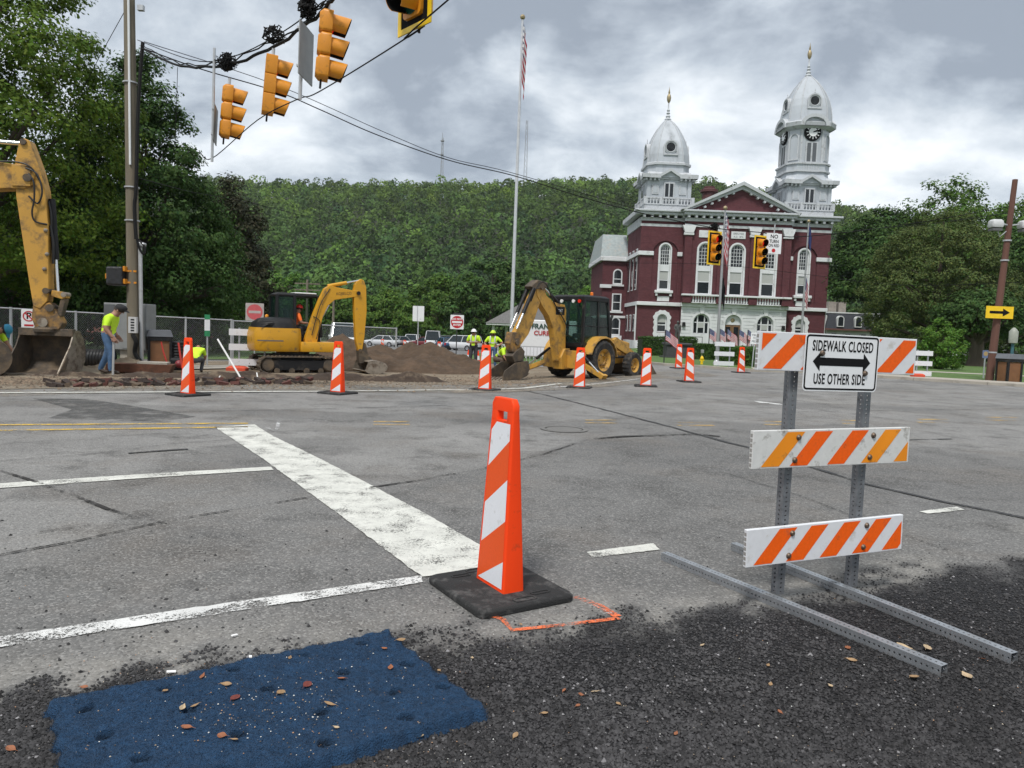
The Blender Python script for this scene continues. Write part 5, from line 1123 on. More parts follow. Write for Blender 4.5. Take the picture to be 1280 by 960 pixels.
for s in (-1, 1): MB().prism([Q(*q) for q in ((240, 640), (250, 690), (235, 735), (180, 760), (80, 765), (95, 700), (160, 650))], s * .30 - .015, s * .30 + .015, 'yz').build('side_plate', muddy, bb)
for k in range(5): MB().prism([Q(*q) for q in ((100, 770), (60, 766), (100, 740))], -.29 + k * .135, -.23 + k * .135, 'yz').build('tooth', worn, bb)
for x in (-.06, .06): MB().tube(smoothline([Q3(520, 470, x * 4), Q3(500, 380, x * 3), Q3(430, 270, x * 2.6), Q3(360, 140, x * 2.5), Q3(310, 150, x * 2.5), Q3(270, 260, x * 2.2)]), .02, 6).build('hose', hose, bh, smooth=True)
for s in (-1, 1):                                                            # stabilisers
    a_, b_ = Vector((s * .55, -.9, .62)), Vector((s * 1.75, -1.05, .16)); st = MB().bar(a_, b_, .12, .16).build('stabiliser', cat_y, bh, bev=.012)
    MB().cbox((s * 1.80, -1.05, .05), (.42, .40, .09)).build('foot', muddy, st, bev=.02); MB().bar((s * 1.70, -1.05, .08), (s * 1.78, -1.05, .24), .26, .1).build('foot_bracket', cat_y, st); cyl((s * .6, -.95, 1.0), (s * 1.55, -1.06, .30), .05, bh)
# ------------------------------------------------------------ courthouse
brick = M('painted_brick', (.112, .041, .047), .85, var=.22, scale=2.5, bump=.5, bscale=24, dirt=(.085, .034, .039), dirt_amt=.35, dirt_scale=.7, spec=.2, stretch=(1, 1, 2.5))
stone = M('white_stone', (.68, .69, .70), .7, var=.08, scale=1.5, dirt=(.42, .42, .41), dirt_amt=.22, dirt_scale=1.2)
trim = M('grey_white_trim', (.50, .52, .54), .65, var=.1, scale=2, dirt=(.30, .30, .30), dirt_amt=.3, dirt_scale=2)
tin = M('painted_metal_dome', (.46, .49, .52), .5, .15, var=.12, scale=.8, dirt=(.34, .36, .38), dirt_amt=.35, dirt_scale=.7, stretch=(1, 1, .3))
slate = M('patchy_slate', (.30, .34, .34), .7, var=.25, scale=3, dirt=(.38, .33, .28), dirt_amt=.3, dirt_scale=1.5)
pane_d = glass('dark_pane', (.02, .024, .028), .94, .08); blind = M('window_blind', (.42, .43, .41), .8, var=.04); gold = M('gilded', (.36, .29, .17), .45, .6); wood_d = M('door_wood', (.20, .11, .05), .6, var=.2, scale=6, stretch=(1, 1, .2))
CT = Vector((26.25, 90, 0)); ch = thing('courthouse', 'maroon brick courthouse with two white domed towers and white ground floor', 'building', CT, rad(1.2))
Y = 0.0; YC = -.9; W = 11.45; WC = 6.35; Dp = 9.5
def arch(x, r, z0, zs, n=12):                      # opening outline: sill z0, spring zs
    return [(x - r, z0), (x + r, z0)] + [(x + r * math.cos(a), zs + r * math.sin(a)) for a in np.linspace(0, math.pi, n)]
def ring_prism(b, outer, inner, y0, y1):
    n = len(outer); vs = [(p[0], y, p[1]) for y in (y0, y1) for p in outer + inner]; k = 2 * n
    fs = []
    for i in range(n):
        j = (i + 1) % n; fs += [(i, j, n + j, n + i), (k + i, k + n + i, k + n + j, k + j), (i, k + i, k + j, j), (n + i, n + j, k + n + j, k + n + i)]
    b.add(vs, fs)
def wall_with(x0, x1, z0, z1, y, openings, name, mt, parent, depth=.35):
    """front wall with real arched openings: built from vertical slices"""
    b = MB(); cuts = sorted({x0, x1} | {q for o in openings for q in np.linspace(o[0] - o[1], o[0] + o[1], 13)})
    for a, c in zip(cuts[:-1], cuts[1:]):
        m = (a + c) / 2; op = next((o for o in openings if abs(m - o[0]) < o[1]), None)
        if not op: b.add([(a, y, z0), (c, y, z0), (c, y, z1), (a, y, z1)], [(0, 1, 2, 3)]); continue
        x, r, s0, sp = op[:4]; f = lambda q: sp + math.sqrt(max(0, r * r - (q - x) ** 2)) if op[4] else sp
        b.add([(a, y, z0), (c, y, z0), (c, y, s0), (a, y, s0)], [(0, 1, 2, 3)])
        b.add([(a, y, f(a)), (c, y, f(c)), (c, y, z1), (a, y, z1)], [(0, 1, 2, 3)])
        b.add([(a, y, f(a)), (c, y, f(c)), (c, y + depth, f(c)), (a, y + depth, f(a))], [(0, 1, 2, 3)]); b.add([(a, y, s0), (c, y, s0), (c, y + depth, s0), (a, y + depth, s0)], [(0, 1, 2, 3)])
    for x, r, s0, sp, ar in openings:
        for s in (-1, 1): b.add([(x + s * r, y, s0), (x + s * r, y + depth, s0), (x + s * r, y + depth, sp), (x + s * r, y, sp)], [(0, 1, 2, 3)])
    return b.build(name, mt, parent)
def window(x, r, z0, zs, y, parent, arched=True, split=None, blind_to=None, muntin=True, spandrel=None):
    """frame, panes, blind and glazing bars, set back in its opening"""
    yf = y + .12; b = MB(); out = arch(x, r, z0, zs) if arched else [(x - r, z0), (x + r, z0), (x + r, zs), (x - r, zs)]
    inn = arch(x, r - .13, z0 + .13, zs) if arched else [(x - r + .13, z0 + .13), (x + r - .13, z0 + .13), (x + r - .13, zs - .13), (x - r + .13, zs - .13)]
    ring_prism(b, out, inn, yf, yf + .12); w = b.build('window', stone, parent)
    MB().prism(inn, yf + .08, yf + .085).build('pane', pane_d, w)
    if split: MB().box(x - r + .12, x + r - .12, yf + .02, yf + .10, split - .06, split + .06).build('meeting_rail', stone, w)
    if spandrel: MB().box(x - r + .02, x + r - .02, yf - .03, yf + .10, *spandrel).build('spandrel', stone, w)
    if blind_to: MB().box(x - r + .13, x + r - .13, yf + .055, yf + .075, blind_to[0], blind_to[1]).build('blind', blind, w)
    if muntin:
        zb = (spandrel[1] if spandrel else z0); g = MB()
        for k in (-1, 0, 1): g.box(x + k * r * .42 - .022, x + k * r * .42 + .022, yf + .04, yf + .075, zb, zs + r * (.88 if k == 0 else .72))
        z = zb + .4
        while z < zs + r * .7:
            hwd = r - .1 if z < zs else math.sqrt(max(.01, (r - .1) ** 2 - (z - zs) ** 2)); g.box(x - hwd, x + hwd, yf + .042, yf + .073, z - .022, z + .022); z += .42
        o = g.build('glazing_bars', stone, w, kind='stuff')
    return w
SX_ = 8.42
# --- walls
up_side = [(s * SX_, .66, 6.95, 11.75, True) for s in (-1, 1)]; up_c = [(x, .82, 6.45, 11.75, True) for x in (-3.85, 0, 3.85)]
for s in (-1, 1):
    a, c = sorted((s * WC, s * W)); wall_with(a, c, 5.1, 14.9, Y, [o for o in up_side if a < o[0] < c], 'upper_wall', brick, ch)
    wall_with(a, c, -.3, 5.1, Y, [(s * SX_, .62, 1.8, 3.4, True)], 'lower_wall', brick, ch)
wall_with(-WC, WC, 5.1, 14.9, YC, up_c, 'centre_wall', brick, ch)
wall_with(-WC, WC, -.3, 5.1, YC, [(-3.85, .98, 1.75, 3.2, True), (0, .98, .35, 3.2, True), (3.85, .98, 1.75, 3.2, True)], 'ground_floor_wall', stone, ch, .6)
for s in (-1, 1):
    MB().add([(s * WC, YC, -.3), (s * WC, Y, -.3), (s * WC, Y, 14.9), (s * WC, YC, 14.9)], [(0, 1, 2, 3)]).build('return_wall', brick, ch)
MB().box(-W + .4, W - .4, .7, 8.9, -.3, 15.2).build('interior', M('dark_interior', (.03, .03, .032), .9), ch)
# side walls with their windows
for s in (-1, 1):
    MB().add([(s * W, Y, -.3), (s * W, 9, -.3), (s * W, 9, 14.9), (s * W, Y, 14.9)], [(0, 1, 2, 3)]).build('side_wall', brick, ch)
    for k in range(3):
        yy = 2.0 + k * 2.4
        for z0, z1 in ((1.8, 3.9), (6.9, 11.9)):
            w = MB().box(s * W - .05, s * W + .06, yy - .55, yy + .55, z0, z1).build('window', stone, ch); MB().box(s * (W + .04) - .03, s * (W + .04) + .03, yy - .42, yy + .42, z0 + .13, z1 - .13).build('pane', pane_d, w)
        MB().box(s * W - .02, s * W + .16, yy + .85, yy + 1.5, -.2, 14.3).build('pilaster', brick, ch)
    MB().tube([(s * (W + .1), .3, 0), (s * (W + .1), .3, 5.0)], .1, 6).build('downpipe', stone, ch)
# recessed arch panels of the side bays: proud brick surrounds
for s in (-1, 1):
    xc = s * SX_; b = MB(); R = 1.55
    for sx in (-1, 1): b.box(*sorted((xc + sx * R, s * W if sx == s else s * (WC + .02))), Y - .14, Y + .001, 5.42, 11.2)
    b2 = [(xc - R, 11.2)] + [(xc + R * math.cos(a), 11.2 + R * math.sin(a)) for a in np.linspace(math.pi, 0, 17)] + [(xc + R, 11.2)]
    a, c = sorted((s * W, s * (WC + .02)))
    for (p, q) in zip(b2[:-1], b2[1:]):
        if abs(q[0] - p[0]) > 1e-6: b.add([(p[0], Y - .14, p[1]), (q[0], Y - .14, q[1]), (q[0], Y - .14, 14.4), (p[0], Y - .14, 14.4)], [(0, 1, 2, 3)]); b.add([(p[0], Y - .14, p[1]), (q[0], Y - .14, q[1]), (q[0], Y, q[1]), (p[0], Y, p[1])], [(0, 1, 2, 3)])
    b.add([(a, Y - .14, 11.2), (xc - R, Y - .14, 11.2), (xc - R, Y - .14, 14.4), (a, Y - .14, 14.4)], [(0, 1, 2, 3)]); b.add([(xc + R, Y - .14, 11.2), (c, Y - .14, 11.2), (c, Y - .14, 14.4), (xc + R, Y - .14, 14.4)], [(0, 1, 2, 3)])
    o = b.build('arch_surround', brick, ch); o['kind'] = 'stuff'
    mo = [(xc + (R + d) * math.cos(a2), 11.2 + (R + d) * math.sin(a2)) for d in (0, .2) for a2 in np.linspace(0, math.pi, 17)]; b = MB()
    b.add([(x, Y - .2, z) for x, z in mo], [(i, i + 1, 18 + i, 17 + i) for i in range(16)]); b.build('arch_moulding', brick, ch)
    for sx in (-1, 1):
        a, c = sorted((xc + sx * (R - .12), (s * W + s * .25) if sx == s else s * (WC + .05))); MB().box(a, c, Y - .34, Y - .02, 10.95, 11.45).build('impost', stone, ch, bev=.05)
    MB().prism(arch(xc, .66 + .16, 6.75, 11.75), Y - .03, Y + .02) if False else None
    b = MB(); ring_prism(b, arch(xc, .80, 6.8, 11.75), arch(xc, .62, 6.95, 11.75), Y - .1, Y + .15); b.build('window_surround', stone, ch)
    window(xc, .62, 6.95, 11.75, Y, ch, True, 8.1, (8.2, 9.1), True, (9.15, 9.95))
    MB().box(xc - 1.1, xc + 1.1, Y - .42, Y + .02, 6.5, 6.85).build('sill', stone, ch, bev=.06)
    for sx in (-1, 1): MB().box(xc + sx * .85 - .13, xc + sx * .85 + .13, Y - .3, Y, 6.15, 6.5).build('bracket', stone, ch, bev=.04)
    MB().box(xc - .72, xc + .72, Y - .1, Y + .02, 5.55, 6.15).build('apron_panel', stone, ch)
    # ground floor window with scalloped stone surround
    outl = [(xc - 1.05 + (.12 if k % 2 else 0), .9 + k * .35) for k in range(8)] + [(xc + (1.05 + (.1 if k % 2 else 0)) * math.cos(a2), 3.4 + (1.02 + (.1 if k % 2 else 0)) * math.sin(a2)) for k, a2 in enumerate(np.linspace(math.pi, 0, 13))] + [(xc + 1.05 - (.12 if k % 2 else 0), .9 + k * .35) for k in range(7, -1, -1)]
    b = MB(); n_ = len(outl); inn = [(xc - .6, 1.75 + (q[1] - .9) * .67) if q[0] < xc and q[1] < 3.36 and i < 8 else (xc + .6, 1.75 + (q[1] - .9) * .67) if i > n_ - 9 else (xc + .6 * math.cos(math.atan2(q[1] - 3.4, q[0] - xc)), 3.4 + .6 * math.sin(math.atan2(q[1] - 3.4, q[0] - xc))) for i, q in enumerate(outl)]
    ring_prism(b, outl[::-1], inn[::-1], Y - .16, Y + .1); b.build('window_surround', stone, ch); window(xc, .6, 1.8, 3.4, Y, ch, True, 2.7, (3.0, 3.8), False)
# centre bay windows, pilasters, tablets, balconies
for x in (-3.85, 0, 3.85):
    b = MB(); ring_prism(b, arch(x, 1.0, 6.4, 11.75), arch(x, .8, 6.55, 11.75), YC - .1, YC + .1); b.build('window_surround', stone, ch)
    window(x, .8, 6.5, 11.75, YC, ch, True, 8.0, (8.0, 9.25), True, (9.25, 9.9))
    MB().box(x - .86, x + .86, YC - .09, YC + .02, 13.2, 14.05).build('tablet', stone, ch, bev=.03)
    MB().box(x - 1.5, x + 1.5, YC - .75, YC - .35, 5.42, 5.52).build('balcony_floor', stone, ch)
    for k in range(9):
        MB().lathe([(.07, 5.52), (.11, 5.58), (.13, 5.75), (.06, 5.98), (.08, 6.2), (.1, 6.24)], 6, (x - 1.28 + k * .32, YC - .55, 0)).build('baluster', stone, ch)
text('ERECTED', .30, M('tablet_text', (.10, .10, .11), .8), ch, (0, YC - .1, 13.78)); text('A.D. 1876', .28, MC['tablet_text'], ch, (0, YC - .1, 13.42))
for x in (-5.95, -1.93, 1.93, 5.95):
    MB().box(x - .42, x + .42, YC - .22, YC + .001, 6.45, 13.4).build('pilaster', brick, ch); MB().box(x - .6, x + .6, YC - .36, YC, 13.4, 13.68).build('capital', stone, ch, bev=.05)
    MB().prism([(x - .5, 13.68), (x + .5, 13.68), (x + .8, 14.55), (x - .8, 14.55)], YC - .4, YC).build('console', stone, ch)
    MB().box(x - .5, x + .5, YC - .8, YC, 5.42, 6.25).build('balcony_pier', brick, ch)
MB().box(-WC - .2, WC + .2, YC - .95, YC - .3, 6.24, 6.46).build('balcony_rail', stone, ch, bev=.04)
# rusticated courses of the white ground floor, keystones
b = MB(); z = .55; row = 0
while z < 4.9:
    segs = [(-WC, -3.85), (-3.85, 0), (0, 3.85), (3.85, WC)]; cut = []
    for x in (-3.85, 0, 3.85):
        r = 1.28
        if z < 3.2 + r and z > .3: h = r if z + .2 < 3.2 else math.sqrt(max(0, r * r - max(0, z + .2 - 3.2) ** 2)); cut.append((x - h, x + h))
    xs = -WC
    for a, c in cut + [(WC, WC)]:
        if a > xs + .05: b.box(xs, a, YC - .07, YC, z, z + .36)
        xs = c
    z += .41
o = b.build('stone_courses', stone, ch, bev=.02); o['kind'] = 'stuff'
for x in (-3.85, 0, 3.85):
    b = MB(); ring_prism(b, arch(x, 1.28, .3, 3.2), arch(x, 1.0, .3, 3.2), YC - .1, YC + .05); b.build('arch_ring', stone, ch)
    MB().prism([(x - .2, 4.2), (x + .2, 4.2), (x + .36, 5.0), (x - .36, 5.0)], YC - .2, YC).build('keystone', stone, ch)
    if x:
        w = window(x, .98, 1.75, 3.2, YC + .1, ch, True, 3.15, None, False)
        for sx in (-.42, .42): MB().box(x + sx - .07, x + sx + .07, YC + .2, YC + .3, 1.8, 4.05).build('mullion', stone, w)
        MB().box(x - .5, x + .5, YC + .24, YC + .28, 2.5, 3.1).build('blind', blind, w); MB().box(x - 1.1, x + 1.1, YC - .05, YC + .25, .3, 1.75).build('apron', stone, ch)
    else:
        fan = MB().prism(arch(0, .98, 3.0, 3.2), YC + .3, YC + .34).build('fanlight', stone, ch); MB().ball((0, YC + .28, 3.55), .26, 12, 8, (1, .2, 1)).build('seal', gold, fan)
        for s in (-1, 1):
            d = MB().box(*sorted((s * .02, s * .95)), YC + .35, YC + .42, .32, 3.0).build('door', wood_d, ch); MB().box(*sorted((s * .2, s * .78)), YC + .335, YC + .36, 1.1, 2.75).build('pane', pane_d, d)
for s in (-1, 1): MB().prism([(s * 5.35, 1.0), (s * 5.35 + .01, 1.0)] if False else [(s * 6.0 - .2, 2.6), (s * 6.0 + .2, 2.6), (s * 6.0 + .14, 3.1), (s * 6.0 - .14, 3.1)], YC - .35, YC - .08).build('wall_lantern', blk, ch)
# bands, plinth, steps
for a, c, y, lab in ((-W, -WC, Y, 1), (WC, W, Y, 1), (-WC, WC, YC, 1)):
    MB().box(a - .14, c + .14, y - .3, y + .02, 4.98, 5.42).build('string_course', stone, ch, bev=.05)
    if y == Y: MB().box(a - .08, c + .08, y - .18, y + .02, -.3, .72).build('plinth', stone, ch, bev=.04)
for s in (-1, 1):
    MB().box(*sorted((s * (W - .02), s * (W + .16))), .1, Dp, 4.98, 5.42).build('string_course', stone, ch); MB().box(*sorted((s * (W - .02), s * (W + .14))), .1, Dp, -.3, .72).build('plinth', stone, ch); MB().box(*sorted((s * (W - .02), s * (W + .3))), .1, Dp, 10.95, 11.4).build('impost_band', stone, ch)
for k in range(4): MB().box(-2.2 + k * .05, 2.2 - k * .05, YC - 1.6 + k * .35, YC - .05, -.1, .05 + k * .09).build('step', conc_m, ch)
iron = M('iron_rail', (.03, .03, .03), .6)
for x in (-2.3, 2.3): MB().tube([(x, YC - 1.6, 0), (x, YC - 1.6, 1.2), (x, YC - .2, 1.45), (x, YC - .2, .3)], .035, 6).build('handrail', iron, ch)
for x in (-5.3, 5.3): MB().tube([(x - 1.4, YC - 1.0, -.1), (x - 1.4, YC - 1.0, 1.4), (x + 1.4, YC - 1.0, 1.4), (x + 1.4, YC - 1.0, -.1)], .05, 6).build('railing', iron, ch)
# entablature and cornice
for a, c, y in ((-W, -WC - .02, Y), (WC + .02, W, Y), (-WC, WC, YC)):
    MB().box(a - .1, c + .1, y - .12, y + .02, 14.42, 14.72).build('frieze_band', stone, ch); MB().box(a - .12, c + .12, y - .2, y + .02, 15.05, 15.45).build('architrave', trim, ch)
    MB().box(a - (.75 if a < -WC - .01 else .3), c + (.75 if c > WC + .01 else .3), y - .8, y + .02, 15.72, 16.05).build('cornice', trim, ch, bev=.06); MB().box(a - (1.0 if a < -WC - .01 else .5), c + (1.0 if c > WC + .01 else .5), y - 1.05, y + .02, 16.05, 16.3).build('cornice_top', trim, ch, bev=.06)
    n = int((c - a) / .85)
    for k in range(n + 1): x = a + .2 + k * (c - a - .4) / n; MB().box(x - .14, x + .14, y - .72, y - .1, 15.42, 15.72).build('modillion', trim, ch)
    MB().box(a, c, y - .05, y + .02, 14.72, 15.05).build('frieze', brick, ch)
for s in (-1, 1):
    MB().box(*sorted((s * (W - .02), s * (W + .8))), .02, 9.1, 15.72, 16.3).build('cornice', trim, ch, bev=.06); MB().box(*sorted((s * (W - .02), s * (W + .15))), .02, 9, 14.42, 15.45).build('architrave', trim, ch)
# pediment and roof
AP = 19.75
MB().prism([(-WC - .2, 16.3), (WC + .2, 16.3), (0, AP - .55)], YC - .3, YC - .1).build('pediment_field', brick, ch)
for s in (-1, 1):
    for o_, i_, d in ((.0, .42, 1.05), (.42, .85, .7)):
        dz = lambda q: AP - q - abs(q) * 0
        MB().prism([(s * (WC + .75), 16.3 - o_ * .2), (0, AP - o_), (0, AP - i_), (s * (WC + .75) - s * i_ * 1.2, 16.3)], YC - d, YC).build('raking_cornice', trim, ch)
    for k in range(7):
        t_ = (k + .7) / 8; x = s * (WC + .2) * (1 - t_); zt = 16.3 + (AP - 16.35) * t_ - .75; MB().cbox((x, YC - .5, zt), (.26, .5, .24), ry=s * .49).build('modillion', trim, ch)
roof_m = M('roof_metal', (.16, .17, .17), .6, var=.15)
MB().prism([(-WC - .3, 16.28), (WC + .3, 16.28), (0, AP - .05)], YC + .02, 9.0).build('gable_roof', roof_m, ch)
MB().box(-W, W, 0, 9.0, 16.0, 16.35).build('roof', roof_m, ch)
MB().lathe([(.9, 17.6), (.9, 19.9), (1.15, 20.0), (1.15, 20.3), (.75, 20.45), (.75, 20.7)], 12, (-1.6, 7, 0)).build('roof_ventilator', M('rust_red', (.10, .035, .035), .7), ch, smooth=True)
# towers
def sq(h, z, cx, cy, cham=0.):
    if not cham: return [(cx - h, cy - h, z), (cx + h, cy - h, z), (cx + h, cy + h, z), (cx - h, cy + h, z)]
    c = h * cham; return [(cx - h + c, cy - h, z), (cx + h - c, cy - h, z), (cx + h, cy - h + c, z), (cx + h, cy + h - c, z), (cx + h - c, cy + h, z), (cx - h + c, cy + h, z), (cx - h, cy + h - c, z), (cx - h, cy - h + c, z)]
def faces4(cx, cy, h):
    return [Matrix.Translation((cx, cy, 0)) @ Matrix.Rotation(k * math.pi / 2, 4, 'Z') @ Matrix.Translation((0, -h, 0)) for k in range(4)]
class XF:
    """builder that maps a face's own frame (x along, -y out) on to each side of a tower"""
    def __init__(s, m): s.m = m
    def put(s, mb, name, mt, parent, **k):
        mb.v = [tuple(s.m @ Vector(v)) for v in mb.v]; return mb.build(name, mt, parent, **k)
def tower(cx, cy, clock):
    t = MB().loft([sq(2.95, 16.3, cx, cy), sq(2.95, 17.05, cx, cy)]).build('tower', trim, ch)
    H0 = 2.62
    MB().loft([sq(H0, 17.0, cx, cy), sq(H0 - .06, 20.1, cx, cy)]).build('lower_stage', tin, t)
    for m in faces4(cx, cy, 2.95):
        X = XF(m)
        X.put(MB().box(-2.95, 2.95, -.06, .12, 17.78, 17.92), 'rail', trim, t); X.put(MB().box(-3.0, 3.0, -.08, .1, 17.02, 17.16), 'rail', trim, t)
        for k in range(15):
            x = -2.6 + k * .372; X.put(MB().box(x - .07, x + .07, -.02, .1, 17.16, 17.78), 'baluster', trim, t)
        for x in (-2.85, -1.0, 1.0, 2.85): X.put(MB().box(x - .16, x + .16, -.1, .14, 17.05, 17.98), 'pedestal', trim, t)
    for m in faces4(cx, cy, H0):
        X = XF(m); w = X.put(MB().box(-.62, .62, -.10, .1, 17.9, 19.75), 'window', trim, t)
        for s in (-1, 1): X.put(MB().box(s * .28 - .2, s * .28 + .2, -.115, -.09, 18.05, 19.6), 'pane', pane_d, w)
        for s in (-1, 1):
            X.put(MB().box(s * 1.65 - .42, s * 1.65 + .42, -.07, .1, 18.3, 19.45), 'panel', trim, t, bev=.03); X.put(MB().box(s * 1.65 - .28, s * 1.65 + .28, -.09, .1, 18.45, 19.3), 'panel_field', tin, t)
            X.put(MB().box(s * 2.45 - .18, s * 2.45 + .18, -.08, .1, 17.9, 19.9), 'corner_pier', tin, t)
            X.put(MB().prism([(s * 3.3, 20.15), (s * 1.15, 20.15), (s * 1.15, 20.62), (s * 3.35, 20.62)], -.62, .1), 'cornice', trim, t)
            for q in (1.35, 1.85, 2.35, 2.85): X.put(MB().box(s * q - .11, s * q + .11, -.48, -.02, 19.9, 20.16), 'modillion', trim, t)
            X.put(MB().prism([(s * 1.35, 20.55), (0, 21.35), (0, 21.0), (s * 1.35, 20.18)], -.6, .1), 'small_pediment', trim, t)
        X.put(MB().prism([(-1.2, 20.3), (1.2, 20.3), (0, 21.0)], -.25, .1), 'pediment_field', tin, t)
    MB().loft([sq(2.75, 20.1, cx, cy), sq(2.75, 20.7, cx, cy), sq(2.5, 21.0, cx, cy)]).build('stage_top', trim, t)
    if not clock:
        z0 = 21.0; MB().loft([sq(2.55, 20.6, cx, cy, .35), sq(2.5, 21.9, cx, cy, .35)]).build('drum', tin, t); MB().loft([sq(2.72, 21.85, cx, cy, .35), sq(2.72, 22.1, cx, cy, .35), sq(2.55, 22.2, cx, cy, .35)]).build('drum_cornice', trim, t)
        dome = [(2.5, 22.2), (2.43, 23.2), (2.28, 24.0), (2.02, 24.9), (1.63, 25.8), (1.15, 26.7), (.66, 27.35), (.26, 27.75)]; oc = 23.95; top = 27.75
    else:
        MB().loft([sq(2.75, 20.7, cx, cy, .3), sq(2.55, 21.3, cx, cy, .35), sq(2.5, 21.7, cx, cy, .35)]).build('base_course', tin, t)
        MB().loft([sq(2.72, 21.7, cx, cy, .35), sq(2.72, 21.9, cx, cy, .35)]).build('rail', trim, t); MB().loft([sq(2.6, 21.9, cx, cy, .35), sq(2.6, 22.6, cx, cy, .35)]).build('parapet', tin, t); MB().loft([sq(2.74, 22.6, cx, cy, .35), sq(2.74, 22.8, cx, cy, .35)]).build('rail', trim, t)
        MB().loft([sq(2.38, 22.7, cx, cy, .35), sq(2.38, 27.0, cx, cy, .35)]).build('clock_stage', tin, t)
        MB().loft([sq(2.5, 26.75, cx, cy, .35), sq(2.95, 27.05, cx, cy, .35), sq(3.05, 27.5, cx, cy, .35), sq(2.6, 27.75, cx, cy, .35)]).build('cornice', trim, t)
        for m in faces4(cx, cy, 2.38):
            X = XF(m); w = X.put(MB().box(-.72, .72, -.10, .1, 22.85, 25.3), 'louvre_frame', trim, t)
            for s in (-1, 1):
                X.put(MB().box(s * .33 - .23, s * .33 + .23, -.12, -.09, 22.95, 25.15), 'louvre', M('louvre_dark', (.10, .11, .12), .7), w); X.put(MB().box(s * 1.28 - .12, s * 1.28 + .12, -.1, .1, 22.85, 26.8), 'corner_pier', trim, t)
            for k in range(7): X.put(MB().box(-.9 + k * .3 - .05, -.9 + k * .3 + .05, -.26, -.16, 21.92, 22.6), 'baluster', trim, t)
            b = MB(); ring_prism(b, [(1.75 * math.cos(a), 27.1 + 1.35 * math.sin(a)) for a in np.linspace(0, math.pi, 14)] + [(-1.75, 27.05), (1.75, 27.05)], [(1.3 * math.cos(a), 27.1 + .95 * math.sin(a)) for a in np.linspace(0, math.pi, 14)] + [(-1.3, 27.05), (1.3, 27.05)], -.75, .3); X.put(b, 'arched_hood', trim, t)
            X.put(MB().prism([(1.3 * math.cos(a), 27.1 + .95 * math.sin(a)) for a in np.linspace(0, math.pi, 14)], -.35, .3), 'hood_field', tin, t)
            f = MB().lathe([(.001, -.22), (.98, -.22), (1.02, -.14), (1.02, .05)], 28, (0, 0, 26.38), axis='y'); cf = X.put(f, 'clock', sgn_k, t)
            b = MB(); b.lathe([(.86, -.225), (.86, -.24), (.56, -.24), (.56, -.225)], 32, (0, 0, 26.38), axis='y', cap=False); X.put(b, 'dial_ring', sgn_k, cf)
            X.put(MB().lathe([(.001, -.245), (.52, -.245), (.52, -.22)], 24, (0, 0, 26.38), axis='y'), 'dial', sgn_w, cf)
            for k in range(12):
                a = k * math.pi / 6; X.put(MB().cbox((.71 * math.sin(a), -.245, 26.38 + .71 * math.cos(a)), (.085, .01, .24), ry=a), 'numeral', sgn_w, cf)
            for L_, w_, a in ((.76, .09, rad(76)), (.52, .11, rad(62))): X.put(MB().cbox((L_ / 2 * math.sin(a), -.26, 26.38 + L_ / 2 * math.cos(a)), (w_, .015, L_), ry=a), 'clock_hand', sgn_k, cf)
        for k in range(4):
            m = Matrix.Translation((cx, cy, 0)) @ Matrix.Rotation(k * math.pi / 2 + math.pi / 4, 4, 'Z') @ Matrix.Translation((0, -2.79, 0)); X = XF(m)
            b = MB(); ring_prism(b, arch(0, .62, 23.1, 25.7), arch(0, .46, 23.25, 25.7), -.1, .1); X.put(b, 'niche', trim, t)
        dome = [(2.62, 27.7), (2.55, 28.6), (2.42, 29.6), (2.2, 30.5), (1.84, 31.4), (1.38, 32.3), (.86, 33.05), (.28, 33.7)]; oc = 30.1; top = 33.7
    d = MB().loft([sq(h, z, cx, cy, .38) for h, z in dome]).build('dome', tin, t)
    for k in range(8):                                                     # ribs on the hips
        pts = [Vector(sq(h + .02, z, cx, cy, .38)[k]) for h, z in dome]; MB().tube(pts, .06, 5).build('rib', trim, d)
    for m in faces4(cx, cy, float(np.interp(oc, [q[1] for q in dome], [q[0] for q in dome]))):
        X = XF(m); b = MB(); ring_prism(b, arch(0, .86, oc - .95, oc), arch(0, .70, oc - .8, oc), -.30, .3); q_ = X.put(b, 'dormer', trim, d)
        X.put(MB().lathe([(.001, -.20), (.78, -.20), (.82, .3)], 20, (0, 0, oc), axis='y'), 'dormer_face', tin, q_); X.put(MB().lathe([(.52, -.20), (.60, -.27), (.68, -.20)], 20, (0, 0, oc), axis='y', cap=False), 'round_frame', trim, q_)
        X.put(MB().lathe([(.001, -.215), (.52, -.215)], 20, (0, 0, oc), axis='y'), 'round_pane', pane_d, q_); X.put(MB().lathe([(.05, 0), (.09, .15), (.03, .3), (.06, .38), (.01, .6)], 8, (0, -.1, oc + .86)), 'dormer_finial', trim, q_)
    fz = top - .05
    MB().lathe([(.34, fz), (.42, fz + .15), (.22, fz + .35), (.30, fz + .5), (.13, fz + .75), (.24, fz + .9), (.12, fz + 1.05), (.2, fz + 1.25), (.09, fz + 1.4), (.08, fz + 2.15)], 12, (cx, cy, 0)).build('finial', trim, d, smooth=True)
    MB().lathe([(.07, fz + 2.1), (.22, fz + 2.4), (.27, fz + 2.75), (.2, fz + 3.05), (.08, fz + 3.25), (.13, fz + 3.35), (.04, fz + 3.8), (.01, fz + 4.1)], 12, (cx, cy, 0)).build('lantern', gold, d, smooth=True)
tower(-8.25, 3.1, False); tower(8.75, 3.1, True)
MB().add([(0, 0, 0)], []) if False else None
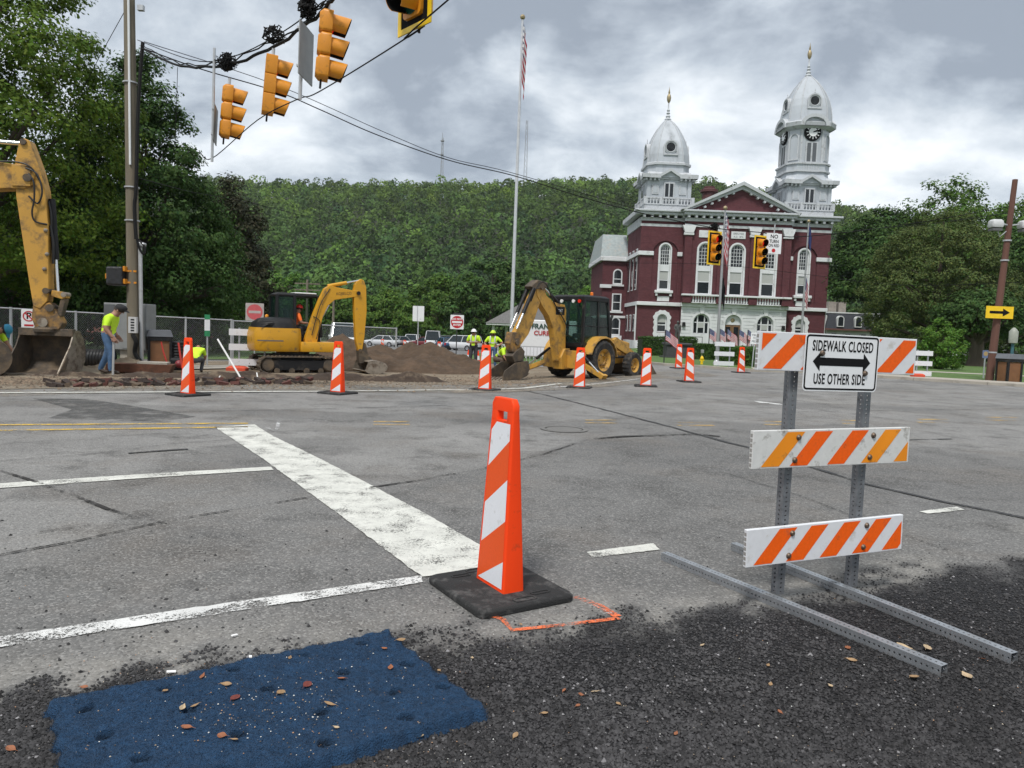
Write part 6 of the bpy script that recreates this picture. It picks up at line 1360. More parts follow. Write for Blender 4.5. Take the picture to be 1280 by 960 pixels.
# rear wing with slate roof
wx0, wx1, wy = -14.7, -W + .05, 8.4
MB().box(wx0, wx1, wy, wy + 12, -.3, 11.3).build('wing_wall', brick, ch)
MB().box(wx0 - .4, wx1, wy - .4, wy + 12.5, 10.9, 11.5).build('wing_cornice', stone, ch, bev=.08)
MB().loft([[(wx0 - .35, wy - .35, 11.5), (wx1, wy - .35, 11.5), (wx1, wy + 12.4, 11.5), (wx0 - .35, wy + 12.4, 11.5)], [(wx0 + .1, wy + 2.0, 14.6), (wx1, wy + 2.0, 14.6), (wx1, wy + 10, 14.6), (wx0 + .1, wy + 10, 14.6)]]).build('wing_roof', slate, ch)
for z0, z1, ar in ((7.9, 9.3, True), (4.4, 6.7, False), (1.2, 3.0, True)):
    w = MB(); xm = -12.7
    o_, i_ = (arch(xm, .62, z0, z1), arch(xm, .46, z0 + .16, z1)) if ar else ([(xm - .62, z0), (xm + .62, z0), (xm + .62, z1), (xm - .62, z1)], [(xm - .46, z0 + .14), (xm + .46, z0 + .14), (xm + .46, z1 - .14), (xm - .46, z1 - .14)])
    ring_prism(w, o_, i_, wy - .1, wy + .05); wo_ = w.build('window', stone, ch); MB().prism(i_, wy - .03, wy - .02).build('pane', pane_d, wo_); MB().box(xm - .46, xm + .46, wy - .06, wy - .02, (z0 + z1) / 2 - .05, (z0 + z1) / 2 + .05).build('meeting_rail', stone, wo_)
    MB().box(xm - .85, xm + .85, wy - .25, wy, z0 - .25, z0 - .02).build('sill', stone, ch)
MB().box(wx0 - .1, wx1, wy - .14, wy + 11, 3.5, 3.8).build('string_course', stone, ch); MB().box(wx0 - .3, wx0 + 1.2, wy - .3, wy, 7.4, 7.85).build('impost', stone, ch); MB().box(-14.6, -12.2, -1.0 + wy - 1.2, wy, -.3, 1.0).build('area_wall', stone, ch)

# ------------------------------------------------------------ other buildings
wht = M('white_clapboard', (.60, .61, .60), .75, var=.08, scale=3); dk_roof = M('dark_slate_roof', (.035, .038, .046), .7, var=.2, scale=3)
hs = thing('house', 'white house with dark mansard roof and arched dormers behind the courthouse', 'building', on(1068, 118), 0)
MB().box(-4.5, 4.5, 0, 8, -.5, 3.4).build('wall', wht, hs); MB().loft([[(-4.8, -.3, 3.4), (4.8, -.3, 3.4), (4.8, 8.3, 3.4), (-4.8, 8.3, 3.4)], [(-4.2, .4, 6.0), (4.2, .4, 6.0), (4.2, 7.6, 6.0), (-4.2, 7.6, 6.0)]]).build('mansard_roof', dk_roof, hs)
MB().box(-5.0, 5.0, -.5, 8.4, 3.25, 3.5).build('eave', M('brown_trim', (.14, .06, .05), .7), hs); MB().box(-4.4, 4.4, .3, 7.7, 5.95, 6.15).build('roof_edge', wht, hs)
for x in (-2.6, 0.2): d = MB().prism(arch(x, .55, 3.8, 5.0), -.45, .4).build('dormer', wht, hs); MB().prism(arch(x, .4, 3.95, 5.0), -.47, -.44).build('pane', pane_d, d)
d = MB().box(2.6, 4.2, -.7, .6, 3.5, 5.9).build('dormer', wht, hs); MB().box(3.0, 3.8, -.72, -.69, 3.8, 5.6).build('pane', pane_d, d)
for x in (-3.4, -1.2, 1.3, 3.4): w = MB().box(x - .5, x + .5, -.06, .02, .9, 2.8).build('window', wht, hs); MB().box(x - .38, x + .38, -.08, -.05, 1.0, 2.7).build('pane', pane_d, w)
for x in (-2.6, -1.0): MB().box(x - .6, x + .6, 3, 4.2, 6.0, 7.9).build('chimney', M('chimney_stone', (.26, .23, .20), .85, var=.3, scale=2), hs)
MB().box(-6.5, -4.4, .5, 6, -.5, 5.6).build('tower_bay', wht, hs); MB().box(-6.1, -5.3, .44, .52, 3.6, 5.0).build('pane', pane_d, hs)
h2 = thing('house', 'red brick house with white windows seen through the chain-link fence', 'building', on(186, 66), rad(8)); rb = M('red_brick', (.20, .085, .06), .85, var=.2, scale=4, bump=.3, bscale=20)
MB().box(-7, 5, 0, 8, -.5, 3.0).build('wall', rb, h2); MB().prism([(-.6, 2.9), (8.6, 2.9), (4, 5.2)], -7.4, 5.4, 'yz').build('roof', dk_roof, h2)
for x in (-5.6, -3.2, -.4, 1.6, 3.6): w = MB().box(x - .55, x + .55, -.07, .02, .9, 2.3).build('window', wht, h2); MB().box(x - .4, x + .4, -.09, -.06, 1.05, 2.15).build('pane', pane_d, w)
pv = thing('pavilion', 'small grey-roofed pavilion with white posts behind the backhoe boom', 'pavilion', on(660, 56), rad(-12))
for x in (-2.2, 2.2):
    for y in (-2.2, 2.2): MB().box(x - .09, x + .09, y - .09, y + .09, 0, 2.6).build('post', wht, pv)
MB().loft([[(-2.7, -2.7, 2.55), (2.7, -2.7, 2.55), (2.7, 2.7, 2.55), (-2.7, 2.7, 2.55)], [(-.6, -.3, 4.1), (.6, -.3, 4.1), (.6, .3, 4.1), (-.6, .3, 4.1)]]).build('roof', M('shingle_grey', (.13, .125, .12), .85, var=.25, scale=8), pv); MB().box(-2.65, 2.65, -2.65, 2.65, 2.42, 2.56).build('fascia', wht, pv)
for s in (-1, 1):
    for k in range(15): MB().box(-2.1 + k * .3 - .03, -2.1 + k * .3 + .03, s * 2.2 - .03, s * 2.2 + .03, .1, .95).build('baluster', wht, pv)
    MB().box(-2.2, 2.2, s * 2.2 - .05, s * 2.2 + .05, .95, 1.05).build('rail', wht, pv)
hr = thing('house', 'pale gabled house roof showing above the trees at the hill foot', 'building', on(697, 165), rad(20)); MB().box(-5, 5, 0, 8, -1, 5).build('wall', wht, hr); MB().prism([(-5.6, 4.9), (5.6, 4.9), (0, 9.4)], -.5, 8.5).build('roof', M('shingle_pale', (.22, .22, .22), .85, var=.2), hr)
wh = MB().box(-.5, .5, -.03, .03, 1.6, 3.2).build('window', pane_d, hr)
# ------------------------------------------------------------ signal poles, signals and wires
pole_m = M('weathered_pole', (.17, .145, .105), .9, var=.25, scale=5, bump=.8, bscale=14, stretch=(1, 1, .12), dirt=(.09, .075, .055), dirt_amt=.35, dirt_scale=3)
sig_y = M('signal_yellow', (.66, .25, .012), .42, var=.1, scale=5, dirt=(.32, .14, .02), dirt_amt=.2, dirt_scale=6); sig_k = M('signal_black', (.008, .008, .008), .8, spec=.1); tape_y = M('yellow_tape', (.85, .55, .01), .4)
alu = M('aluminium', (.48, .49, .50), .45, .5, var=.12, scale=8); cable_m = M('cable', (.01, .01, .01), .7, spec=.2); sign_back = M('sign_back', (.27, .28, .28), .55, .3, var=.15, scale=5)
lens = {'red': M('red_lens', (.25, .008, .006), .25, emit=((1, .02, .01), .25)), 'amber': M('amber_lens', (.10, .05, .008), .25), 'green': M('green_lens', (.006, .05, .035), .25)}
PB = on(168, 21.0); PT = at(161.5, 0, 21.0); ptop = PB.lerp(PT, 1.18)
sp = thing('signal_pole', 'weathered wooden pole carrying the span wires and conduits', 'pole', PB)
dp = PT - PB
MB().tube([Vector((0, 0, -.3))] + [dp * q for q in (.0, .3, .7, 1.0, 1.18)], [.19, .185, .17, .155, .145, .14], 14).build('shaft', pole_m, sp, smooth=True)
MB().tube([dp * .0 + Vector((.24, -.06, .1)), dp * .32 + Vector((.24, -.06, 0)), dp * .355 + Vector((.24, -.06, 0))], .055, 8).build('conduit', alu, sp, smooth=True)
MB().tube([dp * .56 + Vector((.05, -.17, 0)), dp * .95 + Vector((.06, -.16, 0)), dp * 1.1 + Vector((.06, -.16, 0))], .03, 6).build('conduit', white_paint, sp, smooth=True)
rs = MB(); top_r = at(178.5, 53, 21.0) - PB
MB().tube(smoothline([dp * .36 + Vector((.2, -.2, 0)), dp * .45 + Vector((.16, -.18, 0)), dp * .5 + Vector((.2, -.16, 0)), dp * .72 + Vector((.26, -.1, 0)), top_r]), [.05] * 25, 7).build('cable_riser', cable_m, sp, smooth=True)
MB().tube(smoothline([dp * .36 + Vector((.22, -.16, 0)), dp * .34 + Vector((.42, -.18, 0)), dp * .32 + Vector((.40, -.2, 0)), dp * .35 + Vector((.25, -.22, 0)), dp * .43 + Vector((.18, -.2, 0))]), .035, 6).build('cable_loop', cable_m, sp, smooth=True)
MB().cbox(dp * .345 + Vector((.32, -.12, .02)), (.2, .16, .12), ry=.3).build('weather_head', alu, sp, bev=.03)
for q in (.41, .5, .78): MB().lathe([(.20, 0), (.20, .035)], 14, dp * q).build('band', alu, sp)
MB().tube(smoothline([Vector((.1, -.26, 1.0)), Vector((.2, -.3, .8)), Vector((.15, -.26, .5)), Vector((.32, -.28, .25)), Vector((.45, -.3, .05))]), .06, 7).build('loose_cable', cable_m, sp, smooth=True)
mt_ = MB().box(-.03, .20, -.28, -.18, 1.05, 1.5).build('meter_box', M('meter_grey', (.5, .5, .5), .5), sp)
for k in range(5): MB().box(.04, .14, -.285, -.275, 1.1 + k * .075, 1.14 + k * .075).build('meter_label', blk, mt_)
MB().cbox(dp * .98 + Vector((.32, 0, 0)), (.16, .12, .14)).build('lamp_bracket', alu, sp)
cabn = thing('control_cabinet', 'tall grey metal control cabinet standing behind the wooden pole', 'cabinet', on(163, 21.9)); cabn.location.z += .55
MB().box(-.62, .62, -.3, .3, 0, 1.35).build('body', sign_back, cabn, bev=.015); MB().box(-.60, -.30, -.315, -.3, .05, 1.3).build('door', M('cab_dark', (.10, .105, .11), .5), cabn); MB().box(-.08, .6, -.315, -.3, .05, 1.3).build('door', sign_back, cabn); MB().box(-.2, .2, -.2, .2, -.6, 0).build('pedestal', conc_m, cabn)
pd = thing('pedestrian_signal', 'pedestrian signal wrapped in black plastic on the wooden pole', 'signal', at(146, 357, 20.8)); MB().box(-.22, .22, -.18, .18, 0, .52).build('housing', M('black_bag', (.02, .02, .022), .35, bump=1., bscale=9), pd, bev=.05)
for x, z in ((-.245, .18), (.245, .4), (.25, .05)): MB().box(x - .03, x + .03, -.1, .1, z, z + .14).build('bracket', sig_y, pd, bev=.01)
MB().bar((.2, 0, .1), (.5, .1, .1), .05, .05).build('mount', sig_y, pd); MB().bar((.2, 0, .42), (.5, .1, .42), .05, .05).build('mount', sig_y, pd)

def signal(label, top, rz, tilt, plate=False, grp=None, rx=0., sc=1., bulge=True):
    """three-section head, faces local -y, hangs from top"""
    t = thing('traffic_signal', label, 'traffic signal', top, rz, grp); t.rotation_euler = (rx, tilt, rz); t.scale = (sc,) * 3
    MB().tube([(0, 0, .02), (0, 0, -.14)], .03, 8).build('hanger', alu, t, smooth=True)
    for i, c in enumerate(('red', 'amber', 'green')):
        z = -.31 - i * .355
        s = MB().loft([[(x, y, z + q) for x, q in rrect(hw, hh, .05)] for y, hw, hh in ((-.09, .175, .175), (-.07, .178, .176), (.06, .17, .176), (.12, .12, .13))] if bulge else [[(x, y, z + q) for x, q in rrect(.172, .176, .02)] for y in (-.09, .12)]).build('section', sig_y, t, smooth=True)
        MB().lathe([(.001, -.125), (.08, -.12), (.145, -.095)], 20, (0, 0, z), axis='y').build('lens', lens[c], s, smooth=True)
        b = MB(); n = 22; rings = []                                           # cut-away tunnel visor
        for j in range(n + 1):
            a = rad(-55) + rad(290) * j / n; dp_ = .20 + .09 * (0.5 + .5 * math.sin(a)); rings.append([(.155 * math.cos(a), -.09, z + .155 * math.sin(a)), (.162 * math.cos(a), -.09 - dp_, z + .155 * math.sin(a) - .02), (.155 * math.cos(a), -.09 - dp_, z + .148 * math.sin(a) - .02), (.148 * math.cos(a), -.09, z + .148 * math.sin(a))])
        b.loft(rings); v = b.build('visor', [sig_y, sig_k], s, smooth=True)
        for p in v.data.polygons:
            cz = Vector((p.center.x, 0, p.center.z - z)); p.material_index = 1 if Vector((p.normal.x, 0, p.normal.z)).dot(cz) < -1e-5 else 0
    MB().tube([(0, .02, -1.2), (0, .02, -1.34)], .018, 6).build('tether_lug', blk, t)
    if plate:
        hw, h0, h1 = .33, -.0, -1.33; b = MB(); ring_prism(b, [(-hw, h1), (hw, h1), (hw, h0), (-hw, h0)], [(-.17, -1.19), (.17, -1.19), (.17, -.13), (-.17, -.13)], -.05, -.045); b.build('backplate', sig_k, t)
        b = MB(); ring_prism(b, [(-hw, h1), (hw, h1), (hw, h0), (-hw, h0)], [(-hw + .065, h1 + .065), (hw - .065, h1 + .065), (hw - .065, h0 - .065), (-hw + .065, h0 - .065)], -.056, -.04); b.build('yellow_border', tape_y, t)
    return t
S1, S2, S3_, S4 = at(287, 99, 14.7), at(342, 62, 13.4), at(411, 4, 10.8), at(526, -112, 8.75)
gs = 'signals hung over the near crossing'
signal('round-backed yellow traffic signal hung below a knot of cables beside the wooden pole', S1, rad(113), rad(-2), grp=gs, rx=rad(4), sc=.93); signal('square-backed yellow traffic signal between the two round-backed ones', S2, rad(111), rad(-2), grp=gs, rx=rad(4), sc=.93, bulge=False)
signal('yellow traffic signal hung beside the grey back of a hanging sign', S3_, rad(106), rad(-2), grp=gs, rx=rad(4), sc=.88); signal('traffic signal with yellow-bordered black backplate hung over the near lanes', S4, rad(-48), 0, True, grp=gs, sc=1.0)
F1, F2 = at(893, 289, 28.0), at(950, 294.5, 28.5)
signal('traffic signal with yellow-bordered backplate hung between the grey flagpole and the statue', F1, rad(24), 0, True, 'signals before the courthouse', sc=.94); signal('traffic signal with yellow-bordered backplate directly beside the no turn on red sign', F2, rad(26), 0, True, 'signals before the courthouse', sc=.94)
def hang_sign(label, px, y0, y1, Y_, w, pw, pcx, py0, py1, rz):
    t = thing('hanging_sign', label, 'sign', at(px, y0, Y_)); a = at(px, y0, Y_); h = (at(px - 3, y1, Y_) - a); MB().tube([(0, 0, 0), h], .028, 8).build('rod', alu, t, smooth=True)
    b0, b1 = at(pcx, py0, Y_) - a, at(pcx - 2, py1, Y_) - a; R = Matrix.Rotation(rz, 3, 'Z'); b = MB()
    b.add([c + R @ Vector((s * pw / 2, y, 0)) for y in (-.008, .008) for c, s in ((b1, -1), (b1, 1), (b0, 1), (b0, -1))], [(0, 1, 2, 3), (4, 7, 6, 5), (0, 4, 5, 1), (1, 5, 6, 2), (2, 6, 7, 3), (3, 7, 4, 0)]); p = b.build('panel', sign_back, t)
    for q in (.15, .85): c = b0.lerp(b1, q); MB().bar(c + R @ Vector((-pw / 2, .02, 0)), c + R @ Vector((pw / 2, .02, 0)), .03, .03).build('stiffener', alu, p)
    return t
hang_sign('edge-on hanging sign on a rod between the wooden pole and a round-backed signal', 268, 60, 202, 14.7, .05, .62, 270, 134, 178, rad(106)); hang_sign('dark grey back of a hanging sign between two yellow signals', 378, 32, 124, 11.2, .05, .60, 383.5, 34, 100, rad(87))
nt_ = thing('no_turn_sign', 'white no turn on red sign hung from the span wire', 'sign', at(968, 292, 28.6), rad(10)); MB().tube([(0, 0, .35), (0, .02, 0)], .025, 6).build('rod', alu, nt_)
MB().cbox((0, 0, -.38), (.62, .02, .76)).build('plate', sgn_w, nt_); text('NO', .2, sgn_k, nt_, (0, -.013, -.12), bold=.004); text('TURN', .17, sgn_k, nt_, (0, -.013, -.30), bold=.004, sx=.85); text('ON RED', .15, sgn_k, nt_, (0, -.013, -.46), bold=.003, sx=.8); MB().lathe([(.001, -.014), (.075, -.014), (.075, -.011)], 18, (0, 0, -.64), axis='y').build('red_dot', M('red_print', (.5, .01, .015), .4), nt_)
def wire(label, pts, r=.012, name='cable', k=6, wob=0.):
    pts = smoothline(pts, k)
    if wob: pts = [p + Vector((random.uniform(-wob, wob), random.uniform(-wob, wob), random.uniform(-wob, wob))) for p in pts]
    return tag(MB().tube(pts, r, 6).build(name, cable_m, None, smooth=True), label, 'cable')
A0 = at(178, 55, 21); far_end = Vector((6.4, -1.4, 7.6))
span = [at(178, 57, 21), at(226, 79, 17.2), S1 + Vector((0, 0, .35)), S2 + Vector((0, 0, .12)), at(395, 16, 11.3), at(425, -16, 10.3), S4 + Vector((.1, 0, .2)), at(620, -190, 7.0), far_end]
wire('thick black cable bundle sagging between the signals', [p + Vector((0, 0, -.06)) for p in span], .027, wob=.025); wire('thin black cable wound along the signal bundle', span, .013, wob=.045)
wire('taut steel messenger wire above the signals', [at(172, 50, 21), at(240, 75, 16.6), at(290, 71, 14.5), at(345, 45, 13.2), at(400, 5, 11), at(460, -60, 9.6), far_end + Vector((0, 0, .3))], .01)
wire('tether wire running under the signals', [at(250, 190, 15.5), at(265, 198, 14.8), at(322, 150, 13.3), at(372, 124, 12.0), at(400, 114, 11.3), at(525, 36, 8.8), at(560, 0, 8.1), Vector((6.4, -1.4, 6.2))], .009)
wire('black cable running from the pole down toward the courthouse signals', [at(178, 60, 21), at(250, 86, 22), at(345, 114, 23), at(400, 137, 23.5), at(470, 168, 24.2), at(560, 200, 25.2), at(640, 219, 26), at(720, 244, 26.8), at(800, 266, 27.3), F1 + Vector((0, 0, .12)), F2 + Vector((0, 0, .12)), at(1000, 296, 29), at(1130, 281, 30.2), at(1262, 258, 31)], .016)
wire('thin wire above the long black cable', [at(180, 52, 21), at(345, 106, 23), at(480, 165, 24.3), at(560, 197, 25.2), at(640, 216, 26), at(800, 263, 27.3)], .01)
for c, n_ in ((S1 + Vector((-.05, 0, .32)), 9), (at(385, 10, 11.3), 7), (S2 + Vector((0, 0, .25)), 4), (F1 + Vector((0, 0, .15)), 5)):
    b = MB()
    for k in range(n_ * 2):
        r = random.uniform(.05, .17); ax = random.uniform(0, 3); b.tube([c + Vector((math.cos(a) * r * math.cos(ax), math.cos(a) * r * math.sin(ax), math.sin(a) * r * .8)) + Vector((random.uniform(-.08, .08), 0, random.uniform(-.06, .06))) for a in np.linspace(0, 6.28, 25)], .011, 5)
    o = b.build('cable_coil', cable_m, None); tag(o, ['knot of black cable coils above a round-backed signal', 'loops of black cable above the hanging sign back', 'cable loops above the square-backed signal', 'cable loops above a signal before the courthouse'][[9, 7, 4, 5].index(n_)], 'cable'); o['kind'] = 'stuff'; del o['category']
wire('guy wire slanting down from the wooden pole past the maples', [at(157, 12, 21), at(125, 70, 22.5), at(100, 118, 24), at(52, 202, 26), at(0, 300, 28)], .01)
wire('thin service wire leaving the pole toward the hill', [at(172, 222, 21), at(240, 240, 27), at(320, 255, 34), at(450, 285, 50), at(640, 320, 80)], .012)
wire('thin overhead wire before the courthouse', [at(735, 329, 60), at(880, 330, 52), at(1000, 342, 45), at(1120, 356, 38), at(1275, 353, 33)], .012); wire('thin overhead wire above the olive linden', [at(1040, 290, 60), at(1150, 281, 48), at(1262, 266, 31.2)], .015)
wire('drop cord hanging from the span wire', [at(222, 84, 17.4), at(221, 120, 17.4), at(219, 172, 17.4)], .006)
# ------------------------------------------------------------ right utility pole
rp_m = M('reddish_pole', (.13, .062, .045), .9, var=.25, scale=5, bump=.6, bscale=14, stretch=(1, 1, .12)); RB = on(1240, 31.0); RTp = at(1268, 232, 31.0); dr = RTp - RB
up_ = thing('utility_pole', 'leaning reddish brown utility pole with yellow arrow sign beside a litter bin', 'pole', RB); MB().tube([Vector((0, 0, -.2)), dr * .5, dr * 1.03], [.165, .13, .10], 12).build('shaft', rp_m, up_, smooth=True)
for q in (.15, .62, .72): MB().lathe([(.16, 0), (.16, .06)], 12, dr * q).build('band', alu, up_)
for dx, lb in ((-.62, 'left'), (.6, 'right')):
    c = dr * .80 + Vector((dx, -.1, 0)); l_ = MB().loft([[c + Vector((x, y, z)) for x, y in rrect(w, w * .8, .06)] for w, z in ((.22, -.12), (.25, -.05), (.23, .14), (.17, .2))]).build('lamp_box', M('lamp_grey', (.55, .56, .56), .5, var=.1), up_, smooth=True); MB().bar(c + Vector((-.27 * (1 if dx < 0 else -1) * -1, 0, .05)), dr * .80, .05, .05).build('arm', alu, up_); MB().box(c.x - .2, c.x + .2, c.y - .16, c.y + .16, c.z - .26, c.z - .16).build('lamp_glass', M('lamp_under', (.10, .10, .10), .3), l_)
MB().tube([dr * .78, dr * .74 + Vector((-.4, -.1, 0)), dr * .78 + Vector((-.55, -.1, 0))], .02, 5).build('brace', alu, up_)
asn = thing('arrow_sign', 'yellow sign with black right-pointing arrow on the leaning pole', 'sign', at(1249.5, 390.5, 30.75), rad(2)); MB().cbox((0, 0, 0), (1.16, .02, .50)).build('plate', tape_y, asn); MB().add([(x, -.014, z) for x, z in ((-.43, -.055), (.13, -.055), (.13, -.165), (.43, 0), (.13, .165), (.13, .055), (-.43, .055))], [tuple(range(7))]).build('arrow', sgn_k, asn); MB().box(-.06, .06, .01, .12, -.2, .2).build('bracket', alu, asn)
# ------------------------------------------------------------ fences
def chain_fence(posts, h, label):
    t = thing('chain_link_fence', label, 'fence', posts[0]); o = posts[0]
    for p in posts:
        MB().tube([p - o + Vector((0, 0, -.05)), p - o + Vector((0, 0, h + .04))], .038, 8).build('post', alu, t, smooth=True)
    b = MB()
    for a, c in zip(posts[:-1], posts[1:]):
        a, c = a - o, c - o; L_ = (c - a).length; d = (c - a) / L_; n_ = Vector((-d.y, d.x, 0)).normalized() * .004
        MB().tube([a + Vector((0, 0, h)), c + Vector((0, 0, h))], .024, 6).build('top_rail', alu, t, smooth=True)
        st = .075; k = int((L_ + h) / st)
        for i in range(k):
            for s in (1, -1):
                x0, x1 = i * st - h, i * st; z0, z1 = 0., h
                if x0 < 0: z0 = -x0; x0 = 0
                if x1 > L_: z1 = h - (x1 - L_); x1 = L_
                if x1 - x0 < .02: continue
                pa, pb = (x0, z0), (x1, z1)
                if s < 0: pa, pb = (L_ - x0, z0), (L_ - x1, z1)
                w = .0024; P_ = a + d * pa[0] + Vector((0, 0, pa[1])); Q_ = a + d * pb[0] + Vector((0, 0, pb[1])); u = Vector((0, 0, w))
                b.add([P_ - u + n_ * s, Q_ - u + n_ * s, Q_ + u + n_ * s, P_ + u + n_ * s], [(0, 1, 2, 3)])
    m_ = b.build('wire_mesh', alu, t); m_['kind'] = 'stuff'
    return t
def fp(px): Y_ = 21 + 12 * px / 495; return on(px, Y_)
chain_fence([fp(q) for q in (-120, -55, 14, 95, 165, 232, 289)], 1.62, 'long chain-link fence run behind the digger bucket and the wooden pole'); chain_fence([fp(q) for q in (291, 345, 400, 450, 495)], 1.60, 'chain-link fence run behind the mini excavator and soil heap')
rail_g = thing('railing', 'grey metal railing beside the white trailer behind the backhoe', 'railing', on(650, 34))
MB().bar((-.8, 0, 1.0), (1.6, 0, 1.0), .05, .05).build('rail', alu, rail_g); MB().bar((-.8, 0, .12), (1.6, 0, .12), .05, .05).build('rail', alu, rail_g)
for k in range(16): MB().bar((-.8 + k * .16, 0, .12), (-.8 + k * .16, 0, 1.0), .022, .022).build('baluster', alu, rail_g)
for x in (-.8, 1.6): MB().bar((x, 0, 0), (x, 0, 1.05), .05, .05).build('post', alu, rail_g)
# ------------------------------------------------------------ signs on posts
def post_sign(name, label, base, h, rz, w, hh, plate, pm=None, side=0.):
    t = thing(name, label, 'sign', base, rz); MB().bar((0, .02, -.05), (0, .02, h), .05, .03, up=(0, 1, 0)).build('post', pm or alu, t); p = MB().prism([(a + side, h - hh / 2 + c) for a, c in rrect(w / 2, hh / 2, .03)], -.012, -.004).build('plate', plate, t); return t, p, h - hh / 2
red_p = M('sign_red', (.48, .012, .02), .4, var=.05); red_f = M('faded_sign_red', (.55, .10, .11), .5, var=.1)
def disc(c, r, y, mt, parent, name='disc'): return MB().lathe([(.001, y), (r, y), (r, y + .004)], 28, c, axis='y').build(name, mt, parent)
t, p, z = post_sign('no_parking_sign', 'white no parking sign on the fence beside the excavator stick', on(36.5, 20.5), 1.60, rad(22), .36, .55, sgn_w)
b = MB(); b.lathe([(.145, -.018), (.115, -.018), (.115, -.014), (.145, -.014)], 24, (0, 0, z + .08), axis='y', cap=False); b.build('ring', red_p, p); text('P', .24, sgn_k, p, (0, -.016, z + .08), bold=.006); MB().cbox((0, -.02, z + .08), (.03, .002, .25), ry=rad(-45)).build('slash', red_p, p); MB().cbox((0, -.016, z - .17), (.22, .002, .05)).build('lettering', red_p, p)
t, p, z = post_sign('no_entry_sign', 'faded no entry sign behind the fence and the wide white barricade', on(318, 32), 2.45, rad(8), .76, .76, M('faded_white', (.42, .38, .36), .6)); disc((0, 0, z), .33, -.016, red_f, p); MB().cbox((0, -.018, z), (.5, .003, .11)).build('bar', M('faded_bar', (.45, .40, .38), .6), p)
t, p, z = post_sign('do_not_enter_sign', 'do not enter sign on dark post beside the white-hatted worker', on(570.5, 37.5), 2.45, rad(6), .68, .72, sgn_w, iron); disc((0, 0, z), .31, -.016, red_p, p); MB().cbox((0, -.018, z), (.5, .003, .1)).build('bar', sgn_w, p); text('DO NOT', .13, sgn_w, p, (0, -.018, z + .15), bold=.004); text('ENTER', .13, sgn_w, p, (0, -.018, z - .15), bold=.004); MB().box(-.2, .2, -.02, .1, z + .37, z + .46).build('top_bracket', iron, t)
t, p, z = post_sign('regulatory_sign', 'blank white sign board on a post behind the soil heap', on(522, 38), 2.85, rad(4), .58, .78, sgn_w); MB().bar((-.05, -.02, z - .4), (-.05, -.02, z + .4), .04, .02).build('rail', alu, t)
t, p, z = post_sign('street_sign', 'narrow green and white sign post at the fence beside a lime shirt', on(259, 24.5), 1.72, rad(15), .17, .72, sgn_w); MB().box(-.085, .085, -.016, -.013, z + .2, z + .36).build('green_top', M('sign_green', (.03, .25, .10), .4), p); MB().box(-.085, .085, -.016, -.013, z - .36, z - .17).build('green_foot', M('sign_green', (.03, .25, .10), .4), p)
t, p, z = post_sign('yield_sign', 'small white yield to pedestrians sign before the courthouse lawn', G(940, 461), 1.75, rad(3), .42, .56, sgn_w); t.rotation_euler = (0, rad(2), rad(3))
for k, s_ in enumerate(('YIELD', 'TO', 'PEDS')): text(s_, .13, M('sign_grey_print', (.10, .11, .13), .5), p, (0, -.014, z + .15 - k * .15), bold=.002)
t, p, z = post_sign('parking_sign', 'small blue parking sign beside the leaning pole', on(1233, 33.5), 1.32, rad(4), .30, .36, M('sign_blue_grey', (.16, .2, .35), .5)); disc((0, 0, z + .02), .1, -.015, M('sign_tan', (.5, .33, .15), .5), p)
lp = thing('lamp_post', 'teal lamp post with frosted lantern behind the litter bin', 'lamp post', on(1266, 38)); MB().tube([(0, 0, 0), (0, 0, 1.7)], [.09, .07], 10).build('post', M('teal_paint', (.04, .12, .15), .5), lp, smooth=True); MB().lathe([(.1, 1.7), (.2, 1.72), (.21, 2.3), (.12, 2.42), (.05, 2.5)], 12).build('lantern', M('frosted_glass', (.30, .31, .27), .5), lp, smooth=True)
# ------------------------------------------------------------ site clutter
bin_b = M('brown_slats', (.19, .085, .035), .7, var=.2, scale=5)
def litter_bin(label, base, rz, sc=1.):
    t = thing('litter_bin', label, 'litter bin', base, rz, 'brown litter bins'); t.scale = (sc,) * 3
    for x in (-.3, .3):
        for y in (-.28, .28): MB().box(x - .04, x + .04, y - .04, y + .04, 0, .95).build('post', blk, t)
    for a, c in (((-.26, -.29), (.26, -.27)), ((-.26, .27), (.26, .29)), ((-.31, -.24), (-.29, .24)), ((.29, -.24), (.31, .24))): MB().box(a[0], c[0], a[1], c[1], .05, .88).build('panel', bin_b, t)
    MB().box(-.35, .35, -.33, .33, .9, 1.02).build('collar', blk, t); MB().prism([(-.37, 1.02), (.37, 1.02), (.30, 1.22), (-.30, 1.22)], -.35, .35).build('lid', M('bin_lid', (.16, .17, .19), .5), t); return t
litter_bin('brown litter bin with grey lid behind the signal pole hole', on(200, 21.6), rad(25), .95); litter_bin('brown litter bin with dark top beside the leaning pole', on(1264, 30.2), rad(8), 1.0)
drain = M('black_corrugated_plastic', (.012, .012, .013), .45, var=.3, scale=6, dirt=(.06, .05, .04), dirt_amt=.2)
def drain_pipe(label, loc, rot, L_, r):
    prof = [];
    for k in range(int(L_ / .085)): z = k * .085; prof += [(r * .93, z), (r, z + .02), (r, z + .055), (r * .93, z + .075)]
    o = MB().lathe(prof, 22, cap=False).build('drain_pipe', drain, None, loc=loc, rot=rot, smooth=True); sd = o.modifiers.new('wall', 'SOLIDIFY'); sd.thickness = .02; return tag(o, label, 'pipe', 'black corrugated drain pipes')
drain_pipe('black corrugated drain pipe standing upright beside the brown litter bin', on(220, 21.8), (0, 0, 0), .92, .26); p_ = on(112, 21.4); drain_pipe('black corrugated drain pipe lying behind the man in jeans', p_ + Vector((-.7, .1, .27)), (0, rad(90), rad(8)), 1.35, .26)
rust = M('rusty_steel', (.11, .045, .025), .85, .2, var=.35, scale=5, dirt=(.05, .03, .02), dirt_amt=.3)
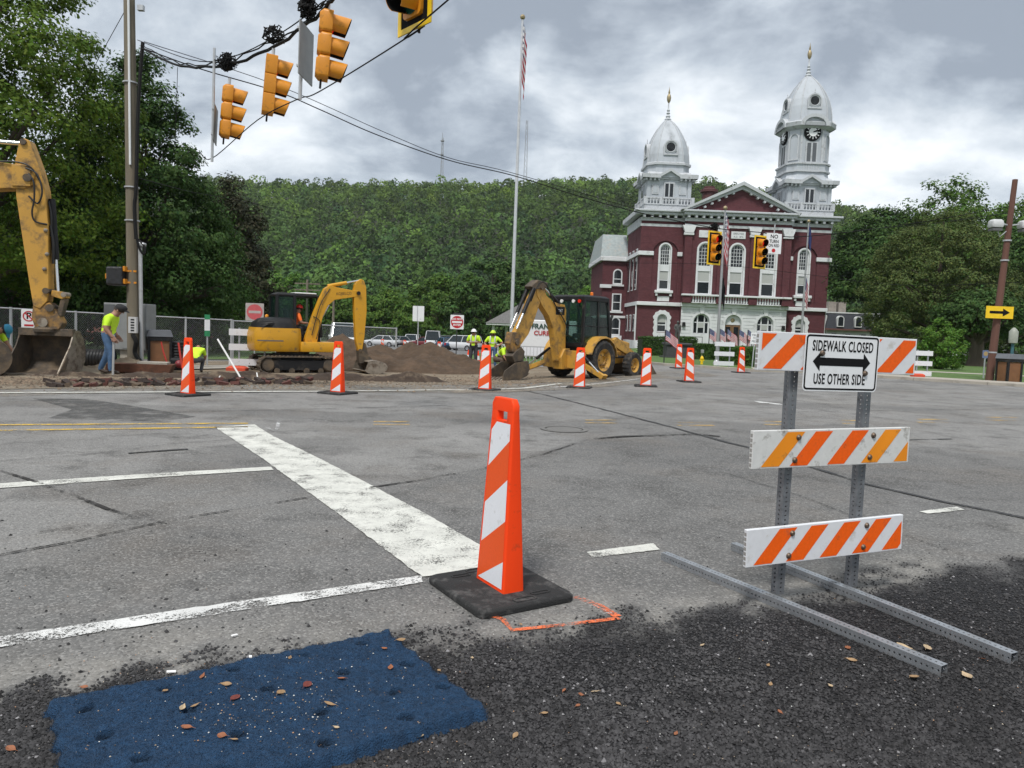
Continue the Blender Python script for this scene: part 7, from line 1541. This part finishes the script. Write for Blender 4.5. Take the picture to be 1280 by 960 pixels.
sp_ = thing('steel_plate', 'rusty steel channel box with pale slab at the foot of the wooden pole', 'steel plate', on(174, 18.9), rad(14)); MB().prism([(-.75, .06), (.75, .06), (.85, .28), (-.7, .28)], -.25, .25).build('channel', rust, sp_, bev=.01); MB().cbox((.35, .0, .31), (.7, .45, .05), ry=.02).build('slab', conc_m, sp_)
cmp_ = thing('plate_compactor', 'small black and red plate compactor beside the upright drain pipe', 'compactor', on(222, 19.8), rad(20)); MB().box(-.25, .25, -.2, .2, .02, .1).build('base_plate', muddy, cmp_, bev=.02); MB().box(-.18, .15, -.15, .15, .1, .42).build('engine', blk, cmp_, bev=.05); MB().ball((.05, -.14, .27), .11, 10, 8).build('starter', M('dark_red', (.18, .02, .025), .5), cmp_, smooth=True); MB().tube([(-.2, 0, .1), (-.35, 0, .6), (-.4, 0, .85)], .02, 6).build('handle', M('red_handle', (.5, .04, .03), .5), cmp_)
stake_m = M('white_stake', (.7, .7, .68), .6)
for px_, y0, y1, x1, Y_, lb in ((303, 424, 476, 272, 17.7, 'long white levelling rod leaning across the trench'), (323, 466, 478, 321, 17.6, 'short white survey stake before the mini excavator track'), (271, 470, 479, 275, 17.6, 'short white survey stake before the lime shirts')):
    a, c = at(px_, y1, Y_), at(x1, y0, Y_ + .5); o = MB().tube([a, c], .022 if 'long' in lb else .014, 6).build('survey_stake', stake_m, None); tag(o, lb, 'stake')
tag(MB().tube([on(228, 19) + Vector((0, 0, .2)), on(226, 19) + Vector((-.06, 0, .85))], .025, 6).build('red_stake', M('red_handle', (.5, .04, .03), .5), None), 'red handle leaning between the litter bin and an orange channelizer', 'stake')
# broken brick edge of the cut pavement
be = thing('brick_edging', 'broken course of dark red paving bricks along the cut road edge', 'brick edging', on(190, 17.2)); o0 = be.location.copy(); br_ms = [M('paving_brick_' + n_, c, .9, var=.3, scale=8, bump=.5, bscale=20) for n_, c in (('red', (.095, .036, .028)), ('dark', (.04, .028, .023)), ('tan', (.11, .08, .055)))]; protos = []
for i in range(6):
    b = MB(); b.cbox((0, 0, 0), (.2, .1, .085)); b.v = [(x * random.uniform(.8, 1.1), y * random.uniform(.8, 1.15), z * random.uniform(.75, 1.15)) for x, y, z in b.v]; ob = b.build('brick', br_ms[i % 3], be); protos.append(ob.data); bpy.data.objects.remove(ob)
for row in range(2):
    for k in range(62):
        if random.random() < .25: continue
        px_ = 62 + k * 5.3 + random.uniform(-1.5, 1.5); p = G(px_, 484 - row * 2.6 + random.uniform(-.8, .8) - .012 * (px_ - 62))
        if row == 2 and random.random() < .4: continue
        link('brick', random.choice(protos), be, loc=p - o0 + Vector((0, 0, .045 + .05 * row * random.random())), rot=(random.uniform(-.4, .4), random.uniform(-.4, .4), random.uniform(-.5, .9)))
soil = M('soil', (.076, .050, .031), .95, var=.35, scale=3, bump=1., bscale=16, dirt=(.105, .066, .040), dirt_amt=.4, dirt_scale=2.5); soil_d = M('trench_soil', (.05, .034, .024), .95, var=.4, scale=4, bump=1., bscale=20, dirt=(.16, .12, .08), dirt_amt=.35, dirt_scale=3)
def heap(name, label, c, rx, ry, h, rz, peaks, mt, n=90):
    u, v = np.meshgrid(np.linspace(-1, 1, n), np.linspace(-1, 1, n)); z = np.zeros_like(u)
    for px_, py_, r, q in peaks: z = np.maximum(z, q * np.clip(1 - np.hypot((u - px_), (v - py_)) / r, 0, 1))
    ed = np.clip((1 - np.hypot(u, v)) * 6, 0, 1); x, y = u * rx, v * ry; z = (h * z ** .9 + .10 * (fbm(x * 1.6, y * 1.6, 0, 4, 61) - .35) + .10 * (fbm(x * 5, y * 5, 0, 3, 67) - .5) + .06 * (fbm(x * 16, y * 16, 0, 2, 69) - .5)) * ed - .05
    idx = np.arange(n * n).reshape(n, n); o = link(name, npmesh(name, np.stack([x, y, z], -1).reshape(-1, 3), np.stack([idx[:-1, :-1], idx[:-1, 1:], idx[1:, 1:], idx[1:, :-1]], -1).reshape(-1, 4), mt, smooth=True), None, loc=c, rot=(0, 0, rz)); return tag(o, label, 'soil')
heap('soil_heap', 'long heap of dark brown soil between the excavator bucket and the workers', on(507, 26.5), 3.6, 2.3, 1.30, rad(8), ((-.62, .1, .62, 1.0), (-.25, .1, .6, .72), (.05, .2, .6, .80), (.25, .15, .6, .85), (.55, .0, .5, .5), (-.3, -.2, .6, .55), (.2, -.2, .6, .5)), soil, 150)
heap('soil_heap', 'low strip of trench spoil between the road edge and the mini excavator', on(315, 18.6), 5.4, .8, .30, rad(20), ((-.8, 0, .3, .7), (-.4, .1, .4, .6), (0, 0, .4, .9), (.4, .1, .4, .8), (.75, 0, .35, .9)), soil_d); heap('soil_heap', 'sandy mound round the foot of the wooden pole', on(160, 20.2), 1.3, .9, .45, 0, ((0, 0, .9, 1),), dirt_m)
heap('soil_heap', 'sandy spoil beside the drain pipe and the big bucket', on(95, 18.6), 2.0, .8, .28, rad(12), ((0, 0, .8, 1), (.5, 0, .4, .9)), dirt_m)
k = 5200; V = []; Fq = []                                                       # clods
for i in range(k):
    px_ = random.uniform(-20, 700); p = G(px_, random.gauss(477, 4.5)); s = random.uniform(.008, .035) * (1.6 if random.random() < .07 else 1); o_ = len(V)
    for a in range(5): V.append((p.x + s * random.uniform(.6, 1.4) * math.cos(a * 1.256 + i), p.y + s * random.uniform(.6, 1.4) * math.sin(a * 1.256 + i), p.z + .01))
    V.append((p.x, p.y, p.z + .01 + s * random.uniform(.5, 1.1))); Fq += [(o_ + a, o_ + (a + 1) % 5, o_ + 5) for a in range(5)]
o = link('clods', npmesh('clods', np.array(V), np.array(Fq), M('clod', (.13, .095, .065), .95, var=.4, tint=True), tint=np.repeat(rng.uniform(.5, 1.7, (k, 1)) * np.ones((1, 3)), 6, 0)), kind='stuff'); o['label'] = 'loose clods and rubble scattered over the work zone'; o['category'] = 'rubble'
# small white barricades
def white_barricade(label, base, rz, w, h, feet=True):
    t = thing('white_barricade', label, 'barricade', base, rz, 'three-board white barricades')
    for x in (-w * .28, w * .28): MB().bar((x, .03, 0), (x, .03, h + .04), .05, .05).build('post', galv, t); MB().bar((x, -.45, .03), (x, .45, .03), .05, .05).build('foot', galv, t)
    for k in range(3): MB().cbox((0, -.015, h - .1 - k * h * .36), (w, .03, .2)).build('board', board_w, t)
    return t
white_barricade('white three-board barricade on the kerb before the flagpole and hedge', on(906, 34.5), rad(4), .95, 1.25); white_barricade('white three-board barricade beside the young tree, behind the sidewalk sign', on(1155, 31.5), rad(-4), .78, 1.2)
white_barricade('wide white three-board barricade behind the mini excavator cab', on(315, 22.9), rad(12), 1.35, 1.28)
tag(MB().loft([[(x, y, z) for x, y in rrect(a, c, .04)] for a, c, z in ((.30, .16, 0), (.30, .16, .1), (.2, .1, .16))]).build('sandbag', M('sandbag_red', (.55, .07, .03), .8, var=.2), None, loc=on(297, 22.3), smooth=True), 'red sandbag at the foot of the wide white barricade', 'sandbag', 'red sandbags'); tag(MB().loft([[(x, y, z) for x, y in rrect(a, c, .04)] for a, c, z in ((.26, .14, 0), (.26, .14, .1), (.18, .09, .15))]).build('sandbag', MC['sandbag_red'], None, loc=on(1150, 31.0) + Vector((0, 0, .1)), smooth=True), 'red sandbag at the foot of the barricade by the young tree', 'sandbag', 'red sandbags')
for px_, Y_, lb in ((598, 35, 'orange traffic cone between the legs of the workers'), (586, 36.5, 'orange traffic cone behind the white-hatted worker')):
    t = thing('traffic_cone', lb, 'traffic cone', on(px_, Y_)); MB().box(-.18, .18, -.18, .18, 0, .04).build('base', orange_pl, t); MB().lathe([(.13, .04), (.03, .72)], 14).build('body', orange_pl, t, smooth=True); MB().lathe([(.098, .28), (.07, .48)], 14, cap=False).build('collar', white_sh, t, smooth=True)
# ------------------------------------------------------------ flags, statue, hedges
f_red, f_wht, f_blu = M('flag_red', (.45, .03, .05), .8), M('flag_white', (.65, .65, .66), .8), M('flag_blue', (.035, .05, .16), .8)
def flag_mesh(L_, H_, droop, wave, seed, furl=1., kind='us'):
    nx, nz = 20, 13; V = []; Fq = []; mi = []
    for i in range(nx + 1):
        for j in range(nz + 1):
            u, v = i / nx, j / nz; V.append((u * L_ * furl * (1 - .25 * droop), wave * math.sin(u * 9 + seed + v * 1.5) * u ** .7, (v - 1) * H_ - droop * L_ * (u ** 1.15)))
    for i in range(nx):
        for j in range(nz):
            a = i * (nz + 1) + j; Fq.append((a, a + nz + 1, a + nz + 2, a + 1)); mi.append(2 if kind == 'blue' else 3 if kind == 'black' else (2 if (i < 8 and j >= 6) else (0 if j % 2 == 0 else 1)))
    me = bpy.data.meshes.new('cloth'); me.from_pydata(V, [], Fq); [me.materials.append(m_) for m_ in (f_red, f_wht, f_blu, blk)]; me.polygons.foreach_set('material_index', mi); me.polygons.foreach_set('use_smooth', [True] * len(Fq)); return me
def stars(L_, H_, droop, wave, seed, furl, parent):
    b = MB()
    for r in range(5):
        for c in range(6):
            u, v = (.8 + c * 1.2) / 20, (6.8 + r * 1.3) / 13; x, y, z = u * L_ * furl * (1 - .25 * droop), wave * math.sin(u * 9 + seed + v * 1.5) * u ** .7, (v - 1) * H_ - droop * L_ * (u ** 1.15); s = H_ * .02
            for q in (-1, 1): b.add([(x + s * math.cos(k * 1.2566), y + q * .008, z + s * math.sin(k * 1.2566)) for k in range(5)], [(0, 1, 2, 3, 4)])
    o = b.build('stars', f_wht, parent); o['kind'] = 'stuff'
def small_flag(px_, Y_, h, label, sz=1.5):
    t = thing('flag', label, 'flag', on(px_, Y_), rad(-4 + px_ % 9), 'small flags on the courthouse lawn'); MB().tube([(0, 0, 0), (0, 0, h)], .03, 6).build('staff', iron, t); c = link('cloth', flag_mesh(sz, sz * .62, .55, .12, px_, .85), t, loc=(.02, 0, h)); stars(sz, sz * .62, .55, .12, px_, .85, c); return t
small_flag(831, 37.5, 1.75, 'small striped flag on a staff beside the statue pedestal', .85)
for i, (px_, lb) in enumerate(((886, 'small striped flag on the statue side of the grey flagpole'), (899, 'small striped flag directly behind the grey flagpole'), (908, 'small striped flag before the courthouse door'), (923, 'small striped flag between the courthouse door and the clipped hedge'), (934, 'small striped flag directly behind the yield sign post'), (950, 'small striped flag between yield sign and barricade'))): small_flag(px_, 47, 2.0, lb, .98)
def flagpole(label, base, h, r, lean_px=None):
    t = thing('flagpole', label, 'flagpole', base); MB().tube([(0, 0, 0), (0, 0, h * .5), (0, 0, h)], [r, r * .8, r * .5], 10).build('pole', M('pole_white', (.55, .56, .58), .4, .2) if r > .11 else M('pole_grey', (.33, .335, .34), .45, .3), t, smooth=True); MB().ball((0, 0, h + r), r * 1.3, 8, 6).build('ball', gold, t); MB().lathe([(r * 2.2, 0), (r * 2.2, .12), (r * 1.3, .3)], 12).build('base', alu, t); return t
b0 = on(638.5, 47); zt = at(653, 24, 47).z; flagpole('tall white flagpole behind the workers, flag limp at its top', b0, zt - b0.z, .125)
fl = thing('flag', 'limp striped flag at the top of the tall white flagpole', 'flag', Vector((b0.x + .08, b0.y, zt - .2)), rad(-20)); c = link('cloth', flag_mesh(1.1, 3.4, 1.2, .2, 3, .28), fl); stars(1.1, 3.4, 1.2, .2, 3, .28, c)
MB().tube([(-.05, 0, 0), (-.05, 0, -4)], .012, 4).build('halyard', stake_m, fl)
for px_, py_, ytop, Y_, lb, kd, lf in ((897, 431, 262, 38, 'grey flagpole standing in the lawn before the courthouse door', 'us', 'striped flag hanging limp on the grey flagpole'), (1001, 433, 278, 50, 'grey flagpole before the clock tower end of the courthouse', 'blue', 'dark blue flag hanging on the flagpole by the clock tower')):
    b0 = on(px_, Y_); zt = at(px_ + 8, ytop, Y_).z; flagpole(lb, b0, zt - b0.z, .085); fl = thing('flag', lf, 'flag', Vector((b0.x + .06, b0.y, zt - .15)), rad(-10)); c = link('cloth', flag_mesh(.9, 2.1 if kd == 'us' else 1.2, .9, .12, 5, .3, kd), fl)
    if kd == 'us': stars(.9, 2.1, .9, .12, 5, .3, c); f2 = thing('flag', 'black flag hanging below the striped flag on the grey flagpole', 'flag', Vector((b0.x + .06, b0.y, zt - 3.3)), rad(-10)); link('cloth', flag_mesh(.7, 1.2, .9, .1, 6, .3, 'black'), f2)
    else: f2 = thing('flag', 'faded striped flag hanging below the dark blue flag', 'flag', Vector((b0.x + .06, b0.y, zt - 3.6)), rad(-10)); link('cloth', flag_mesh(.8, 1.5, .9, .1, 8, .3, 'us'), f2)
st_m = M('dark_stone', (.055, .055, .058), .7, var=.2, scale=4); br_m = M('bronze', (.10, .10, .095), .6, .4, var=.2, scale=5)
ps = thing('statue_pedestal', 'dark stone pedestal under the soldier statue on the lawn', 'pedestal', on(846, 48)); MB().box(-.75, .75, -.6, .6, 0, .85).build('block', st_m, ps, bev=.03); MB().box(-.85, .85, -.7, .7, .85, 1.0).build('cap', st_m, ps, bev=.03); MB().box(-.95, .95, -.8, .8, -.05, .12).build('step', st_m, ps)
lb = 'dark bronze soldier statue standing on the stone pedestal'; LOOK[lb] = (0, 1, 0)
SK_, SKIN = SKIN, br_m; boot_, boot = boot, br_m; HAIR_, HAIR = HAIR, br_m
st = person(lb, on(846, 48) + Vector((0, 0, .98)), rad(180), stand(elbow_r=(.26, .04, 1.12), wrist_r=(.14, .26, 1.05)), br_m, br_m, br_m, 'cap', scale=.82); st.name = 'statue'; st['category'] = 'statue'
SKIN, boot, HAIR = SK_, boot_, HAIR_
MB().tube([(.12, .30, .05), (.12, .28, 1.35)], [.03, .015], 6).build('rifle', br_m, st)
def hedge(label, a, b_, w, h, nl, hue=(1, 1, 1)):
    global rng
    t = thing('hedge', label, 'hedge', a); d = b_ - a; L_ = d.length; k = nl; u = rng.random(k) * L_; f = rng.random(k); v = (rng.random(k) - .5) * w; z = rng.random(k) * h
    s = rng.integers(0, 3, k); v = np.where(s == 0, -w / 2, np.where(s == 1, v, w / 2)); z = np.where(s == 1, h, z); dd = np.array(d / L_); nn = np.array([-dd[1], dd[0], 0])
    C = dd[None] * u[:, None] + nn[None] * (v + rng.normal(0, .04, k))[:, None] + np.array([0, 0, 1])[None] * (z + rng.normal(0, .04, k))[:, None]; nr_ = unit(np.where((s == 1)[:, None], np.array([0, 0, 1.]), nn[None] * np.sign(v)[:, None]) + rng.normal(0, .5, (k, 3)))
    V, Fq = quads(C, nr_, rng.uniform(.07, .14, k)); link('foliage', npmesh('foliage', V, Fq, leaf_b, tint=np.repeat(rng.uniform(.6, 1.4, (k, 1)) * np.array(hue), 4, 0)), t)
    m_ = MB().bar(Vector((0, 0, h * .47)), d + Vector((0, 0, h * .47)), w * .86, h * .86).build('core', M('hedge_core', (.018, .028, .012), .9), t)
hedge('clipped dark hedge behind the statue pedestal', on(800, 52), on(868, 53), .9, 1.35, 7000); hedge('clipped dark hedge between the statue and the grey flagpole', on(868, 46), on(898, 46), .8, .95, 4000); hedge('clipped hedge between the flagpole and the sidewalk sign', on(905, 41), on(957, 37), .8, .95, 7000, (1.3, 1.35, 1)); hedge('clipped hedge along the courthouse foundation behind the striped barricade', on(958, 60), on(1040, 60), .9, 1.0, 6000)
hedge('low dark planting behind the fence near the brick house', on(120, 46), on(235, 50), 1.0, .8, 6000)
hy = thing('hydrant', 'yellow hydrant on the lawn beside the statue', 'hydrant', on(878.5, 38)); hy.scale = (.62, .62, .72); MB().lathe([(.16, 0), (.16, .06), (.11, .08), (.11, .42), (.15, .45), (.13, .56), (.04, .66)], 12).build('barrel', tape_y, hy, smooth=True); MB().bar((-.18, 0, .36), (.18, 0, .36), .11, .11).build('outlet', tape_y, hy); MB().box(-.12, .12, -.1, .1, .85, 1.1).build('meter_head', sign_back, hy, bev=.03); MB().tube([(0, .1, 0), (0, .1, .9)], .025, 6).build('meter_post', alu, hy)
# ------------------------------------------------------------ lattice masts on the ridge and far poles
def mast(label, px_, ytop, Y_, w):
    x = at(px_, 300, Y_).x; z0 = float(hill_z(np.array(x), np.array(Y_))) - 2; zt = at(px_, ytop, Y_).z; t = thing('lattice_mast', label, 'mast', (x, Y_, z0)); H_ = zt - z0; b = MB(); C3 = [(math.cos(a) * w, math.sin(a) * w) for a in (0, 2.09, 4.19)]; n = int(H_ / (w * 2.2))
    tp = lambda q: 1 - .55 * q
    for cx, cy in C3: MB().tube([(cx, cy, 0), (cx * .45, cy * .45, H_)], .22, 5).build('leg', sign_back, t)
    for i in range(n):
        q0, q1 = i / n, (i + 1) / n
        for k in range(3): a, c = C3[k], C3[(k + 1) % 3]; b.tube([(a[0] * tp(q0), a[1] * tp(q0), H_ * q0), (c[0] * tp(q1), c[1] * tp(q1), H_ * q1)], .1, 4)
    o = b.build('bracing', sign_back, t); o['kind'] = 'stuff'; return t, H_
t, H_ = mast('grey lattice mast with aerials on the ridge above the parked cars', 549.5, 172, 620, 1.6); MB().tube([(0, 0, H_), (0, 0, H_ + 4)], .2, 5).build('aerial', sign_back, t)
for z, r in ((H_ - 3, 1.6), (H_ - 14, 1.3)): MB().lathe([(r, z), (r, z + .8)], 10, cap=True).build('antenna_ring', sign_back, t)
mast('tall thin lattice mast on the ridge just behind the tall flagpole', 653, 150, 640, 2.0)
for px_, Y_, h, lb in ((383, 95, 8.2, 'far wooden utility pole with crossarms above the mini excavator cab'), (416, 100, 6.5, 'far pale pole behind the raised boom')):
    t = thing('far_utility_pole', lb, 'pole', on(px_, Y_)); MB().tube([(0, 0, 0), (0, 0, h)], [.2, .14], 8).build('shaft', pole_m, t)
    if px_ == 383: [MB().box(-1.6, 1.6, -.08, .08, h - .6 - k * .8, h - .45 - k * .8).build('crossarm', pole_m, t) for k in range(2)]
# ------------------------------------------------------------ vehicles
tyre2 = M('car_tyre', (.02, .02, .02), .85); rim2 = M('alloy', (.4, .4, .42), .35, .8); car_glass = glass('car_glass', (.02, .03, .035), .85, .05); lamp_r = M('tail_lamp', (.45, .012, .012), .25); lamp_w = M('head_lamp', (.7, .72, .74), .15)
def car(label, loc, rz, kind, col, grp='vehicles in the car park'):
    paint = M('car_paint_' + '_'.join('%02d' % int(c * 99) for c in col), col, .28, .1, var=.03, coat=.6)
    t = thing('parked_car', label, 'car', loc, rz, grp)
    spec = {'suv': (4.7, .93, .98, 1.75, (-2.30, -2.05, .75, 1.35)), 'sedan': (4.7, .91, .90, 1.45, (-1.85, -1.25, .45, 1.25)), 'pickup': (5.7, 1.0, 1.12, 1.9, (-.55, -.45, 1.05, 1.65)), 'van': (5.6, 1.0, 1.15, 2.25, (-2.75, -2.65, 1.45, 2.1))}[kind]
    L_, w, belt, roof, (ga, gb, gc, gd) = spec; h = L_ / 2
    secs = [(-h, .82, .45, belt * .86), (-h + .12, .96, .3, belt * .97), (-h + .6, 1, .26, belt), (ga, 1, .26, belt), (0, 1, .26, belt), (gd, 1, .26, belt * .99), (h - .7, .99, .26, belt * .93), (h - .18, .95, .3, belt * .86), (h, .8, .45, belt * .70)]
    def ring(y, s, z0, z1): q = w * s; return [(-q * .9, y, z0), (q * .9, y, z0), (q, y, z0 + .2), (q, y, z1 - .2), (q * .93, y, z1), (-q * .93, y, z1), (-q, y, z1 - .2), (-q, y, z0 + .2)]
    MB().loft([ring(*s) for s in secs]).build('body', paint, t, smooth=True, bev=.03)
    def gr(y, s, z): return [(-w * s, y, z), (w * s, y, z)]
    lo = [(-w * .9, ga, belt - .01), (w * .9, ga, belt - .01), (w * .9, gd, belt - .01), (-w * .9, gd, belt - .01)]; hi = [(-w * .74, gb, roof - .05), (w * .74, gb, roof - .05), (w * .74, gc, roof - .05), (-w * .74, gc, roof - .05)]
    MB().loft([lo, hi]).build('windows', car_glass, t); MB().loft([[tuple(Vector(p) + Vector((0, 0, -.02))) for p in hi], [(x * .97, y, z + .05) for x, y, z in hi]]).build('roof', paint, t, bev=.02)
    for i in range(4): MB().bar(lo[i], hi[i], .08, .08).build('pillar', paint, t)
    if kind != 'pickup':
        for s in (0, 1): a, c = Vector(lo[s * 1]).lerp(Vector(lo[3 - s]), .5), Vector(hi[s]).lerp(Vector(hi[3 - s]), .5); MB().bar(a, c, .08, .08).build('pillar', paint, t)
    r = {'pickup': .40, 'van': .37}.get(kind, .34)
    for y in (-h * .58, h * .62):
        for s in (-1, 1): o = MB().lathe([(r * .6, -.1), (r, -.1), (r, .1), (r * .6, .1)], 18, (s * (w - .08), y, r), axis='x', cap=False).build('wheel', tyre2, t, smooth=True); MB().lathe([(.02, s * .06), (r * .62, s * .09), (r * .62, -s * .09), (.02, -s * .09)], 14, (s * (w - .08), y, r), axis='x').build('rim', rim2, o, smooth=True)
    for s in (-1, 1): MB().cbox((s * w * .72, h - .1, belt * .74), (.34, .16, .17)).build('headlight', lamp_w, t, bev=.03); MB().cbox((s * w * .82, -h + .06, belt * .8), (.2, .12, .3)).build('tail_light', lamp_r, t, bev=.02); MB().cbox((s * (w + .1), gd - .15, belt + .05), (.18, .1, .14)).build('mirror', paint, t, bev=.02)
    MB().cbox((0, h - .03, belt * .60), (w * 1.15, .1, .26)).build('grille', blk, t, bev=.02); MB().cbox((0, h - .05, .4), (w * 1.8, .2, .2)).build('bumper', blk if kind in ('suv',) else alu, t, bev=.03); MB().cbox((0, -h + .05, .42), (w * 1.75, .2, .2)).build('bumper', blk, t, bev=.03); MB().cbox((0, -h - .02, belt * .62), (.4, .02, .18)).build('number_plate', sgn_w, t)
    return t
wht_c, dkr, blu, gry, blkc = (.68, .69, .70), (.16, .012, .015), (.02, .07, .16), (.22, .23, .24), (.02, .02, .022)
car('white work van facing the road behind the excavator boom', on(428, 60), rad(196), 'van', wht_c)
car('white sedan parked behind the fence end', on(479, 95), rad(70), 'sedan', wht_c); car('dark grey car parked behind the fence end post', on(499, 99), rad(80), 'sedan', gry); car('white car behind the crest of the soil heap', on(515, 100), rad(178), 'suv', wht_c); car('dark red car parked beside the tall white van', on(533, 97), rad(80), 'sedan', dkr); car('tall white van parked tail first beside the dark red car', on(541.5, 93), rad(4), 'van', wht_c)
car('blue car parked before the white pickup', on(558, 86), rad(20), 'sedan', blu); car('white SUV parked beside the do not enter sign', on(577, 84), rad(60), 'suv', wht_c); car('grey SUV parked behind the blue car', on(556, 100), rad(10), 'suv', gry)
car('white car parked behind the white boards of the wide barricade', on(312, 58), rad(75), 'sedan', wht_c, 'cars behind the fence'); car('white SUV parked behind the faded no entry sign', on(338, 62), rad(70), 'suv', wht_c, 'cars behind the fence'); car('dark car parked behind the fence before the brick house', on(280, 70), rad(80), 'sedan', blkc, 'cars behind the fence')
car('white car parked under the tree with the thick dark trunk', on(1197, 70), rad(70), 'sedan', wht_c, 'cars beyond the lawn'); car('white car half hidden by the young tree', on(1218, 74), rad(75), 'suv', wht_c, 'cars beyond the lawn')
tl = thing('trailer', 'white contractor trailer with tree logo and red lettering behind the backhoe', 'trailer', on(678, 36), rad(-6)); MB().box(-1.3, 1.6, 0, 3.5, .5, 2.3).build('body', white_paint, tl, bev=.04); MB().box(-1.3, 1.6, -.02, .02, .55, .95).build('skirt', white_sh, tl)
text('FRANK', .34, M('dark_green_print', (.02, .06, .04), .5), tl, (-.02, -.03, 1.98), bold=.01, align='CENTER'); text('CURB', .30, M('red_lettering', (.42, .03, .03), .5), tl, (-.05, -.03, 1.66), bold=.008); MB().ball((-.92, -.02, 1.95), .17, 10, 8, (1, .1, 1.1)).build('logo', M('logo_green', (.02, .12, .06), .5), tl, smooth=True); MB().box(-.95, -.88, -.03, -.01, 1.68, 1.8).build('logo_trunk', M('logo_green', (.02, .12, .06), .5), tl)
for y in (1.2, 2.1):
    for s in (-1.35, 1.6): MB().lathe([(.1, -.1), (.34, -.1), (.34, .1), (.1, .1)], 16, (s, y, .34), axis='x').build('wheel', tyre2, tl, smooth=True)
MB().bar((-1.2, 0, .4), (-1.2, -1.2, .4), .1, .1).build('drawbar', blk, tl)
for x in (-1.15, 1.45): MB().cbox((x, -.03, 1.1), (.16, .04, .16)).build('tail_lamp', lamp_r, tl)
